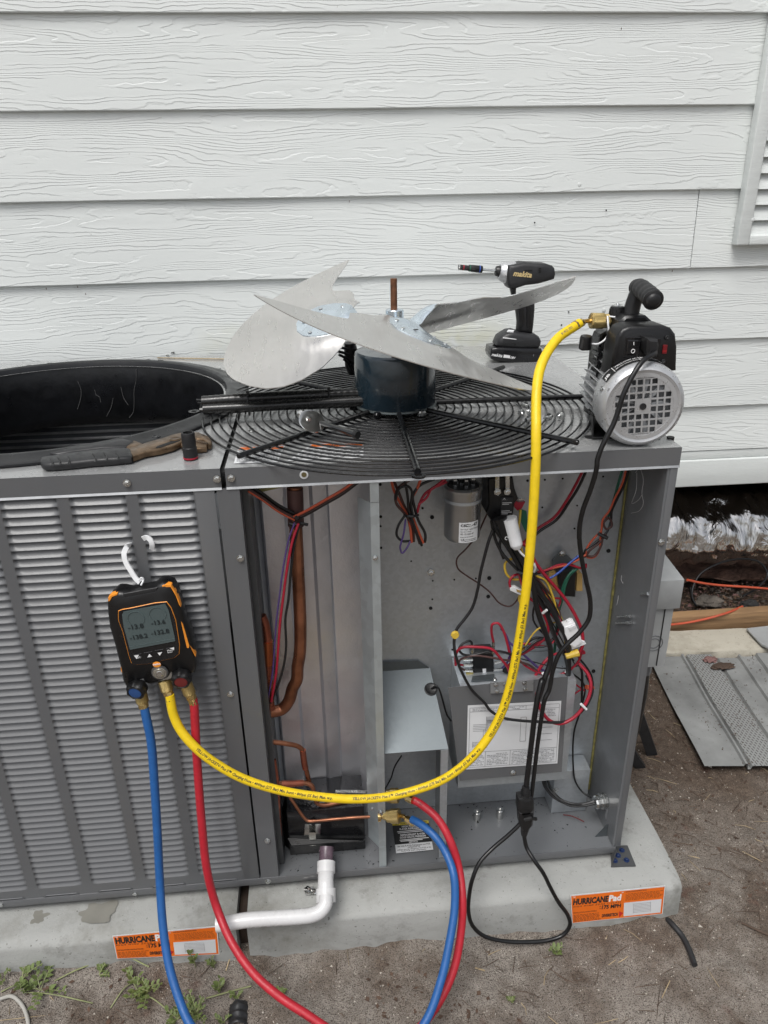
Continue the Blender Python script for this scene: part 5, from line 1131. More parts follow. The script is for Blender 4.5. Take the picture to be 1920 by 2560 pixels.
# --- foot bracket at the right front corner
fb = Geo().hexa([(-0.0276,-0.0241,0.1018), (0.0282,-0.0273,0.1018), (0.0314,0.0296,0.1018), (0.0007,0.0321,0.1018)], (0, 0, .0022)).done('foot_bracket', PAINT_DK, ac, smooth=0)
Geo().hexa([(-0.0276,-0.0241,0.1018), (0.0007,0.0321,0.1018), (-.0135, .03, ZB+.012), (-.0135, -.01, ZB+.012)], (-.0015, 0, 0)).done('bracket_web', PAINT_DK, fb, smooth=0)
BLUES = simple('blue_masonry_screw', (.012, .03, .10), .4, .3)
for P in ((0.0127,0.0172,0.104), (-0.0014,0.0039,0.104), (-0.014,-0.0092,0.104), (0.0128,-0.0105,0.104)):
    Geo().lathe(P, (0, 0, 1), [(0, .0068), (.0012, .0066), (.0014, .0042), (.0045, .0040), (.005, .003)], 8).done('masonry_screw', BLUES, fb, smooth=20)

# ================================================================ electrical disconnect box on the machine's right side
dc = thing('disconnect_box', 'grey electrical disconnect box on the right side of the machine', 'electrical box', (.05, .17, .55))
bx0, bx1, by0, by1, bz0, bz1 = .0, .098, .095, .205, .545, .782
Geo().puff([(bx0, by0, bz0+.01), (bx1-.010, by0, bz0+.01), (bx1-.010, by0, bz1-.075), (bx0, by0, bz1-.075)], (0, 1, 0), [(0, .004), (0, by1-by0)]).done('box_body', HEXG, dc, smooth=20)
lidd = Geo().add([(bx0, by0-.004, bz1-.078), (bx1, by0-.004, bz1-.078), (bx1, by0-.004, bz1-.008), (bx0, by0-.004, bz1-.008), (bx0, by1, bz1-.078), (bx1, by1, bz1-.078), (bx1, by1, bz1+.004), (bx0, by1, bz1+.004)], [(0,1,2,3),(3,2,6,7),(4,7,6,5),(1,5,6,2),(0,3,7,4),(0,4,5,1)]).done('box_hood', HEXG, dc, bevel=.003)
Geo().box((bx1-.030, by0+.001, bz0+.014), (bx1-.0285, by0+.005, bz1-.08)).done('hasp_edge', GREYBK, dc)
kc = V((0.0564,0.098,0.6166))
for r in (.019, .012): Geo().tube([kc+V((r*math.cos(a/16*2*math.pi), 0, r*math.sin(a/16*2*math.pi))) for a in range(17)], .0008, 5).done('knockout_ring', PAINT, dc)
Geo().rod((.058, .14, .515), (.058, .14, .556), .022).done('conduit_connector', PAINT, dc)
tag(wire('black_conduit', [(.058, .14, .535), (.060, .14, .43), (.052, .145, .31), (.030, .15, .22), (.003, .155, .19)], .019, BLACK, n=12), 'black conduit dropping from the grey disconnect box', 'conduit')

# ================================================================ FAN ASSEMBLY upside down on the right lid
FX, FY = -.476, .300
GZ = ZT+.0125
fan = thing('fan_assembly', 'upside down fan assembly with motor, three aluminium blades and black wire guard', 'fan', (FX, FY, ZT))
def ringmesh(r, z, w, n=96):
    def fn(u, v_):
        a = 2*math.pi*u; b2 = 2*math.pi*v_
        return (FX+(r+w*math.cos(b2))*math.cos(a), FY+(r+w*math.cos(b2))*math.sin(a), z+w*math.sin(b2))
    return Geo().grid(fn, n, 7, wrap=True)
nr = 20
for k in range(nr):
    r = .072+k*(.392-.072)/(nr-1)
    ringmesh(r, GZ-.0045, .0019 if k < nr-1 else .0024, 64+k*3).done('guard_ring', GUARD, fan, smooth=60, fix=False)
SP0 = -91
for k in range(8):
    a = R(SP0+45*k); d = V((math.cos(a), math.sin(a), 0)); eye = k % 2 == 0
    r1 = .412 if not eye else .40
    o = Geo().rod(V((FX, FY, GZ+.0035))+d*.06, V((FX, FY, GZ+.0035))+d*r1, .0052 if not eye else .0058, n=10).done('guard_spoke', GUARD, fan)
    if not eye: Geo().lathe(V((FX, FY, GZ+.0035))+d*r1, d, [(0, .0052), (.002, .0045), (.003, .002)], 10).done('rubber_end_cap', GUARD, o)
    else:
        e = V((FX, FY, GZ+.001))+d*(r1+.012)
        Geo().lathe(e, (0, 0, 1), [(-.0015, .0055), (-.0015, .0115), (.0015, .0115), (.0015, .0055), (-.0015, .0055)], 18, caps=False).done('mounting_eye', GUARD, o)
Geo().lathe((FX, FY, GZ-.003), (0, 0, 1), [(0, .062), (.003, .066), (.006, .062)], 40).done('guard_hub_plate', GUARD, fan)
MR = .0825
mot = Geo().lathe((FX, FY, GZ+.006), (0, 0, 1), [(0, MR-.006), (.002, MR), (.100, MR), (.105, MR-.002), (.108, MR-.006), (.109, MR-.03), (.110, .02)], 64).done('motor', MOTOR, fan, smooth=30)
Geo().lathe((FX, FY, GZ+.003), (0, 0, 1), [(0, MR+.001), (.0018, MR+.003), (.0045, MR+.002), (.006, MR-.002)], 64).done('motor_rim', simple('scuffed_motor_rim', (.13, .15, .15), .4, .6, .5, 60), mot, smooth=40)
for a in (-60, -120, 10, 190):
    p = V((FX, FY, GZ-.001))+V((math.cos(R(a)), math.sin(R(a)), 0))*.088
    Geo().lathe(p, (0, 0, 1), [(0, .009), (.006, .009), (.009, .006)], 12).done('motor_foot_nut', STEEL if a in (-60,) else GUARD, mot)
# shaft, hub collar with its set screw
HZ = 1.268
Geo().rod((FX-.001, FY, HZ-.03), (FX-.001, FY, 1.361), .0066, n=16).done('shaft', RUST, fan)
col = Geo().lathe((FX, FY, HZ-.004), (0, 0, 1), [(0, .026), (.004, .020), (.006, .0178), (.037, .0178), (.0385, .0165), (.0385, .007)], 32).done('hub_collar', ZINC, fan, smooth=30)
Geo().rod((FX-.017, FY-.004, HZ+.022), (FX-.026, FY-.006, HZ+.022), .0040, n=6).done('set_screw', STEEL, col)
Geo().rod((FX-.026, FY-.006, HZ+.022), (FX-.031, FY-.007, HZ+.022), .0062, n=6).done('set_screw_head', STEEL, col)
# blades: planform in polar coordinates measured from the swept tip
def lerp_tab(tab, x):
    if x <= tab[0][0]: return tab[0][1]
    for (a, b2), (c, d) in zip(tab[:-1], tab[1:]):
        if x <= c: return b2+(d-b2)*(x-a)/(c-a)
    return tab[-1][1]
LEAD = [(.095, 30), (.12, 25), (.15, 17), (.175, 15.5), (.20, 19), (.215, 20.5), (.235, 17.5), (.26, 12), (.29, 6.5), (.315, 2.6), (.335, .4), (.341, 0)]
TRAIL = [(.095, 88), (.113, 97), (.14, 103), (.17, 107), (.215, 108), (.25, 106.5), (.28, 103), (.305, 97.5), (.325, 91.5), (.335, 86.5), (.341, 80)]
def bz(r, rel):
    zo = 1.368-.00195*rel; zi = 1.325-.0006*rel-.0000025*rel*rel
    t = (r-.10)/.24; z = zi+(zo-zi)*t
    return z - .003*math.sin(math.pi*min(1, max(0, rel/100)))*min(1, max(0, t)) 
def blade_mesh(ph):
    def fn(u, v_):
        r = .095+.246*(1-(1-v_)**1.5); a0, a1 = lerp_tab(LEAD, r), lerp_tab(TRAIL, r); rel = a0+(a1-a0)*u
        z = bz(r, rel)
        # raised emboss round the bracket
        dr, da = (r-.125)/.095, (rel-60)/31
        q = math.sqrt(dr*dr+da*da); z += .007*(1/(1+math.exp((q-1.0)*14)))
        a = R(ph+rel); return V((FX+r*math.cos(a), FY+r*math.sin(a), z))
    nu, nv = 34, 40
    top = Geo().grid(fn, nu, nv)
    bot = [V(p)-V((0, 0, .0016)) for p in top.v]
    g = Geo(); g.add(top.v, top.f); g.add(bot, [tuple(reversed(f)) for f in top.f])
    n = nu*nv; edge = [i for i in range(nu)] + [j*nu+nu-1 for j in range(1, nv)] + [(nv-1)*nu+i for i in range(nu-2, -1, -1)] + [j*nu for j in range(nv-2, 0, -1)]
    m = len(edge)
    g.f += [(edge[i], edge[(i+1) % m], n+edge[(i+1) % m], n+edge[i]) for i in range(m)]
    return g
for ph in (-138, 102, -18):
    bl = blade_mesh(ph).done('fan_blade', ALU, fan, smooth=40)
    # zinc bracket: a rounded plate riveted on, narrowing to an arm that runs to the hub
    BW = [(.02, 60), (.04, 34), (.055, 22), (.075, 16), (.095, 18), (.12, 22), (.15, 21), (.180, 17), (.196, 10), (.203, 2)]
    def bfn(u, v_, top=True):
        r = .02+.183*v_; w = lerp_tab(BW, r); rel = 60+(u*2-1)*w*(1 if r > .05 else 1)
        k = min(1, max(0, (r-.06)/.04)); zb = bz(max(r, .06), rel)+.0085+.0
        z = HZ*(1-k)+zb*k + (.010*(1-abs(u*2-1)**2)*(1 if .05 < r < .125 else .0)*math.sin(math.pi*min(1, max(0, (r-.05)/.075))))
        a = R(ph+rel); return V((FX+r*math.cos(a), FY+r*math.sin(a), z))
    tg = Geo().grid(bfn, 17, 27); bt = [p+V((0, 0, -.0025)) for p in map(V, tg.v)]
    g = Geo(); g.add(tg.v, tg.f); g.add(bt, [tuple(reversed(f)) for f in tg.f])
    nu, nv = 17, 27; n = nu*nv
    edge = [i for i in range(nu)] + [j*nu+nu-1 for j in range(1, nv)] + [(nv-1)*nu+i for i in range(nu-2, -1, -1)] + [j*nu for j in range(nv-2, 0, -1)]
    m = len(edge); g.f += [(edge[i], edge[(i+1) % m], n+edge[(i+1) % m], n+edge[i]) for i in range(m)]
    br = g.done('hub_bracket', ZINC, bl, smooth=40)
    for rr, rel in ((.186, 62), (.168, 47), (.168, 75), (.125, 78), (.12, 44)):
        a = R(ph+rel); p = V((FX+rr*math.cos(a), FY+rr*math.sin(a), bz(rr, rel)+.0085))
        Geo().lathe(p, (0, 0, 1), [(0, .0045), (.0014, .004), (.0020, .0024), (.0014, .0012)], 12).done('rivet', STEEL, br)
    a = R(ph+57); p = V((FX+.142*math.cos(a), FY+.142*math.sin(a), bz(.142, 57)+.0092))
    Geo().box((-.004, -.006, 0), (.004, .006, .0006), Matrix.Translation(p) @ Matrix.Rotation(a, 4, 'Z')).done('slot', HOLE, br)
# conduit tied along one spoke
cy0 = (-0.8613,0.2566,1.138)
CONDM = simple('black_flexible_conduit', (.012, .012, .012), .25, 0, .3, 60)
def conduit(pts, r, name, ribs=True):
    P = catmull(pts, 30)
    n = len(P)
    return Geo().tube(P, (lambda t: r*(1+.018*math.sin(t*n*1.3))) if ribs else r, 14).done(name, CONDM, fan, smooth=50)
cd = conduit([(-0.8632,0.2702,1.14), (-0.7875,0.2685,1.143), (-0.6964,0.2758,1.143), (-0.6224,0.279,1.142), (-0.5426,0.2853,1.14)], .0115, 'flexible_conduit')
conduit([(-0.8604,0.2588,1.128), (-0.7875,0.2542,1.13), (-0.6969,0.2609,1.13), (-0.6233,0.2636,1.13), (-0.5442,0.2656,1.13)], .0105, 'flexible_conduit', False)
for u, z in ((537, 872), (711, 862)):
    c = V((-0.7728,0.2681,1.134)) if u == 537 else V((-0.6126,0.2753,1.134))
    Geo().tube([c+V((0, .017*math.cos(a/20*2*math.pi), .022*math.sin(a/20*2*math.pi)-.002)) for a in range(21)], .0016, 6, caps=False).done('cable_tie', WBLK, fan)
    Geo().box(c+V((-.003, -.006, .018)), c+V((.003, .002, .026))).done('cable_tie_head', WBLK, fan)
for dx, dz in ((0, 0), (.004, -.006), (-.002, .006)): Geo().rod(V((-0.8681,0.2714,1.138))+V((dx-.004, 0, dz)), V((-0.8552,0.2626,1.138))+V((dx, 0, dz)), .0022).done('cut_wire_end', WBLK, fan)
# conduit print
def tubetext(body, pts, r, s0, h, mat, parent, ref=V((0, -1, .6)), ang=0, flip=False, bold=.01, shear=0, name='lettering', seg=10):
    P = catmull(pts, seg); S = [0]
    for a, b2 in zip(P[:-1], P[1:]): S.append(S[-1]+(b2-a).length)
    me = font_mesh(body, 1, bold, shear, 1); s_ = h/.7
    for v in me.vertices:
        s = s0+v.co.x*s_*.95; s = max(0, min(S[-1]-1e-4, s))
        i = 0
        while i < len(S)-2 and S[i+1] < s: i += 1
        t = (s-S[i])/(S[i+1]-S[i]); p = P[i].lerp(P[i+1], t)
        T0 = (P[min(len(P)-1, i+1)]-P[max(0, i-1)]).normalized(); T1 = (P[min(len(P)-1, i+2)]-P[i]).normalized(); T = T0.lerp(T1, t).normalized()
        N = (ref-T*ref.dot(T)).normalized(); B = N.cross(T)*(-1 if flip else 1)
        a = ang+(v.co.y*s_-h*.5)/r
        v.co = p+(N*math.cos(a)+B*math.sin(a))*(r+.00035)
    me.materials.append(mat); return put(name, me, parent)
tubetext('LIQUID TIGHT NONMETALLIC CONDUIT TYPE B', [(-0.8632,0.2702,1.14), (-0.7875,0.2685,1.143), (-0.6964,0.2758,1.143), (-0.6224,0.279,1.142), (-0.5426,0.2853,1.14)], .0122, .06, .004, INKG, fan, ang=-.9)
# wires and dark connector seen behind the motor
for k in range(5):
    a = V((FX-.09, FY+.10, ZT+.03)); wire('motor_lead', [a+V((-.01*k, 0, .05+.01*k)), a+V((.01, .01, .03+.012*k)), a+V((.05, -.02, .045+.008*k))], .003, WBLK, fan)
blob = Geo().lathe(V((-0.5612,0.42,1.2175)), (.1, .1, -1), [(0, .012), (.02, .015), (.05, .017), (.07, .012)], 14).done('wire_grommet', BLACK, fan)

# ---------------------------------------------------------------- warning labels on the lid under the guard
for q, lab in (([(-0.7827,0.0194,1.0976), (-0.7081,0.015,1.0976), (-0.6989,0.1,1.0976), (-0.7823,0.1051,1.0976)], 'a'), ([(-0.6925,0.0187,1.0976), (-0.5614,0.0185,1.0976), (-0.5564,0.0932,1.0976), (-0.6487,0.1062,1.0976)], 'b')):
    q = [V(p) for p in q]
    wl = Geo().hexa(q, (0, 0, .0003)).done('warning_label', PAPER, lr, smooth=0)
    def LQ(u, v_, l=.0007, q=q): return bilerp(q, u, v_)+V((0, 0, l))
    up = q[3]-q[0]
    Geo().quad([LQ(.02, .80, .0005), LQ(.98, .80, .0005), LQ(.98, .97, .0005), LQ(.02, .97, .0005)]).done('orange_band', ORANGE, wl, smooth=0, fix=False)
    text('WARNING', LQ(.3, .82), LQ(.75, .82), up, INK, wl, 0, h=.010, bold=.02)
    rows = []
    for k in range(9):
        u = .05
        while u < .93:
            w = random.uniform(.02, .08); rows.append((LQ(u, .70-k*.075), (q[1]-q[0])*w, up*.022)); u += w+.014
    bars(rows, INK, wl)

# ================================================================ SMALL THINGS ON THE LIDS
# --- slip joint pliers
pz = ZT
pl = thing('pliers', 'rusty slip joint pliers with dark rubber handles lying on the left lid', 'pliers', (-0.9732,0.067,1.0965))
Z0 = 'z'
up_ = (0, 0, 1)
def flat(pts, z0, z1, ins, name, mat, parent, seg=None):
    h = z1-z0; pts = [V((p[0], p[1], z0)) for p in pts]
    return Geo().puff(pts, (0, 0, 1), [(ins, 0), (ins*.3, ins*.4), (0, ins), (0, h-ins), (ins*.3, h-ins*.4), (ins, h)]).done(name, mat, parent, smooth=50)
Lh = [(-1.1125,0.0596,1.106),(-1.1019,0.0618,1.106),(-1.0737,0.0729,1.106),(-1.0419,0.0822,1.106),(-1.0094,0.0908,1.106),(-0.9769,0.0902,1.106),(-0.9666,0.0833,1.106),(-0.9554,0.0454,1.106),(-0.957,0.0383,1.106),(-0.986,0.0335,1.106),(-1.0188,0.0308,1.106),(-1.0501,0.0237,1.106),(-1.0773,0.0204,1.106),(-1.0936,0.0198,1.106),(-1.1044,0.0332,1.106)]
h1 = flat(Lh, 1.0975, 1.1125, .0045, 'rubber_grip', GREYBK, pl)
for u in (350, 395, 455, 510, 570, 640, 730, 800): pass
for a, b2 in (((-1.089,0.0398,1.1132), (-1.0771,0.0029,1.1132)), ((-1.0789,0.0458,1.1132), (-1.0655,0.0047,1.1132)), ((-1.063,0.0487,1.1132), (-1.052,0.0064,1.1132)), ((-1.0247,0.0584,1.1132), (-1.0093,0.0125,1.1132)), ((-1.0074,0.062,1.1132), (-0.9917,0.0143,1.1132)), ((-0.9869,0.063,1.1132), (-0.9744,0.0169,1.1132))):
    Geo().tube(catmull([a, V(a).lerp(V(b2), .5)+V((.003, 0, 0)), b2], 4), .0009, 5).done('grip_groove', RUBBER, h1)
h2 = flat([(-1.1064,0.0868,1.104),(-1.0747,0.1096,1.104),(-1.0309,0.1358,1.104),(-0.9928,0.1497,1.104),(-0.9708,0.1315,1.104),(-0.9777,0.1041,1.104),(-1.0226,0.1024,1.104),(-1.0689,0.0893,1.104),(-1.0904,0.0786,1.104)], 1.0985, 1.1105, .0040, 'rubber_grip', GREYBK, pl)
tl = flat([(-0.9777,0.0932,1.105),(-0.9639,0.0992,1.105),(-0.948,0.1212,1.105),(-0.9236,0.1428,1.105),(-0.9085,0.1622,1.105),(-0.8967,0.171,1.105),(-0.8814,0.1759,1.105),(-0.8589,0.1683,1.105),(-0.8399,0.1438,1.105),(-0.8301,0.1171,1.105),(-0.8285,0.0964,1.105),(-0.8335,0.0914,1.105),(-0.8383,0.11,1.105),(-0.8468,0.1261,1.105),(-0.8592,0.1312,1.105),(-0.8631,0.1217,1.105),(-0.883,0.1162,1.105),(-0.8947,0.0936,1.105),(-0.9144,0.0767,1.105),(-0.9394,0.0648,1.105),(-0.9549,0.0444,1.105),(-0.964,0.0644,1.105)], 1.099, 1.1095, .0022, 'upper_jaw', RUSTTOOL, pl)
flat([(-0.9822,0.1249,1.104),(-0.9726,0.1401,1.104),(-0.9545,0.121,1.104),(-0.9504,0.1003,1.104),(-0.9656,0.0945,1.104),(-0.9781,0.1002,1.104)], 1.0985, 1.1085, .002, 'lower_arm', RUSTTOOL, pl)
flat([(-0.8855,0.1225,1.103),(-0.8652,0.1347,1.103),(-0.8483,0.1256,1.103),(-0.8362,0.1115,1.103),(-0.8352,0.0832,1.103),(-0.8524,0.0793,1.103),(-0.8707,0.0842,1.103),(-0.8836,0.1019,1.103)], 1.0975, 1.1075, .0022, 'lower_jaw', RUSTTOOL, pl)
flat([(-0.9245,0.0876,1.1098),(-0.9221,0.0952,1.1098),(-0.8992,0.1248,1.1098),(-0.8899,0.1319,1.1098),(-0.8869,0.1205,1.1098),(-0.8942,0.11,1.1098),(-0.9155,0.0863,1.1098),(-0.9224,0.0833,1.1098)], 1.1094, 1.1100, .0001, 'slot', HOLE, pl)
Geo().lathe((-0.8971,0.1301,1.1085), (0, 0, 1), [(0, .0115), (.002, .0115), (.0035, .009), (.0035, .007), (.003, .006)], 20).done('pivot_bolt', RUSTTOOL, pl, smooth=30)
for k in range(9):
    p = V((-0.8589,0.1175,1.1095)).lerp(V((-0.8335,0.0958,1.1095)), k/8.); Geo().rod(p+V((0, -.004, 0)), p+V((.001, .004, 0)), .0011, n=4).done('jaw_tooth', RUSTTOOL, pl)
# --- impact socket
so = thing('impact_socket', 'black impact socket with a red band standing on the left lid', 'socket', (-0.8597,0.0404,1.0965))
sc = V((-0.8597,0.0426,1.0965))+V((0, .012, 0))
sk = Geo().lathe(sc, (0, 0, 1), [(0, .0112), (.0015, .0124), (.008, .0124), (.022, .0122), (.023, .0115), (.026, .0115), (.027, .0118), (.046, .0116), (.0485, .0106), (.0485, .0082), (.040, .0080)], 28).done('socket_body', RUBBER, so, smooth=30)
Geo().lathe(sc+V((0, 0, .0022)), (0, 0, 1), [(0, .0125), (.0002, .0129), (.0028, .0129), (.003, .0125)], 28).done('red_band', WRED, so)
Geo().lathe(sc+V((0, 0, .041)), (0, 0, 1), [(0, .0083), (.0078, .0083)], 6, caps=False).done('hex_bore', HOLE, so)
# --- inspection mirror with swivel joint
im = thing('inspection_mirror', 'round steel inspection mirror lying tilted on the wire guard', 'mirror', (-0.6492,0.1534,1.125))
mc = V((-0.6479,0.1296,1.133)); mn = V((.35, -.62, .75)).normalized()
dsk = Geo().lathe(mc, mn, [(-.0012, .0240), (0, .0250), (.0012, .0240), (.0014, .021)], 48).done('mirror_disc', CHROME, im, smooth=30)
hd0, hd1 = V((-0.632,0.1336,1.128)), V((-0.5713,0.0616,1.126))
Geo().rod(hd0, hd1, .0045, .0060, 14).done('chrome_handle', simple('dark_chrome', (.12, .12, .12), .1, 1, .1), im)
Geo().rod(hd1-(hd1-hd0)*.02, hd1+(hd1-hd0)*.06, .0078, .0070, 14).done('handle_cap', BLACK, im)
Geo().rod((-0.6676,0.1552,1.14), (-0.6528,0.1258,1.137), .0038).done('swivel_arm', STEEL, im)
Geo().lathe((-0.6694,0.1585,1.14), (1, .5, .3), [(-.006, .004), (-.004, .0065), (.004, .0065), (.006, .004)], 10).done('swivel_nut', STEEL, im)
# --- loose hex screws on the lid
def loose(P, d, lab, grp='loose hex head screws on the lids'):
    P = V(P)+V((0, 0, .0065)); d = V(d).normalized()
    t = thing('hex_screw', lab, 'screw', P, grp)
    Geo().lathe(P, d, [(0, .0048), (.0048, .0050), (.0049, .0075), (.006, .0075), (.006, .0026), (.012, .0030), (.0125, .0024), (.0145, .0030), (.015, .0024), (.017, .0029), (.0175, .0023), (.0195, .0028), (.020, .0020), (.025, .0004)], 12).done('screw_body', STEEL, t, smooth=25)
loose((-0.2086,0.2892,1.0975), (.3, -.9, 0), 'shiny hex screw under the guard nearest the yellow hose, upper of the left pair')
loose((-0.2293,0.228,1.0975), (-.1, -1, .0), 'dull hex screw below the upper one left of the yellow hose')
loose((-0.1771,0.1934,1.0975), (-1, -.6, 0), 'shiny hex screw lying just right of the yellow hose under the guard')
loose((-0.1574,0.1972,1.0975), (-.6, -1, .1), 'dark hex screw lying farther right under the guard toward the pump')
loose((-0.216,0.233,1.0975), (.8, -.5, 0), 'small bright screw lying touching the left edge of the yellow hose')
loose((-0.2344,0.1724,1.0975), (1, .3, 0), 'long screw lying beside the guard spoke left of the yellow hose')
def standup(P, lab):
    t = thing('hex_screw', lab, 'screw', P, 'loose hex head screws on the lids')
    put('screw_head', HEXN, t, Matrix.Translation(V(P)) @ Matrix.Rotation(R(-90), 4, 'X'))
standup((-0.8855,0.7367,1.0972), 'hex head screw standing beside the black fan opening near the blade')
standup((-1.0403,0.9674,1.0972), 'hex head screw at the rear edge of the left lid')
standup((-1.0488,0.93,1.0972), 'hex head screw on the pale stick at the rear of the left lid')
standup((-0.0161,0.8061,1.0972), 'hex head screw at the rear of the right lid beside the battery')
standup((-0.7649,0.2009,1.0972), 'hex head screw on the right lid under the left part of the guard')
tag(Geo().rod((-1.0724,0.9084,1.099), (-0.8788,0.8592,1.099), .0018, n=6).done('thin_stick', STRAW), 'thin pale stick lying along the rear of the left lid', 'stick')

# ================================================================ IMPACT DRIVER
DY = .735
dr = thing('impact_driver', 'black cordless impact driver standing on its battery behind the fan', 'impact driver', (-.11, DY, ZT))
def slab2(name, pts, y0, th, mat, parent, r=.008, smooth=50):
    pts = [V((p[0], y0, p[2])) for p in pts]
    return Geo().puff(pts, (0, 1, 0), [(r, 0), (r*.45, r*.22), (r*.12, r*.6), (0, r), (0, th-r), (r*.12, th-r*.6), (r*.45, th-r*.22), (r, th)]).done(name, mat, parent, smooth=smooth)
bat = slab2('battery', [(-0.1841,0.735,1.1359),(-0.1657,0.735,1.1375),(-0.0514,0.735,1.1302),(-0.046,0.735,1.114),(-0.0493,0.735,1.0999),(-0.0559,0.735,1.0936),(-0.0933,0.735,1.0899),(-0.1734,0.735,1.1029),(-0.1829,0.735,1.1074),(-0.1866,0.735,1.119)], DY-.036, .070, GLOSSBK, dr, .006)
ft_ = slab2('driver_foot', [(-0.1621,0.735,1.1611),(-0.1398,0.735,1.1749),(-0.1238,0.735,1.1766),(-0.1121,0.735,1.1729),(-0.07,0.735,1.1659),(-0.058,0.735,1.1599),(-0.051,0.735,1.1484),(-0.0518,0.735,1.1371),(-0.0582,0.735,1.1282),(-0.1048,0.735,1.1275),(-0.1609,0.735,1.134),(-0.1704,0.735,1.1411),(-0.1663,0.735,1.1522)], DY-.032, .064, GREYBK, dr, .012)
grip = slab2('grip', [(-0.1237,0.735,1.2588),(-0.0721,0.735,1.2659),(-0.069,0.735,1.2268),(-0.0696,0.735,1.1938),(-0.0711,0.735,1.1637),(-0.113,0.735,1.1695),(-0.1122,0.735,1.1951),(-0.1172,0.735,1.2239),(-0.1207,0.735,1.2457)], DY-.019, .038, RUBBER, dr, .013)
slab2('grip_inset', [(-0.0927,0.735,1.2514),(-0.0893,0.735,1.2524),(-0.0875,0.735,1.2404),(-0.0812,0.735,1.2315),(-0.0812,0.735,1.214),(-0.0788,0.735,1.1941),(-0.0881,0.735,1.1777),(-0.0908,0.735,1.1833),(-0.0935,0.735,1.2275),(-0.0964,0.735,1.2385)], DY-.0215, .004, BLACK, dr, .001)
slab2('grip_inset', [(-0.1168,0.735,1.2359),(-0.1003,0.735,1.2452),(-0.1003,0.735,1.2277),(-0.0984,0.735,1.1947),(-0.1081,0.735,1.1839),(-0.1128,0.735,1.2062),(-0.1152,0.735,1.2282)], DY-.0205, .003, BLACK, dr, .001)
body = slab2('housing', [(-0.1481,0.735,1.3378),(-0.1326,0.735,1.3395),(-0.1107,0.735,1.3442),(-0.0771,0.735,1.3412),(-0.0501,0.735,1.3391),(-0.0375,0.735,1.3351),(-0.0302,0.735,1.3286),(-0.0269,0.735,1.3138),(-0.0294,0.735,1.3022),(-0.0471,0.735,1.2973),(-0.0715,0.735,1.2916),(-0.1007,0.735,1.2892),(-0.125,0.735,1.2824),(-0.143,0.735,1.2829),(-0.1492,0.735,1.2937),(-0.1516,0.735,1.3191)], DY-.032, .064, GREYBK, dr, .009)
slab2('trigger', [(-0.1363,0.735,1.2827),(-0.1205,0.735,1.2823),(-0.1192,0.735,1.2587),(-0.1246,0.735,1.2545),(-0.1307,0.735,1.2633)], DY-.009, .018, BLACK, dr, .004)
def axpt(u): return None
n0, n1 = V((-0.1741,0.735,1.3234)), V((-0.1404,0.735,1.3177))
ax = (n1-n0).normalized()
hc = Geo().lathe(n0+ax*.0095, ax, [(0, .0185), (.006, .0225), (.012, .0245), (.028, .0275), (.036, .0285)], 28).done('hammer_case', SILVERPAINT, dr, smooth=30)
Geo().lathe(n0-ax*.001, ax, [(0, .0085), (.001, .011), (.004, .0125), (.010, .0135), (.012, .0165), (.014, .0165)], 24).done('chuck_sleeve', BLACK, dr, smooth=30)
b0 = V((-0.2691,0.735,1.3348)); bd = (n0-b0).normalized(); bl_ = (n0-b0).length
Geo().rod(b0+bd*(bl_*.62), n0+bd*.004, .0034, n=10).done('bit_shank', STEEL, dr)
nd = Geo().lathe(b0, bd, [(0, .0058), (.001, .0064), (bl_*.27, .0064), (bl_*.272, .0078), (bl_*.30, .0078), (bl_*.36, .0085), (bl_*.62, .0090), (bl_*.64, .0080), (bl_*.645, .004)], 18).done('nut_driver', BLACK, dr, smooth=30)
for t, r_, m in ((.005, .0067, STEEL), (.12, .0067, WRED), (.29, .0084, WGRN), (.55, .0093, WBLU)): Geo().lathe(b0+bd*(bl_*t), bd, [(0, r_), (.0025, r_)], 18).done('colour_band', m, nd)
text('makita', (-0.1373,0.7025,1.3142), (-0.0895,0.7025,1.3084), (0, 0, 1), GOLD, body, .0004, bold=.04, shear=.25)
text('makita', (-0.1842,0.6985,1.1174), (-0.1558,0.6985,1.1123), (0, 0, 1), INKW, bat, .0004, bold=.03, shear=.25)
text('18V', (-0.1343,0.6985,1.1084), (-0.1204,0.6985,1.1061), (0, 0, 1), INKW, bat, .0004, bold=.03, shear=.25)
Geo().hexa([(-0.1528,0.6985,1.1113), (-0.1351,0.6985,1.1089), (-0.1347,0.6985,1.1161), (-0.1514,0.6985,1.1189)], (0, .0004, 0)).done('battery_badge', INKW, bat)
Geo().hexa([(-0.1551,0.702,1.1603), (-0.12,0.702,1.1556), (-0.1197,0.702,1.1573), (-0.1548,0.702,1.1634)], (0, .0008, 0)).done('foot_print', INKW, ft_)
Geo().hexa([(-0.1448,0.706,1.178), (-0.1277,0.706,1.1763), (-0.1219,0.72,1.1769), (-0.1368,0.72,1.1785)], (0, 0, -.003)).done('lamp_window', WHITE, ft_)
for z in (235, 258, 275): pass
for u0, v0 in ((1148, 232), (1148, 252), (1148, 272), (985, 262), (1015, 262), (1045, 262)):
    pass
for P in ((-0.0703,0.7015,1.3298), (-0.07,0.7015,1.3256), (-0.0697,0.7015,1.3213), (-0.1063,0.7015,1.3259), (-0.0997,0.7015,1.3258), (-0.0931,0.7015,1.3256)):
    Geo().hexa([V(P)+V((-.003, 0, -.0014)), V(P)+V((.003, 0, -.0014)), V(P)+V((.004, 0, .0014)), V(P)+V((-.002, 0, .0014))], (0, .001, 0)).done('vent_slot', HOLE, body)
for P in ((-0.1222,0.7025,1.1431),): Geo().lathe(P, (0, -1, 0), [(0, .0028), (.0005, .0028)], 12).done('foot_screw', HOLE, ft_)
Geo().lathe((-0.07,0.702,1.1137), (.5, -1, 0), [(0, .005), (.002, .0045)], 14).done('battery_button', INKG, bat)

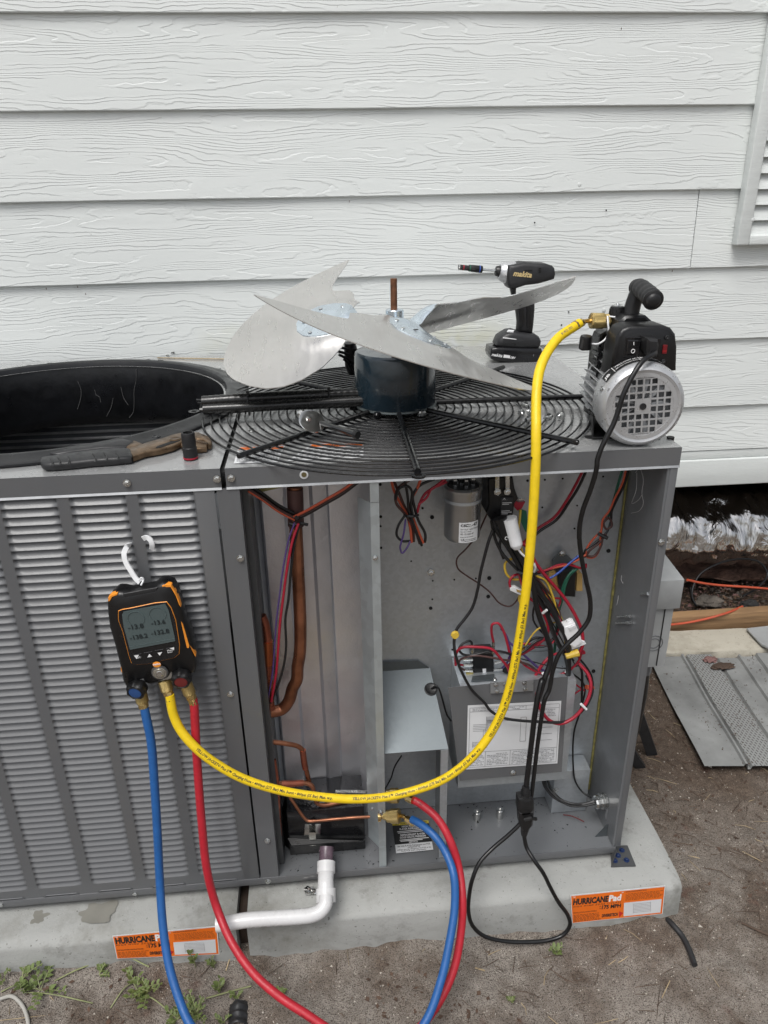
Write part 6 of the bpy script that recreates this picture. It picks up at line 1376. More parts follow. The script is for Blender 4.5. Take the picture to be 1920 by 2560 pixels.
# ================================================================ VACUUM PUMP
vp = thing('vacuum_pump', 'silver and black vacuum pump standing on the right front corner of the lid', 'vacuum pump', (-.075, .10, ZT))
PX, PYF, PZ, PR = -.079, .004, 1.172, .0745
PA = V((0.10, 1, 0.0)).normalized()
def pp(r, a, d=0): return V((PX, PYF, PZ))+PA*d+V((math.cos(a), 0, math.sin(a)))*r
shell = Geo().lathe((PX, PYF, PZ), PA, [(.0005, PR*.80), (0, PR*.83), (-.001, PR*.86), (.001, PR*.90), (.008, PR*.975), (.018, PR), (.045, PR), (.052, PR*.985), (.052, PR*.90)], 64, caps=False).done('motor_cap', SILVERPAINT, vp, smooth=40)
# flat grille with square holes: built cell by cell
cell = .0122; bar = .0030
grg = Geo()
rin = PR*.81
def inhole(i, j):
    row = {3.5: (-1.5, 1.5), 2.5: (-2.5, 2.5), 1.5: (-3.5, 3.5), .5: (-3.5, 3.5), -.5: (-3.5, 3.5), -1.5: (-3.5, 3.5), -2.5: (-2.5, 2.5), -3.5: (-1.5, 1.5)}
    if j not in row: return False
    a, b2 = row[j]
    if abs(j) < 1 and abs(i) < 1.2: return False
    return a <= i <= b2
N_ = 11
Mg = Matrix.Translation((PX, PYF, PZ)) @ PA.to_track_quat('Y', 'Z').to_matrix().to_4x4() @ Matrix.Rotation(R(-4), 4, 'Y')
yf, yb = .0015, .0030
cellz = cell*1.0
holes = []
def square(x0, z0, x1, z1): grg.box((x0, yf, z0), (x1, yb, z1), Mg)
edges = sorted(set([k*cell for k in range(-4, 5)]))
for j in [-3.5, -2.5, -1.5, -.5, .5, 1.5, 2.5, 3.5]:
    zc_ = j*cell
    for i in [k+.5 for k in range(-5, 5)]:
        xc_ = i*cell
        if math.hypot(abs(xc_)-cell/2, abs(zc_)-cell/2) > rin: continue
        h = inhole(i, j)
        if h:
            w = cell/2-bar/2
            square(xc_-cell/2, zc_-cell/2, xc_-w, zc_+cell/2); square(xc_+w, zc_-cell/2, xc_+cell/2, zc_+cell/2)
            square(xc_-w, zc_-cell/2, xc_+w, zc_-w); square(xc_-w, zc_+w, xc_+w, zc_+cell/2)
        else: square(xc_-cell/2, zc_-cell/2, xc_+cell/2, zc_+cell/2)
for s_ in (1, -1):                       # top and bottom solid segments
    a0 = math.asin(min(1, 4*cell/rin)); n = 12
    pts = [V((rin*1.02*math.cos(a0+(math.pi-2*a0)*k/n), yf, s_*rin*1.02*math.sin(a0+(math.pi-2*a0)*k/n))) for k in range(n+1)]
    pts += [V((-4.6*cell, yf, s_*4*cell)), V((4.6*cell, yf, s_*4*cell))] if False else []
    m = len(pts); grg.add([Mg @ p for p in pts]+[Mg @ (p+V((0, yb-yf, 0))) for p in pts], [tuple(range(m)), tuple(range(2*m-1, m-1, -1))]+[(k, (k+1) % m, m+(k+1) % m, m+k) for k in range(m)])
grl = grg.done('fan_grille', SILVERPAINT, vp, smooth=0, fix=True)
Geo().lathe(V((PX, PYF, PZ))+PA*.001, PA, [(0, PR*.83), (-.0002, PR*.70), (.0035, PR*.70), (.0035, PR*.83)], 56, caps=False).done('grille_rim', SILVERPAINT, grl, smooth=30)
Geo().lathe(V((PX, PYF, PZ))+PA*.0012, -PA, [(0, .0058), (.0012, .0058), (.0014, .0045), (.0002, .004)], 20).done('centre_screw', GREYBK, grl)
Geo().lathe(V((PX, PYF, PZ))+PA*.012, PA, [(0, PR*.86), (.0010, PR*.86)], 40).done('inner_fan_disc', simple('inner_fan_plastic', (.10, .105, .11), .5), vp)
for k in range(9):
    a = k*2*math.pi/9; Geo().hexa([pp(.015, a, .006), pp(.060, a, .006), pp(.060, a+.25, .012), pp(.015, a+.25, .012)], (0, .001, 0)).done('inner_fan_vane', simple('inner_fan_plastic_pale', (.30, .31, .32), .5), vp) if True else None
for a in (R(158), R(22), R(-90)): Geo().lathe(pp(PR, a, .022), (math.cos(a), 0, math.sin(a)), [(-.001, .0042), (.0025, .0040), (.0032, .002)], 12).done('cap_screw', STEEL, vp)
# finned motor body
fb_ = Geo().lathe((PX, PYF, PZ), PA, [(.050, PR*.80), (.175, PR*.80)], 40).done('motor_body', SILVERPAINT, vp)
for k in range(30):
    a = R(12*k)
    if -100 < math.degrees(a) % 360-360 < -80: continue
    rr = PR*.97 if math.sin(a) > -.93 else PR*.9
    q = [pp(PR*.78, a-.018, .05), pp(rr, a-.012, .05), pp(rr, a+.012, .05), pp(PR*.78, a+.018, .05)]
    Geo().hexa(q, PA*.118).done('cooling_fin', SILVERPAINT, fb_, smooth=0)
# printed wrap above the cap
lb = Geo().grid(lambda u, v_: pp(PR+.0012, R(148-86*u), .020+.028*v_), 30, 2).done('rating_label', BLACK, vp, smooth=60, fix=False)
def arctext(body, a0, d, h, bold=.02):
    me = font_mesh(body, 1, bold, 0, 1); s_ = h/.7
    for v in me.vertices: v.co = pp(PR+.0018, R(a0)-v.co.x*s_/PR, d+v.co.y*s_)
    me.materials.append(INKW); put('lettering', me, lb)
arctext('JB', 146, .026, .010, .03); arctext('YELLOW JACKET', 128, .036, .0055); arctext('Model 93600', 128, .026, .004); arctext('SuperEvac', 104, .026, .004)
arctext('WARNING', 92, .037, .0045); arctext('1/2 HP 115V 60Hz', 88, .028, .003)
for a in (131, 95): Geo().grid(lambda u, v_: pp(PR+.0018, R(a-.8*u), .021+.026*v_), 2, 2).done('label_rule', INKW, lb, fix=False)
# black control housing
hx = [(-.124, 1.215), (-.123, 1.262), (-.120, 1.284), (-.112, 1.296), (-.099, 1.301), (-.040, 1.300), (-.025, 1.295), (-.015, 1.284), (-.009, 1.262), (-.004, 1.220)]
hsg = Geo().puff([V((x, .050, z)) for x, z in hx], (0, 1, 0), [(.006, 0), (.002, .002), (0, .006), (0, .046), (.006, .052)]).done('control_housing', BLACK, vp, smooth=40)
Geo().puff([V((x*.86+(-.064)*.14, .0496, z*.86+1.258*.14)) for x, z in hx], (0, 1, 0), [(.0015, 0), (0, .001), (0, .003)]).done('control_plate', BLACK, hsg)
def panel_q(pts): return [V(p) for p in pts]
Geo().puff([(-0.1056,0.0485,1.247),(-0.0742,0.0485,1.2443),(-0.0748,0.0485,1.2814),(-0.1049,0.0485,1.2829)], (0, 1, 0), [(.0008, 0), (0, .0008), (0, .002)]).done('switch_bezel', GLOSSBK, hsg)
rk = Geo().puff([(-0.1012,0.0475,1.2528),(-0.0776,0.0475,1.2506),(-0.0783,0.0475,1.2773),(-0.1022,0.0475,1.2785)], (0, 1, 0), [(.002, -.002), (0, 0), (0, .004)]).done('rocker_switch', GLOSSBK, hsg)
Geo().hexa([(-0.0911,0.0452,1.2693), (-0.0898,0.0452,1.2693), (-0.0904,0.0452,1.2746), (-0.0918,0.0452,1.2746)], (0, .0003, 0)).done('on_mark', INKW, rk)
oc = V((-0.0908,0.045,1.2592))
Geo().tube([oc+V((.0030*math.cos(k/16*2*math.pi), 0, .0032*math.sin(k/16*2*math.pi))) for k in range(17)], .0007, 5).done('off_mark', INKW, rk)
Geo().puff([(-0.0665,0.0485,1.2497),(-0.0418,0.0485,1.2472),(-0.0418,0.0485,1.2779),(-0.0698,0.0485,1.2813)], (0, 1, 0), [(.0008, 0), (0, .0008), (0, .002)]).done('power_inlet', GLOSSBK, hsg)
Geo().puff([(-0.0363,0.048,1.252),(-0.0283,0.048,1.2517),(-0.0288,0.048,1.2671),(-0.0367,0.048,1.2674)], (0, 1, 0), [(.0005, 0), (0, .0005), (0, .002)]).done('voltage_switch', simple('dark_red_switch', (.16, .008, .012), .35), hsg)
text('115', (-0.0363,0.0474,1.2554), (-0.0302,0.0474,1.2552), (0, 0, 1), INKR, hsg, .0002, h=.003)
for P in ((-0.0315,0.049,1.2799), (-0.0323,0.049,1.2389)): Geo().lathe(P, (0, -1, 0), [(0, .0040), (.0012, .0036), (.0016, .002), (.0008, .001)], 14).done('plate_screw', GREYBK, hsg)
# raised block and handle
Geo().puff([V((x, .102, z)) for x, z in [(-.100, 1.27), (-.096, 1.300), (-.086, 1.309), (-.050, 1.309), (-.036, 1.298), (-.028, 1.27)]], (0, 1, 0), [(.004, 0), (0, .004), (0, .050), (.004, .054)]).done('handle_base', BLACK, vp, smooth=40)
hp = Geo().tube(catmull([(-.066, .135, 1.295), (-.061, .136, 1.325), (-.057, .134, 1.345), (-.056, .125, 1.353)], 6), lambda t: .0150-.003*t, 16).done('handle_post', BLACK, vp, smooth=60)
Geo().tube(catmull([(-.054, .146, 1.351), (-.055, .130, 1.353), (-.058, .10, 1.350), (-.061, .07, 1.346), (-.063, .050, 1.342)], 8), lambda t: .0148+.0022*t+.0006*math.sin(t*40) - (.010 if t < .03 else 0) - (.004 if t > .985 else 0), 24).done('handle_grip', RUBBER, vp, smooth=60)
Geo().lathe((-.063, .0505, 1.342), (0, -1, -.08), [(0, .0130), (.003, .0118), (.0055, .008), (.0065, .003)], 24).done('grip_end', RUBBER, hp, smooth=60)
# pump cartridge behind: tall black plate, oil body and base tray
Geo().puff([V((x, .165, z)) for x, z in [(-.110, 1.110), (-.109, 1.250), (-.104, 1.266), (-.094, 1.272), (-.02, 1.270), (-.004, 1.262), (.010, 1.20), (.010, 1.110)]], (0, 1, 0), [(.003, 0), (0, .003), (0, .038), (.004, .044)]).done('pump_body', BLACK, vp, smooth=40)
trf = Geo().hexa([(-.143, .058, ZT+.0012), (-.012, .058, ZT+.0012), (.010, .250, ZT+.0012), (-.083, .250, ZT+.0012)], (0, 0, .005)).done('base_tray', BLACK, vp, bevel=.002)
Geo().hexa([(-.1425, .06, ZT+.006), (-.083, .249, ZT+.006), (-.083, .25, 1.262), (-.112, .155, 1.262)], (.0025, 0, 0)).done('base_side', BLACK, trf)
for k in range(9):
    z = 1.25-k*.0145; Geo().box((-.1205-.0019*k, .128-.006*k, z), (-.1150-.0019*k, .160-.006*k, z+.006)).done('moulded_rib', GLOSSBK, trf)
for x in (-.140, -.03):
    Geo().lathe((x, .075, ZT), (0, 0, 1), [(0, .010), (.0012, .010)], 12).done('rubber_foot', RUBBER, trf)
Geo().lathe((-0.0879,0.15,1.2379), (-.3, -1, .35), [(0, .009), (.003, .009), (.0032, .0065), (.008, .0062), (.0085, .004)], 6).done('oil_plug', STEEL, vp)
Geo().lathe((-0.0913,0.135,1.2254), (0, -1, .3), [(0, .005), (.004, .0045)], 10).done('oil_plug', STEEL, vp)
Geo().lathe((0.0016,0.05,1.0951), (0, 0, 1), [(-.008, .006), (.004, .007)], 12).done('rubber_foot', RUBBER, vp)
# intake port
ip = V((-0.0844,0.15,1.2843))
Geo().lathe(V((ip.x, .15, ip.z-.030)), (0, 0, 1), [(0, .0085), (.012, .0085), (.014, .0095), (.016, .0125), (.034, .0125), (.036, .010)], 16).done('brass_port', BRASS, vp, smooth=30)
cp_ = V((ip.x, .15, ip.z+.011))
Geo().lathe(cp_, (0, 0, 1), [(0, .0142), (.004, .0140), (.020, .0128), (.023, .0122), (.0245, .009)], 22).done('port_cap', BLACK, vp, smooth=40)
for k in range(12):
    a = k*math.pi/6; Geo().rod(cp_+V((.0140*math.cos(a), .0140*math.sin(a), .001)), cp_+V((.0128*math.cos(a), .0128*math.sin(a), .019)), .0011, n=5).done('cap_rib', BLACK, vp)
Geo().lathe(cp_+V((0, 0, .0245)), (0, 0, 1), [(0, .008), (.001, .006), (.0035, .0035), (.005, .002)], 14).done('cap_top', STEEL, vp)
wire('cap_tether', [(-0.1013,0.145,1.3025), (-0.095,0.136,1.3024), (-0.0793,0.14,1.3013), (-0.0665,0.15,1.3006), (-0.0536,0.16,1.3007)], .0016, WHITE, vp)
wire('cap_tether', [(-0.105,0.14,1.3034), (-0.1058,0.132,1.2914), (-0.1043,0.13,1.2782), (-0.1089,0.128,1.2653), (-0.124,0.125,1.257), (-0.1399,0.125,1.2584)], .0018, WHITE, vp)
sc_ = V((-0.1473,0.125,1.2629))
Geo().lathe(sc_+V((0, 0, -.014)), (0, -.1, 1), [(0, .0105), (.002, .0115), (.020, .0112), (.024, .0100)], 14).done('spare_cap', BLACK, vp, smooth=25)
Geo().lathe(sc_+V((0, -.002, -.0142)), (0, -.5, -1), [(0, .008), (.001, .007)], 10).done('spare_cap_socket', GLOSSBK, vp)

# ================================================================ POWER CORDS
pc = thing('looping_mains_cable', 'black power cord plugged into the vacuum pump and looping down over the pad', 'cable', (-0.0628,0.02,1.2603))
PCORD = [(-0.0591,0.03,1.2629),(-0.0654,0.016,1.2613),(-0.0753,0.006,1.2597),(-0.0889,-0.004,1.2568),(-0.101,-0.012,1.2496),(-0.1116,-0.018,1.2373),(-0.1209,-0.022,1.2213),(-0.1294,-0.025,1.2017),(-0.1353,-0.027,1.1768),(-0.1417,-0.029,1.1548),(-0.1502,-0.031,1.136),(-0.16,-0.033,1.1138),(-0.1658,-0.035,1.0911),
  (-0.1657,-0.036,1.0836),(-0.1669,-0.034,1.0632),(-0.1702,-0.028,1.0333),(-0.1769,-0.02,0.9916),(-0.1774,-0.015,0.9494),(-0.1679,-0.012,0.8981),(-0.1532,-0.01,0.8451),(-0.1402,-0.01,0.7975),(-0.1404,-0.012,0.7599),(-0.1571,-0.014,0.732),(-0.1773,-0.016,0.7117),(-0.1947,-0.018,0.688),(-0.2046,-0.02,0.6523),(-0.2098,-0.022,0.6058),
  (-0.2173,-0.025,0.59),(-0.2228,-0.028,0.5357),(-0.2273,-0.032,0.4686),(-0.2313,-0.038,0.397),(-0.2371,-0.045,0.3413),(-0.2506,-0.05,0.2984),(-0.2802,-0.056,0.2664),(-0.3141,-0.064,0.2414),(-0.3465,-0.08,0.2209),(-0.3642,-0.094,0.1898),(-0.3713,-0.1,0.1476),(-0.3722,-0.104,0.1061),(-0.363,-0.108,0.0671),(-0.3399,-0.112,0.0378),(-0.2989,-0.115,0.019),(-0.2407,-0.117,0.0095),(-0.1921,-0.116,0.0078),(-0.1607,-0.113,0.0166),(-0.1469,-0.11,0.0402),(-0.1524,-0.106,0.0673),(-0.1749,-0.102,0.1059),(-0.1937,-0.098,0.1456),(-0.2117,-0.092,0.1867),(-0.2302,-0.08,0.2135),(-0.2412,-0.062,0.2284),(-0.2456,-0.055,0.2481),(-0.2463,-0.052,0.256)]
wire('cord', PCORD, .0044, BLACK, pc, seg=6, n=10)
Geo().puff([(-0.0792,0.018,1.2849),(-0.0601,0.018,1.2827),(-0.0572,0.018,1.2732),(-0.0578,0.018,1.2534),(-0.0692,0.018,1.253),(-0.0771,0.018,1.2628)], (0, 1, 0), [(.004, 0), (0, .004), (0, .030)]).done('appliance_plug', RUBBER, pc, smooth=40)
Geo().tube([(-0.2463,-0.052,0.256), (-0.2458,-0.05,0.2627), (-0.2445,-0.048,0.2715)], lambda t: .0065+.003*t, 10).done('strain_relief', RUBBER, pc)
fcn = Geo().puff([(-0.2643,-0.06,0.3296),(-0.2307,-0.06,0.3302),(-0.2311,-0.06,0.287),(-0.2401,-0.06,0.2727),(-0.2535,-0.06,0.2743),(-0.2603,-0.06,0.2947)], (0, 1, 0), [(.004, 0), (0, .004), (0, .020), (.004, .024)]).done('cord_socket', RUBBER, pc, smooth=40)
ld = thing('hanging_mains_lead', 'black power lead running from the contactor down to the plug of the looping cord', 'cable', (-0.2478,-0.05,0.3601))
LEAD_ = [(-0.2493,-0.048,0.3668),(-0.2477,-0.044,0.3836),(-0.2435,-0.036,0.4293),(-0.2392,-0.03,0.488),(-0.2345,-0.022,0.5473),(-0.2269,-0.012,0.5922),(-0.2182,0,0.6163), (-0.2197,0.006,0.5686),(-0.2074,0.018,0.6021),(-0.195,0.028,0.6335),(-0.1944,0.032,0.6634),(-0.2032,0.036,0.6936),(-0.217,0.04,0.73),(-0.2279,0.044,0.7657),(-0.2338,0.046,0.8015),(-0.2439,0.05,0.83),(-0.2606,0.055,0.8639),(-0.2773,0.058,0.8924),(-0.2919,0.062,0.9143)]
wire('cord', LEAD_, .0056, BLACK, ld, seg=6, n=10)
Geo().puff([(-0.2664,-0.06,0.3657),(-0.2413,-0.06,0.3672),(-0.2334,-0.06,0.3559),(-0.2307,-0.06,0.3302),(-0.2381,-0.06,0.3181),(-0.2593,-0.06,0.3162),(-0.2659,-0.06,0.334)], (0, 1, 0), [(.005, 0), (0, .004), (0, .022), (.005, .026)]).done('cord_plug', RUBBER, ld, smooth=40)
Geo().tube([(-0.2488,-0.05,0.3539), (-0.2495,-0.049,0.3698), (-0.249,-0.045,0.3847)], lambda t: .0105-.003*t, 12).done('strain_relief', RUBBER, ld)
for t in (0, .3, .6): Geo().lathe(V((-0.2489,-0.05,0.356)).lerp(V((-0.2487,-0.045,0.3805)), t), (0, 0, 1), [(0, .0125-.003*t), (.003, .0125-.003*t)], 14).done('relief_rib', RUBBER, ld)
Geo().tube([(-0.252,-0.064,0.3131), (-0.2404,-0.068,0.3202), (-0.2269,-0.06,0.3083)], .004, 8).done('cable_strap', RUBBER, ld)
# white and black clip boots
bt_ = thing('white_clip_boot', 'white rubber clip boot hanging at the bottom of the contactor', 'clip boot', (-0.2838,0.06,0.9487))
Geo().tube(catmull([(-0.2877,0.06,0.9489), (-0.2835,0.058,0.9327), (-0.2777,0.056,0.9135), (-0.2725,0.052,0.8951), (-0.2704,0.05,0.8873)], 6), lambda t: .0150-.0035*t if t < .75 else .0122-.022*(t-.75), 16).done('boot', WHITE, bt_, smooth=60)
wire('white_lead', [(-0.2705,0.05,0.8888), (-0.2606,0.048,0.8762), (-0.2472,0.046,0.8647), (-0.2337,0.048,0.8482), (-0.2333,0.055,0.8325)], .0022, WHITE, bt_)
bb_ = thing('black_clip_boot', 'black rubber clip boot beside the white one under the contactor', 'clip boot', (-0.3003,0.06,0.9412))
Geo().tube(catmull([(-0.3046,0.065,0.9476), (-0.2993,0.062,0.9318), (-0.2914,0.06,0.9095), (-0.2797,0.058,0.8868)], 6), lambda t: .0140-.006*t, 16).done('boot', BLACK, bb_, smooth=60)
oc = V((-0.2929,0.05,0.9116)); Geo().tube([oc+V((.0030*math.cos(k/12*2*math.pi), 0, .0032*math.sin(k/12*2*math.pi))) for k in range(11)], .0006, 5).done('boot_mark', INKW, bb_)
tag(wire('black_cable_end', [(0.0925,-0.06,-0.0267), (0.0895,-0.104,0.008),(0.1008,-0.1373,0.006),(0.1009,-0.1699,0.006),(0.0957,-0.2031,0.008)], .0062, GREYBK, n=12), 'short black cable end lying on the soil right of the orange sticker', 'cable')

# ================================================================ DIGITAL MANIFOLD GAUGE
mg = thing('manifold_gauge', 'black and orange digital manifold gauge hanging by a white hook on the louvred panel', 'manifold gauge', (-0.9576,-0.03,0.7065))
BODY = [(-0.9823,-0.05,0.9033),(-0.9713,-0.05,0.8995),(-0.9291,-0.05,0.9057),(-0.9202,-0.05,0.9141),(-0.9084,-0.05,0.9155),(-0.8975,-0.05,0.9096),(-0.8919,-0.05,0.8926),(-0.8885,-0.05,0.8678),(-0.8857,-0.05,0.8363),(-0.8795,-0.05,0.8104),(-0.876,-0.05,0.7712),(-0.8764,-0.05,0.7447),(-0.8802,-0.05,0.7282),(-0.8923,-0.05,0.7259),(-0.9177,-0.05,0.7313),(-0.9244,-0.05,0.7218),(-0.9391,-0.05,0.7145),(-0.9603,-0.05,0.7095),(-0.9718,-0.05,0.7156),(-0.9735,-0.05,0.7225),(-0.9907,-0.05,0.7172),(-1.0037,-0.05,0.703),(-1.009,-0.05,0.7221),(-1.0092,-0.05,0.7554),(-1.011,-0.05,0.7947),(-1.0142,-0.05,0.8332),(-1.0125,-0.05,0.8643),(-1.0096,-0.05,0.8855),(-1.0028,-0.05,0.8957),(-0.9912,-0.05,0.9039)]
bd_ = Geo().puff(BODY, (0, 1, 0), [(.006, -.010), (.002, -.007), (0, -.002), (0, .022), (.004, .030), (.012, .036)]).done('rubber_case', BLACK, mg, smooth=40)
FACE = [(-0.9859,-0.0612,0.8722),(-0.9702,-0.0612,0.8741),(-0.9305,-0.0612,0.8811),(-0.9096,-0.0612,0.882),(-0.9035,-0.0612,0.8694),(-0.8989,-0.0612,0.8443),(-0.8986,-0.0612,0.7935),(-0.9018,-0.0612,0.7743),(-0.9113,-0.0612,0.7669),(-0.9582,-0.0612,0.7576),(-0.9796,-0.0612,0.7577),(-0.9871,-0.0612,0.7615),(-0.9894,-0.0612,0.7813),(-0.9918,-0.0612,0.8261),(-0.9956,-0.0612,0.8514),(-0.9928,-0.0612,0.8696)]
Geo().puff(FACE, (0, 1, 0), [(.0006, 0), (0, .0006), (0, .002)]).done('orange_outline', OAC, mg)
fc_ = Geo().puff([V((p[0], -.0622, p[2])) for p in FACE], (0, 1, 0), [(.0013, 0), (.0009, .0006), (.0009, .002)]).done('face_plate', GLOSSBK, mg)
scr = [V(p) for p in ((-0.984,-0.064,0.7918), (-0.9055,-0.064,0.8049), (-0.9123,-0.064,0.8814), (-0.9859,-0.064,0.8684))]
sq = [V(p) for p in ((-0.9842,-0.0635,0.7914), (-0.905,-0.0635,0.8032), (-0.9049,-0.0635,0.8147), (-0.9082,-0.0635,0.8665), (-0.9122,-0.0635,0.879), (-0.9834,-0.0635,0.8688), (-0.9868,-0.0635,0.8629), (-0.9878,-0.0635,0.8398))]
scn = Geo().puff(sq, (0, 1, 0), [(0, 0), (0, .0008)]).done('screen', LCD, mg, smooth=0)
SCI = simple('screen_digit_ink', (.012, .018, .02), .4)
SCF = simple('faint_screen_ink', (.095, .13, .132), .3)
UPM = V((-0.9857,-0.0645,0.8687))-V((-0.9839,-0.0645,0.7921))
for body, a, b2 in (('-13.8', (-0.9805,-0.0642,0.8322), (-0.9536,-0.0642,0.8346)), ('-13.6', (-0.9405,-0.0642,0.8386), (-0.9161,-0.0642,0.8405)), ('-138.2', (-0.9803,-0.0642,0.8114), (-0.9496,-0.0642,0.8148)), ('-132.8', (-0.9433,-0.0642,0.8181), (-0.9118,-0.0642,0.8214))):
    text(body, a, b2, UPM, SCI, scn, .0002, bold=.02)
for c, r in (((-0.9648,-0.0642,0.8541), .0140), ((-0.9276,-0.0642,0.86), .0140)):
    Geo().tube([V(c)+V((r*math.cos(a), 0, r*math.sin(a))) for a in [R(-40+260*k/24) for k in range(25)]], .0005, 4).done('dial_arc', SCF, scn)
Geo().hexa([(-0.9841,-0.064,0.7982), (-0.9055,-0.064,0.8094), (-0.9053,-0.064,0.8084), (-0.984,-0.064,0.7972)], (0, .0003, 0)).done('screen_rule', SCF, scn)
for u in range(4):
    q = ([(-0.9797,-0.064,0.7805), (-0.9661,-0.064,0.7826)], [(-0.9614,-0.064,0.7836), (-0.9468,-0.064,0.7856)], [(-0.9421,-0.064,0.7869), (-0.9272,-0.064,0.7889)], [(-0.9226,-0.064,0.7899), (-0.9077,-0.064,0.7916)])[u]
    Geo().hexa([V(q[0])-V((0, 0, .0004)), V(q[1])-V((0, 0, .0004)), q[1], q[0]], (0, .0002, 0)).done('button_line', INKG, mg)
bt1 = Geo().add([(-0.9566,-0.0645,0.7738), (-0.9485,-0.0645,0.7751), (-0.9524,-0.0645,0.7812)], [(0, 1, 2)]).done('up_button', INKW, mg, smooth=0, fix=False)
Geo().add([(-0.935,-0.0645,0.776), (-0.9298,-0.0645,0.7833), (-0.9382,-0.0645,0.7821)], [(0, 1, 2)]).done('down_button', INKW, mg, smooth=0, fix=False)
Geo().add([(-0.9789,-0.0645,0.7795), (-0.9755,-0.0645,0.7721), (-0.9702,-0.0645,0.7807)], [(0, 1, 2)]).done('escape_button', INKW, mg, smooth=0, fix=False)
Geo().add([(-0.9164,-0.0645,0.79), (-0.9089,-0.0645,0.7862), (-0.9082,-0.0645,0.7913)], [(0, 1, 2)]).done('menu_button', INKW, mg, smooth=0, fix=False)
text('ESC', (-0.9755,-0.064,0.773), (-0.9676,-0.064,0.774), UPM, INKW, mg, .0006); text('Menu', (-0.9205,-0.064,0.7836), (-0.9101,-0.064,0.7853), UPM, INKW, mg, .0006); text('Enter', (-0.9204,-0.064,0.78), (-0.9117,-0.064,0.7813), UPM, INKW, mg, .0006)
# orange corner and side inserts
def ins_(pts, name='orange_insert'): return Geo().puff(pts, (0, 1, 0), [(.0005, -.0012), (0, 0), (0, .010)]).done(name, OAC, mg, smooth=30)
ins_([(-1.0067,-0.0585,0.8879),(-1.0061,-0.0585,0.8948),(-1.0001,-0.0585,0.9004),(-0.9889,-0.0585,0.9032),(-0.9894,-0.0585,0.8996),(-0.9987,-0.0585,0.8964),(-1.004,-0.0585,0.8886)])
ins_([(-0.9139,-0.058,0.9122),(-0.906,-0.058,0.914),(-0.899,-0.058,0.9118),(-0.8937,-0.058,0.8988),(-0.8894,-0.058,0.8818),(-0.888,-0.058,0.8679),(-0.8905,-0.058,0.8727),(-0.8939,-0.058,0.8912),(-0.9003,-0.058,0.9083),(-0.9143,-0.058,0.9092)])
ins_([(-1.0076,-0.056,0.8192),(-1.0045,-0.056,0.8174),(-1.0028,-0.056,0.8013),(-1.0019,-0.056,0.763),(-1.0038,-0.056,0.7642),(-1.0066,-0.056,0.7888)]); ins_([(-0.8912,-0.059,0.8408),(-0.8886,-0.059,0.8343),(-0.8852,-0.059,0.8119),(-0.8826,-0.059,0.7892),(-0.884,-0.059,0.7844),(-0.8879,-0.059,0.7854),(-0.8896,-0.059,0.8106)])
ins_([(-1.0064,-0.056,0.7611),(-1.0046,-0.056,0.7593),(-1.0071,-0.056,0.7397),(-1.0087,-0.056,0.7448)]); ins_([(-0.8816,-0.059,0.7891),(-0.8742,-0.059,0.769),(-0.8747,-0.059,0.7648),(-0.8802,-0.059,0.7825)])
Geo().puff([(-0.9802,-0.0605,0.9017),(-0.9214,-0.0605,0.9102),(-0.9244,-0.0605,0.9038),(-0.9801,-0.0605,0.8941)], (0, 1, 0), [(.0006, 0), (0, .0006), (0, .003)]).done('top_ridge', GREYBK, mg)
lg = V((-0.9427,-0.064,0.7576))
lo_ = Geo().grid(lambda u, v_: lg+V((.0072*math.cos(2*math.pi*u)*v_, -.0006*(1-v_)-.0002, .0060*math.sin(2*math.pi*u)*v_)), 28, 4, wrap=True).done('logo_badge', OAC, mg, smooth=40, fix=False)
text('testo', (-0.9491,-0.0652,0.7564), (-0.9355,-0.0652,0.7579), UPM, INKW, lo_, 0, bold=.02)
# steel block with sight glass
blk = Geo().puff([(-0.9654,-0.06,0.7424),(-0.9205,-0.06,0.7494),(-0.9196,-0.06,0.7253),(-0.927,-0.06,0.7209),(-0.9603,-0.06,0.7159)], (0, 1, 0), [(.0008, 0), (0, .0008), (0, .018)]).done('valve_block', STEEL, mg, smooth=20)
sg = V((-0.9403,-0.0615,0.7388))
for r, y0, m in ((.0150, 0, simple('bezel_gasket', (.12, .12, .12), .3, .5)), (.0125, -.0015, CHROME), (.0098, -.0030, simple('sight_glass', (.35, .33, .28), .08, .7)), (.0062, -.0034, CHROME)):
    Geo().lathe(sg+V((0, y0, 0)), (0, -1, 0), [(0, r), (.0015, r*.97), (.002, r*.85)], 28).done('sight_glass_ring', m, blk, smooth=30)
def knob(c, axis, col, name):
    c = V(c); ax = V(axis).normalized(); a = ax.orthogonal().normalized(); b2 = ax.cross(a)
    def fn(u, v_):
        t = 2*math.pi*u; lobes = 1-.10*(.5+.5*math.cos(7*t))
        r, h = [(.010, 0), (.0165, .003), (.0185, .008), (.0185, .018), (.0165, .023), (.0125, .0245), (.0115, .0235)][round(v_*6)]
        r *= lobes if r > .013 else 1
        return c + ax*h + (a*math.cos(t)+b2*math.sin(t))*r
    k = Geo().grid(fn, 56, 7, wrap=True).done(name, BLACK, mg, smooth=40)
    Geo().lathe(c+ax*.0215, ax, [(0, .0115), (.0018, .0114), (.0022, .009)], 24).done('knob_disc', col, k, smooth=30)
KB = simple('blue_knob_disc', (.02, .07, .22), .5); KR = simple('dark_red_knob_disc', (.16, .02, .018), .5)
knob((-0.9817,-0.052,0.7104), (-.2, -1, -.15), KB, 'valve_knob'); knob((-0.9034,-0.052,0.7272), (0, -1, -.15), KR, 'valve_knob')
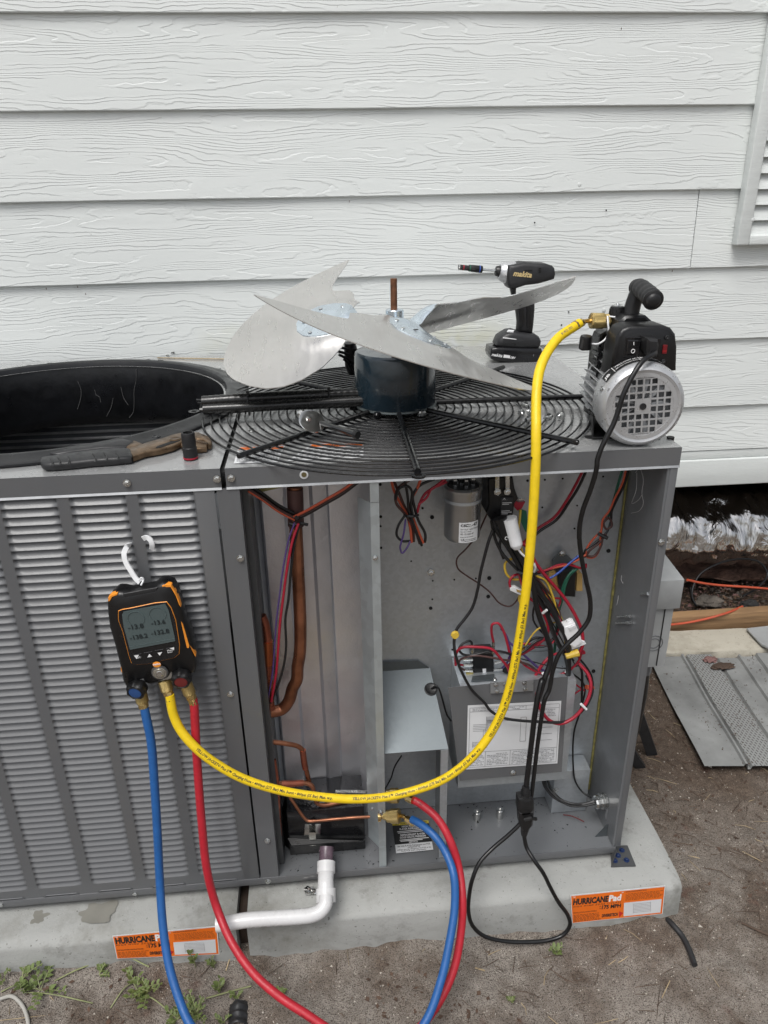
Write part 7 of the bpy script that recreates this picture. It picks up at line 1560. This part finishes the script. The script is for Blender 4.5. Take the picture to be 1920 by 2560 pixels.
# hook (white strap threaded through the louvres)
def strap(pts, w, th, name):
    P, T, N, B = frames(catmull(pts, 8)); vs = []
    for i, p in enumerate(P):
        s_ = T[i].cross(V((0, 1, 0))).normalized()
        for a, b2 in ((-1, -1), (1, -1), (1, 1), (-1, 1)): vs.append(p+V((0, 1, 0))*w*.5*0+s_*a*w*.5+V((0, 1, 0))*b2*th*.5)
    n = len(P); fs = [(4*i+j, 4*i+(j+1) % 4, 4*i+4+(j+1) % 4, 4*i+4+j) for i in range(n-1) for j in range(4)]+[(0, 1, 2, 3), (4*n-4, 4*n-3, 4*n-2, 4*n-1)]
    return Geo().add(vs, fs).done(name, WHITE, mg, smooth=50)
strap([(-0.9685,-0.004,0.9663),(-0.9731,-0.012,0.9676),(-0.9783,-0.018,0.9591),(-0.9778,-0.022,0.9447),(-0.9708,-0.026,0.9284),(-0.9631,-0.03,0.9135),(-0.9566,-0.034,0.9077)], .0085, .003, 'hook')
strap([(-0.9554,-0.036,0.9133),(-0.9485,-0.036,0.9158)], .004, .004, 'hook')
strap([(-0.9459,-0.01,0.9791),(-0.9381,-0.014,0.9826),(-0.9318,-0.016,0.9788),(-0.9305,-0.016,0.9699),(-0.9333,-0.012,0.9592)], .0085, .003, 'hook')
Geo().tube(catmull([(-0.9567,-0.036,0.9133), (-0.9509,-0.038,0.9186), (-0.9489,-0.038,0.9139), (-0.9526,-0.045,0.9075)], 4), .0016, 6).done('hook_loop', WHITE, mg)

# ================================================================ HOSES
def fitting(t, p0, p1, r, knurl=True):
    p0, p1 = V(p0), V(p1); d = (p1-p0); L_ = d.length
    Geo().lathe(p0, d, [(0, r*.7), (L_*.04, r), (L_*.52, r), (L_*.55, r*.88), (L_*.62, r*.82), (L_*.64, r*.62), (L_*.74, r*.62), (L_*.76, r*.72), (L_, r*.66)], 18).done('knurled_coupling', KNURL if knurl else BRASS, t, smooth=30)
    Geo().lathe(p0+d*.62, d, [(0, r*.84), (L_*.12, r*.84), (L_*.14, r*.74), (L_*.40, r*.72)], 8).done('hose_ferrule', BRASS, t, smooth=20)
HR = .0085
yh = thing('yellow_hose', 'thick yellow charging hose swooping from the gauge up to the vacuum pump', 'hose', (-0.6631,-0.09,0.4407))
YP = [(-0.9353,-0.06,0.6842),(-0.9324,-0.062,0.6699),(-0.9269,-0.066,0.65), (-0.7496,0,1.7562)] if False else [(-0.9304,-0.06,0.6885),(-0.9274,-0.066,0.6461),(-0.9159,-0.074,0.6145),(-0.8873,-0.084,0.575),(-0.8498,-0.09,0.5382),(-0.8078,-0.094,0.5073),(-0.7492,-0.097,0.4789),(-0.6802,-0.098,0.4564),(-0.6096,-0.098,0.4418),(-0.5466,-0.097,0.4388),(-0.483,-0.096,0.45),(-0.4284,-0.094,0.4705),(-0.3835,-0.092,0.5069),(-0.3465,-0.088,0.5553),(-0.3212,-0.084,0.6092),(-0.3053,-0.079,0.6702),(-0.2942,-0.073,0.7474),(-0.285,-0.066,0.8406),(-0.2792,-0.058,0.9292),(-0.276,-0.05,1.0141),(-0.2745,-0.04,1.0948),(-0.273,-0.025,1.147),(-0.2688,-0.002,1.1803),(-0.263,0.02,1.2103),(-0.2519,0.045,1.2358),(-0.2331,0.07,1.2578),(-0.2054,0.098,1.2772),(-0.1718,0.122,1.2897),(-0.1594,0.13,1.2944)]
wire('hose', YP, HR, YEL, yh, seg=6, n=16)
YT = 'YELLOW JACKET\u00ae Plus II\u2122 Charging Hose \u2022 4000psi (275 Bar) Min. burst \u2022 800psi (55 Bar) Max. w.p.'
# print starts at three places along the hose
PY_ = catmull(YP, 6); SY_ = [0]
for a, b2 in zip(PY_[:-1], PY_[1:]): SY_.append(SY_[-1]+(b2-a).length)
def near_s(P):
    P = V(P); return min(zip(((q-P).length for q in PY_), SY_))[1]
for P, ang, body in (((-0.8912,-0.083,0.5789), .35, YT), ((-0.6052,-0.098,0.4389), .45, YT), ((-0.3409,-0.086,0.5598), .1, YT)):
    tubetext(body, YP, HR, near_s(P), .0050, INK, yh, ref=V((0, -1, .45)), ang=ang, seg=6, bold=.025, shear=.15)
tubetext('8/18/22 2N3', YP, HR, near_s((-0.2054,0.098,1.2772)), .0045, INKG, yh, ref=V((0, -1, .45)), ang=.2, seg=6)
fitting(yh, (-0.9385,-0.05,0.7145), (-0.9298,-0.062,0.6776), .0115)
# pump-end fitting: ferrule, bent neck, knurled nut
f0, f1 = V((-0.1656,0.126,1.292)), V((-0.1449,0.138,1.2976))
Geo().lathe(f0-(f1-f0).normalized()*.006, f1-f0, [(0, .0092), (.004, .0092), (.005, .0082), (.018, .0080), (.024, .0055)], 8).done('hose_ferrule', BRASS, yh, smooth=20)
wire('bent_neck', [f0+(f1-f0)*.5, V((-0.1452,0.145,1.2946)), V((-0.1364,0.15,1.2944)), V((-0.1276,0.15,1.2941))], .0042, BRASS, yh, n=10)
k0, k1 = V((-0.1329,0.15,1.2946)), V((-0.1001,0.15,1.2932))
Geo().lathe(k0, k1-k0, [(0, .012), (.0015, .0142), (.024, .0142), (.0255, .0135), (.026, .0128), (.033, .0128), (.035, .010), (.046, .008)], 24).done('knurled_coupling', KNURL, yh, smooth=30)

bh = thing('blue_hose', 'blue refrigerant hose looping from the gauge to the lower service valve', 'hose', (-0.9937,-0.13,0.2549))
BP = [(-0.9801,-0.056,0.659),(-0.9786,-0.06,0.6445), (-0.9751,-0.068,0.5934),(-0.9783,-0.085,0.4982),(-0.9826,-0.105,0.4025),(-0.9881,-0.125,0.3035),(-0.9853,-0.165,0.2258),(-0.9747,-0.205,0.1744),(-0.9556,-0.245,0.1373),(-0.9293,-0.285,0.1086),(-0.8693,-0.335,0.0807),(-0.7543,-0.37,0.0401),(-0.6547,-0.37,0.0217),(-0.5585,-0.345,0.0435),(-0.4924,-0.305,0.0828),(-0.4578,-0.262,0.1266),(-0.4327,-0.215,0.1766),(-0.4178,-0.178,0.2183),(-0.4143,-0.142,0.2647),(-0.4253,-0.105,0.2879),(-0.4444,-0.08,0.3076),(-0.4718,-0.05,0.3135),(-0.4845,-0.035,0.3096)]
wire('hose', BP, HR*.95, BLU, bh, seg=6, n=16)
fitting(bh, (-0.9857,-0.045,0.6925), (-0.9799,-0.057,0.6492), .0115)
rh = thing('red_hose', 'red refrigerant hose looping from the gauge to the upper service valve', 'hose', (-0.9031,-0.12,0.3571))
RP = [(-0.8919,-0.052,0.669),(-0.891,-0.055,0.6538), (-0.8938,-0.062,0.6023),(-0.8984,-0.075,0.5032),(-0.9011,-0.09,0.4013),(-0.9006,-0.108,0.2978),(-0.8887,-0.125,0.2135),(-0.8585,-0.175,0.1756),(-0.8171,-0.222,0.1489),(-0.7687,-0.258,0.128),(-0.7174,-0.285,0.1079),(-0.6504,-0.315,0.0774),(-0.5823,-0.322,0.0472),(-0.5189,-0.305,0.0457),(-0.4643,-0.268,0.0682),(-0.4266,-0.23,0.1091),(-0.4057,-0.19,0.166),(-0.3987,-0.16,0.2194),(-0.4004,-0.118,0.2609),(-0.4144,-0.095,0.3076),(-0.4357,-0.065,0.3379),(-0.4658,-0.04,0.3537),(-0.4789,-0.03,0.3565)]
wire('hose', RP, HR*.95, RED, rh, seg=6, n=16)
fitting(rh, (-0.9026,-0.048,0.7049), (-0.891,-0.054,0.66), .0115)
PR_ = catmull(RP, 6)
for q0 in (.72, 1.42): tubetext('YELLOW JACKET\u00ae Plus II\u2122 Charging Hose \u2022 4000psi', RP, HR*.95, q0, .0045, simple('dark_red_print', (.12, .01, .01), .5), rh, ref=V((0, -1, .45)), ang=-.3, seg=6)
# valve-end fittings
for t, a, b2, c, d, e in ((bh, (-0.5406,0,0.2882), (-0.5081,-0.01,0.2968), (-0.5001,-0.016,0.3009), (-0.4965,-0.022,0.3003), (-0.485,-0.034,0.3019)),
                          (rh, (-0.5396,0,0.3459), (-0.5097,-0.008,0.3517), (-0.5024,-0.014,0.3587), (-0.496,-0.02,0.3584), (-0.4842,-0.032,0.3616))):
    a, b2, c, d, e = map(V, (a, b2, c, d, e)); L_ = (b2-a).length
    Geo().lathe(a, b2-a, [(0, .008), (L_*.2, .008), (L_*.22, .0130), (L_*.45, .0130), (L_*.47, .0155), (L_*.97, .0155), (L_, .0140)], 24).done('knurled_coupling', KNURL, t, smooth=30)
    wire('bent_neck', [b2, c, d], .0042, BRASS, t, n=10)
    Geo().lathe(d, e-d, [(0, .0055), (.003, .0078), ((e-d).length-.003, .0085), ((e-d).length+.004, .0088)], 8).done('hose_ferrule', BRASS, t, smooth=20)
for P in ((-0.5419,0.002,0.2862), (-0.5409,0.002,0.3441)): Geo().lathe(V(P)+V((-.012, .001, 0)), (1, 0, 0), [(0, .011), (.006, .011), (.008, .0065), (.018, .006)], 12).done('service_valve', BRASS, ac, smooth=30)

# ================================================================ WHITE CONDENSATE PIPE
dp = thing('drain_pipe', 'white plastic drain pipe elbowing down over the pad and running left', 'pipe', (-0.6711,-0.05,0.1656))
pr = .0165
Geo().tube([(-0.6675,0.02,0.1921), (-0.6691,0.008,0.1833), (-0.6703,-0.008,0.1772)], pr*.93, 22).done('primer_stained_stub', PRIMER, dp, smooth=60)
Geo().tube([(-0.6685,0.016,0.1856), (-0.6685,0.015,0.1851)], pr*1.0, 22).done('primer_ring', simple('pink_primer', (.3, .2, .26), .4), dp, smooth=60)
Geo().tube([(-0.6697,-0.008,0.1779), (-0.6711,-0.028,0.1679)], pr*1.20, 24).done('pipe_coupling', PVC, dp, smooth=50)
Geo().tube(catmull([(-0.6711,-0.027,0.1688), (-0.6723,-0.05,0.1658), (-0.6727,-0.06,0.1597), (-0.673,-0.066,0.1448)], 6), pr*1.02, 24).done('elbow', PVC, dp, smooth=60)
Geo().tube([(-0.6725,-0.058,0.1573), (-0.6734,-0.08,0.1419)], pr*1.27, 24).done('elbow_socket', PVC, dp, smooth=50)
Geo().tube(catmull([(-0.6725,-0.08,0.162),(-0.6745,-0.094,0.1556),(-0.6848,-0.103,0.1482),(-0.7032,-0.108,0.145),(-0.7282,-0.11,0.1461),(-0.7723,-0.111,0.1493),(-0.827,-0.112,0.1528), (-0.8432,-0.112,0.1523),(-0.8716,-0.112,0.1493),(-0.8976,-0.112,0.1474)], 8), pr*.9, 24).done('long_bent_pipe', PVC, dp, smooth=60)
tag(lump('foil_scrap', (-0.7064,-0.0207,0.108), (.011, .008, .006), CHROME, seed=4, amp=1.2, nu=12, nv=8), 'crumpled silver foil scrap on the pad beside the drain pipe', 'foil')

# ================================================================ GROUND LITTER AND WEEDS
def on(P): P = V(P); return V((P.x, P.y, gz(P.x, P.y)))
inpad = lambda x, y: (-1.96 < x < .13 and -.10 < y < .94)
pebs = [Geo(), Geo(), Geo()]
pm = [simple('pale_pebble', (.50, .46, .40), .7, 0, .2), simple('brown_pebble', (.14, .10, .075), .8, 0, .3), simple('grey_grit', (.22, .20, .18), .8, 0, .3)]
for i in range(9000):
    x, y = random.uniform(-1.6, 1.2), random.uniform(-.6, .8)
    if inpad(x, y): continue
    k = random.choices((0, 1, 2), (.25, .45, .3))[0]; s_ = random.choice([.0008, .0012, .0012, .002, .003]) * (1 if random.random() < .96 else 2)
    P = V((x, y, gz(x, y)+s_*.2)); rx = [V((1, 0, 0)), V((-.5, .87, 0)), V((-.5, -.87, 0)), V((0, 0, .8)), V((.2, .1, -.7))]
    rot = Matrix.Rotation(random.uniform(0, 6), 3, 'Z'); vs = [P+(rot @ q)*s_*random.uniform(.7, 1.2) for q in rx]
    pebs[k].add(vs, [(0, 1, 3), (1, 2, 3), (2, 0, 3), (1, 0, 4), (2, 1, 4), (0, 2, 4)])
for k, nm in enumerate(('pale', 'brown', 'grey')):
    kind(tag(pebs[k].done('grit', pm[k], smooth=0), nm+' grit and small pebbles scattered over the sandy soil', 'grit'), 'stuff')
tw, st_, lf = Geo(), Geo(), Geo()
for i in range(3200):
    x, y = random.uniform(-1.6, 1.2), random.uniform(-.6, .95)
    if inpad(x, y): continue
    dense = (x > .1 and y > .0) or noise.noise(V((x*2.5, y*2.5, 9))) > .08
    if not dense and random.random() < .75: continue
    L_ = random.uniform(.004, .03)*(1.6 if random.random() < .06 else 1); a = random.uniform(0, 6.3); c = V((x, y, gz(x, y)+.0012)); d = V((math.cos(a), math.sin(a), random.uniform(-.08, .12)))
    n = V((-d.y, d.x, 0))*random.uniform(.0004, .0010)
    g_ = st_ if random.random() < .22 else tw
    p0, p1, p2 = c-d*L_, c+n*random.uniform(-4, 4)+V((0, 0, .0015)), c+d*L_
    g_.add([p0-n, p0+n, p1-n, p1+n, p2-n*.5, p2+n*.5, p0+V((0, 0, .001)), p1+V((0, 0, .0014)), p2+V((0, 0, .0006))], [(0, 2, 7, 6), (3, 1, 6, 7), (2, 4, 8, 7), (5, 3, 7, 8)])
kind(tag(tw.done('twig_litter', TWIG, smooth=0, fix=False), 'fine dark twig and root litter on the soil', 'litter'), 'stuff')
kind(tag(st_.done('straw_litter', STRAW, smooth=0, fix=False), 'fine pale straw litter on the soil', 'litter'), 'stuff')
LIT = simple('rotting_leaf_litter', (.075, .045, .030), .85, 0, .5, 50)
for i in range(4500):
    x, y = random.uniform(-1.6, 1.2), random.uniform(-.6, .95)
    if inpad(x, y): continue
    if not ((x > .1 and y > -.05) or noise.noise(V((x*2, y*2, 4))) > .12): continue
    s_ = random.uniform(.002, .008); a = random.uniform(0, 6.3); c = V((x, y, gz(x, y)+.001+random.uniform(0, .003)))
    e1 = V((math.cos(a), math.sin(a), random.uniform(-.3, .3)))*s_; e2 = V((-math.sin(a), math.cos(a), random.uniform(-.3, .3)))*s_*random.uniform(.3, .7)
    lf.add([c-e1, c-e2, c+e1, c+e2], [(0, 1, 2, 3)])
kind(tag(lf.done('leaf_litter', LIT, smooth=0, fix=False), 'small flakes of rotting brown leaf litter on the soil', 'litter'), 'stuff')
# individual sticks and stems
def stick(pts, r, mat, lab, name='stick'):
    pts = [on(p)+V((0, 0, r*1.0+.002+.003*(i % 2))) for i, p in enumerate(pts)]
    tag(Geo().tube(catmull(pts, 5), r, 6).done(name, mat, smooth=50), lab, 'stick' if name == 'stick' else 'stem')
stick([(0.2482,-0.1172,0), (0.2672,-0.1362,0), (0.2917,-0.1538,0)], .0024, TWIG, 'dark brown stick lying near the right edge of the soil')
stick([(-0.3632,-0.1518,0), (-0.3461,-0.1653,0)], .0016, STRAW, 'short pale straw on the soil between the hoses and the right edge')
stick([(0.0004,-0.2584,0), (0.0326,-0.2254,0)], .0010, STRAW, 'thin pale straw on the soil below the black cable end')
stick([(-1.2439,-0.11,0.01), (-1.2065,-0.0923,0.01), (-1.1628,-0.0764,0.01), (-1.1148,-0.0746,0.01), (-1.0553,-0.0926,0.01)], .0015, STEM, 'long pale runner stem curving along the foot of the left pad', 'runner_stem')
stick([(-0.8898,-0.2184,0) if 0 else (-0.9286,-0.1634,0), (-0.8872,-0.1531,0), (-0.8377,-0.1449,0)], .0016, STEM, 'pale runner stem pointing right toward the red hose', 'runner_stem')
stick([(-1.301,-0.1288,0.02), (-1.2423,-0.1396,0.02), (-1.1566,-0.156,0.01)], .0013, STEM, 'pale runner stem below the leafy weed at the far left', 'runner_stem')
stick([(-1.0926,-0.1531,0.01), (-1.0469,-0.156,0), (-0.9949,-0.1872,0)], .0013, STEM, 'pale runner stem crossing under the blue hose', 'runner_stem')
stick([(-1.3476,-0.121,0.03), (-1.3225,-0.1139,0.03), (-1.2915,-0.1097,0.03)], .0014, STEM, 'pale stem at the left picture edge under the pad', 'runner_stem')
stick([(-0.8944,-0.1048,0), (-0.8848,-0.077,0), (-0.8803,-0.0721,0)], .0013, STRAW, 'dry straw stalk beside the sticker end at the pad gap')
stick([(-1.1186,-0.1676,0), (-1.096,-0.1342,0), (-1.0736,-0.1168,0)], .0013, STEM, 'pale stem leaning up from the middle weed')
tag(wire('grey_cable_end', [on((-1.3442,-0.1363,0.02))+V((0, 0, .006)), on((-1.3219,-0.1348,0.02))+V((0, 0, .008)), on((-1.2982,-0.1504,0.02))+V((0, 0, .006)), on((-1.2828,-0.1687,0.01))+V((0, 0, .005)), on((-1.2719,-0.188,0.01))+V((0, 0, .004)), on((-1.2638,-0.2109,0.01))+V((0, 0, .004))], .0038, simple('grey_cable_sheath', (.36, .35, .32), .6), n=9), 'curved pale grey cable on the soil in the lower left corner', 'cable')
bp_ = thing('broken_black_plastic', 'broken curved piece of black plastic on the soil between the blue and red hoses', 'plastic piece', on((-0.8604,-0.1986,0)))
qc = on((-0.8604,-0.1986,0))
Geo().grid(lambda u, v_: qc+V((-.019+.038*u, -.024+.046*v_+.004*noise.noise(V((u*4, v_*4, 1))), .004+.014*math.sin(math.pi*min(1, max(0, u)))+.0016*math.sin(v_*18))), 14, 26).done('curved_shell', GREYBK, bp_, smooth=50, fix=False)
def weed(P, n, h, spread, leafl, seed, lab, tall=0):
    random.seed(seed); b0_ = on(P); t = thing('weed', lab, 'weed', b0_)
    for k in range(n):
        a = random.uniform(0, 6.3); L_ = spread*random.uniform(.4, 1); hh = h*random.uniform(.5, 1)
        d = V((math.cos(a), math.sin(a), 0))
        if tall: d = V(tall)*.4+d*.25
        pts = [b0_, b0_+d*L_*.4+V((0, 0, hh*.6)), b0_+d*L_+V((0, 0, hh))]
        Geo().tube(catmull(pts, 4), .0009, 5).done('stem', STEM, t, smooth=50)
        P_, T_, N__, B_ = frames(catmull(pts, 5)); lm = max(3, int(L_/leafl*2.6)+2)
        for j in range(lm):
            q = P_[min(len(P_)-1, int((.3+.7*j/lm)*len(P_)))]; s_ = (1 if j % 2 else -1)
            dd = (T_[len(P_)//2]*.5+V((-d.y, d.x, 0))*s_*random.uniform(.5, 1)+V((0, 0, random.uniform(0, .6)))).normalized(); LL = leafl*random.uniform(.45, .95)
            w = dd.cross(V((0, 0, 1))).normalized()*LL*.26
            g_ = Geo().add([q, q+dd*LL*.3+w+V((0, 0, LL*.06)), q+dd*LL*.65+w*.85+V((0, 0, LL*.08)), q+dd*LL-V((0, 0, LL*.12)), q+dd*LL*.65-w*.85+V((0, 0, LL*.08)), q+dd*LL*.3-w+V((0, 0, LL*.06)), q+dd*LL*.5], [(0, 1, 6), (1, 2, 6), (2, 3, 6), (3, 4, 6), (4, 5, 6), (5, 0, 6)])
            g_.done('leaf', LEAF, t, smooth=60, fix=False)
weed((-1.3129,-0.1007,0.02), 6, .03, .055, .020, 1, 'bright green leafy weed at the far left below the pad')
weed((-1.2677,-0.125,0.02), 6, .02, .060, .019, 2, 'low green weed right of the far left one, trailing along a stem')
weed((-1.2595,-0.076,0.02), 3, .015, .015, .012, 3, 'tiny green sprout against the left pad')
weed((-1.0729,-0.1358,0.01), 9, .02, .050, .017, 4, 'small leafed weed in the middle of the soil left of the blue hose')
weed((-1.0484,-0.1408,0.01), 5, .02, .045, .017, 5, 'leafy weed touching the left side of the blue hose')
weed((-0.9594,-0.0929,0), 3, .075, .02, .020, 6, 'tall thin weed standing in front of the left orange sticker')
weed((-0.9197,-0.097,0), 4, .035, .018, .015, 7, 'small weed with white bud at the right end of the left sticker')
weed((-0.9043,-0.1489,0), 4, .04, .02, .020, 8, 'upright broad leafed weed between the blue and red hoses')
weed((-0.9438,-0.1901,0), 16, .025, .045, .012, 9, 'dense low green tuft right of the blue hose')
weed((-0.8675,-0.16,0), 4, .02, .02, .013, 10, 'small sprout left of the red hose')
weed((-0.9817,-0.1977,0), 6, .02, .03, .016, 11, 'weed at the bottom edge under the blue hose')
weed((-0.8882,-0.2118,0), 3, .015, .02, .013, 12, 'tiny weed left of the broken black plastic')
weed((-1.1569,-0.1,0.01), 5, .012, .03, .012, 13, 'sparse low weed under the runner stem')
weed((-0.7859,-0.1756,0), 6, .01, .03, .012, 14, 'dark flat weed right of the red hose')
weed((-0.1825,-0.1389,0), 6, .02, .018, .016, 15, 'lone green sprout below the black cord loop')
weed((-0.3055,-0.2319,0), 5, .012, .012, .010, 16, 'tiny pale sprout near the bottom centre')
weed((-1.3516,-0.0968,0.02), 3, .03, .02, .014, 17, 'small sprout at the left picture edge')
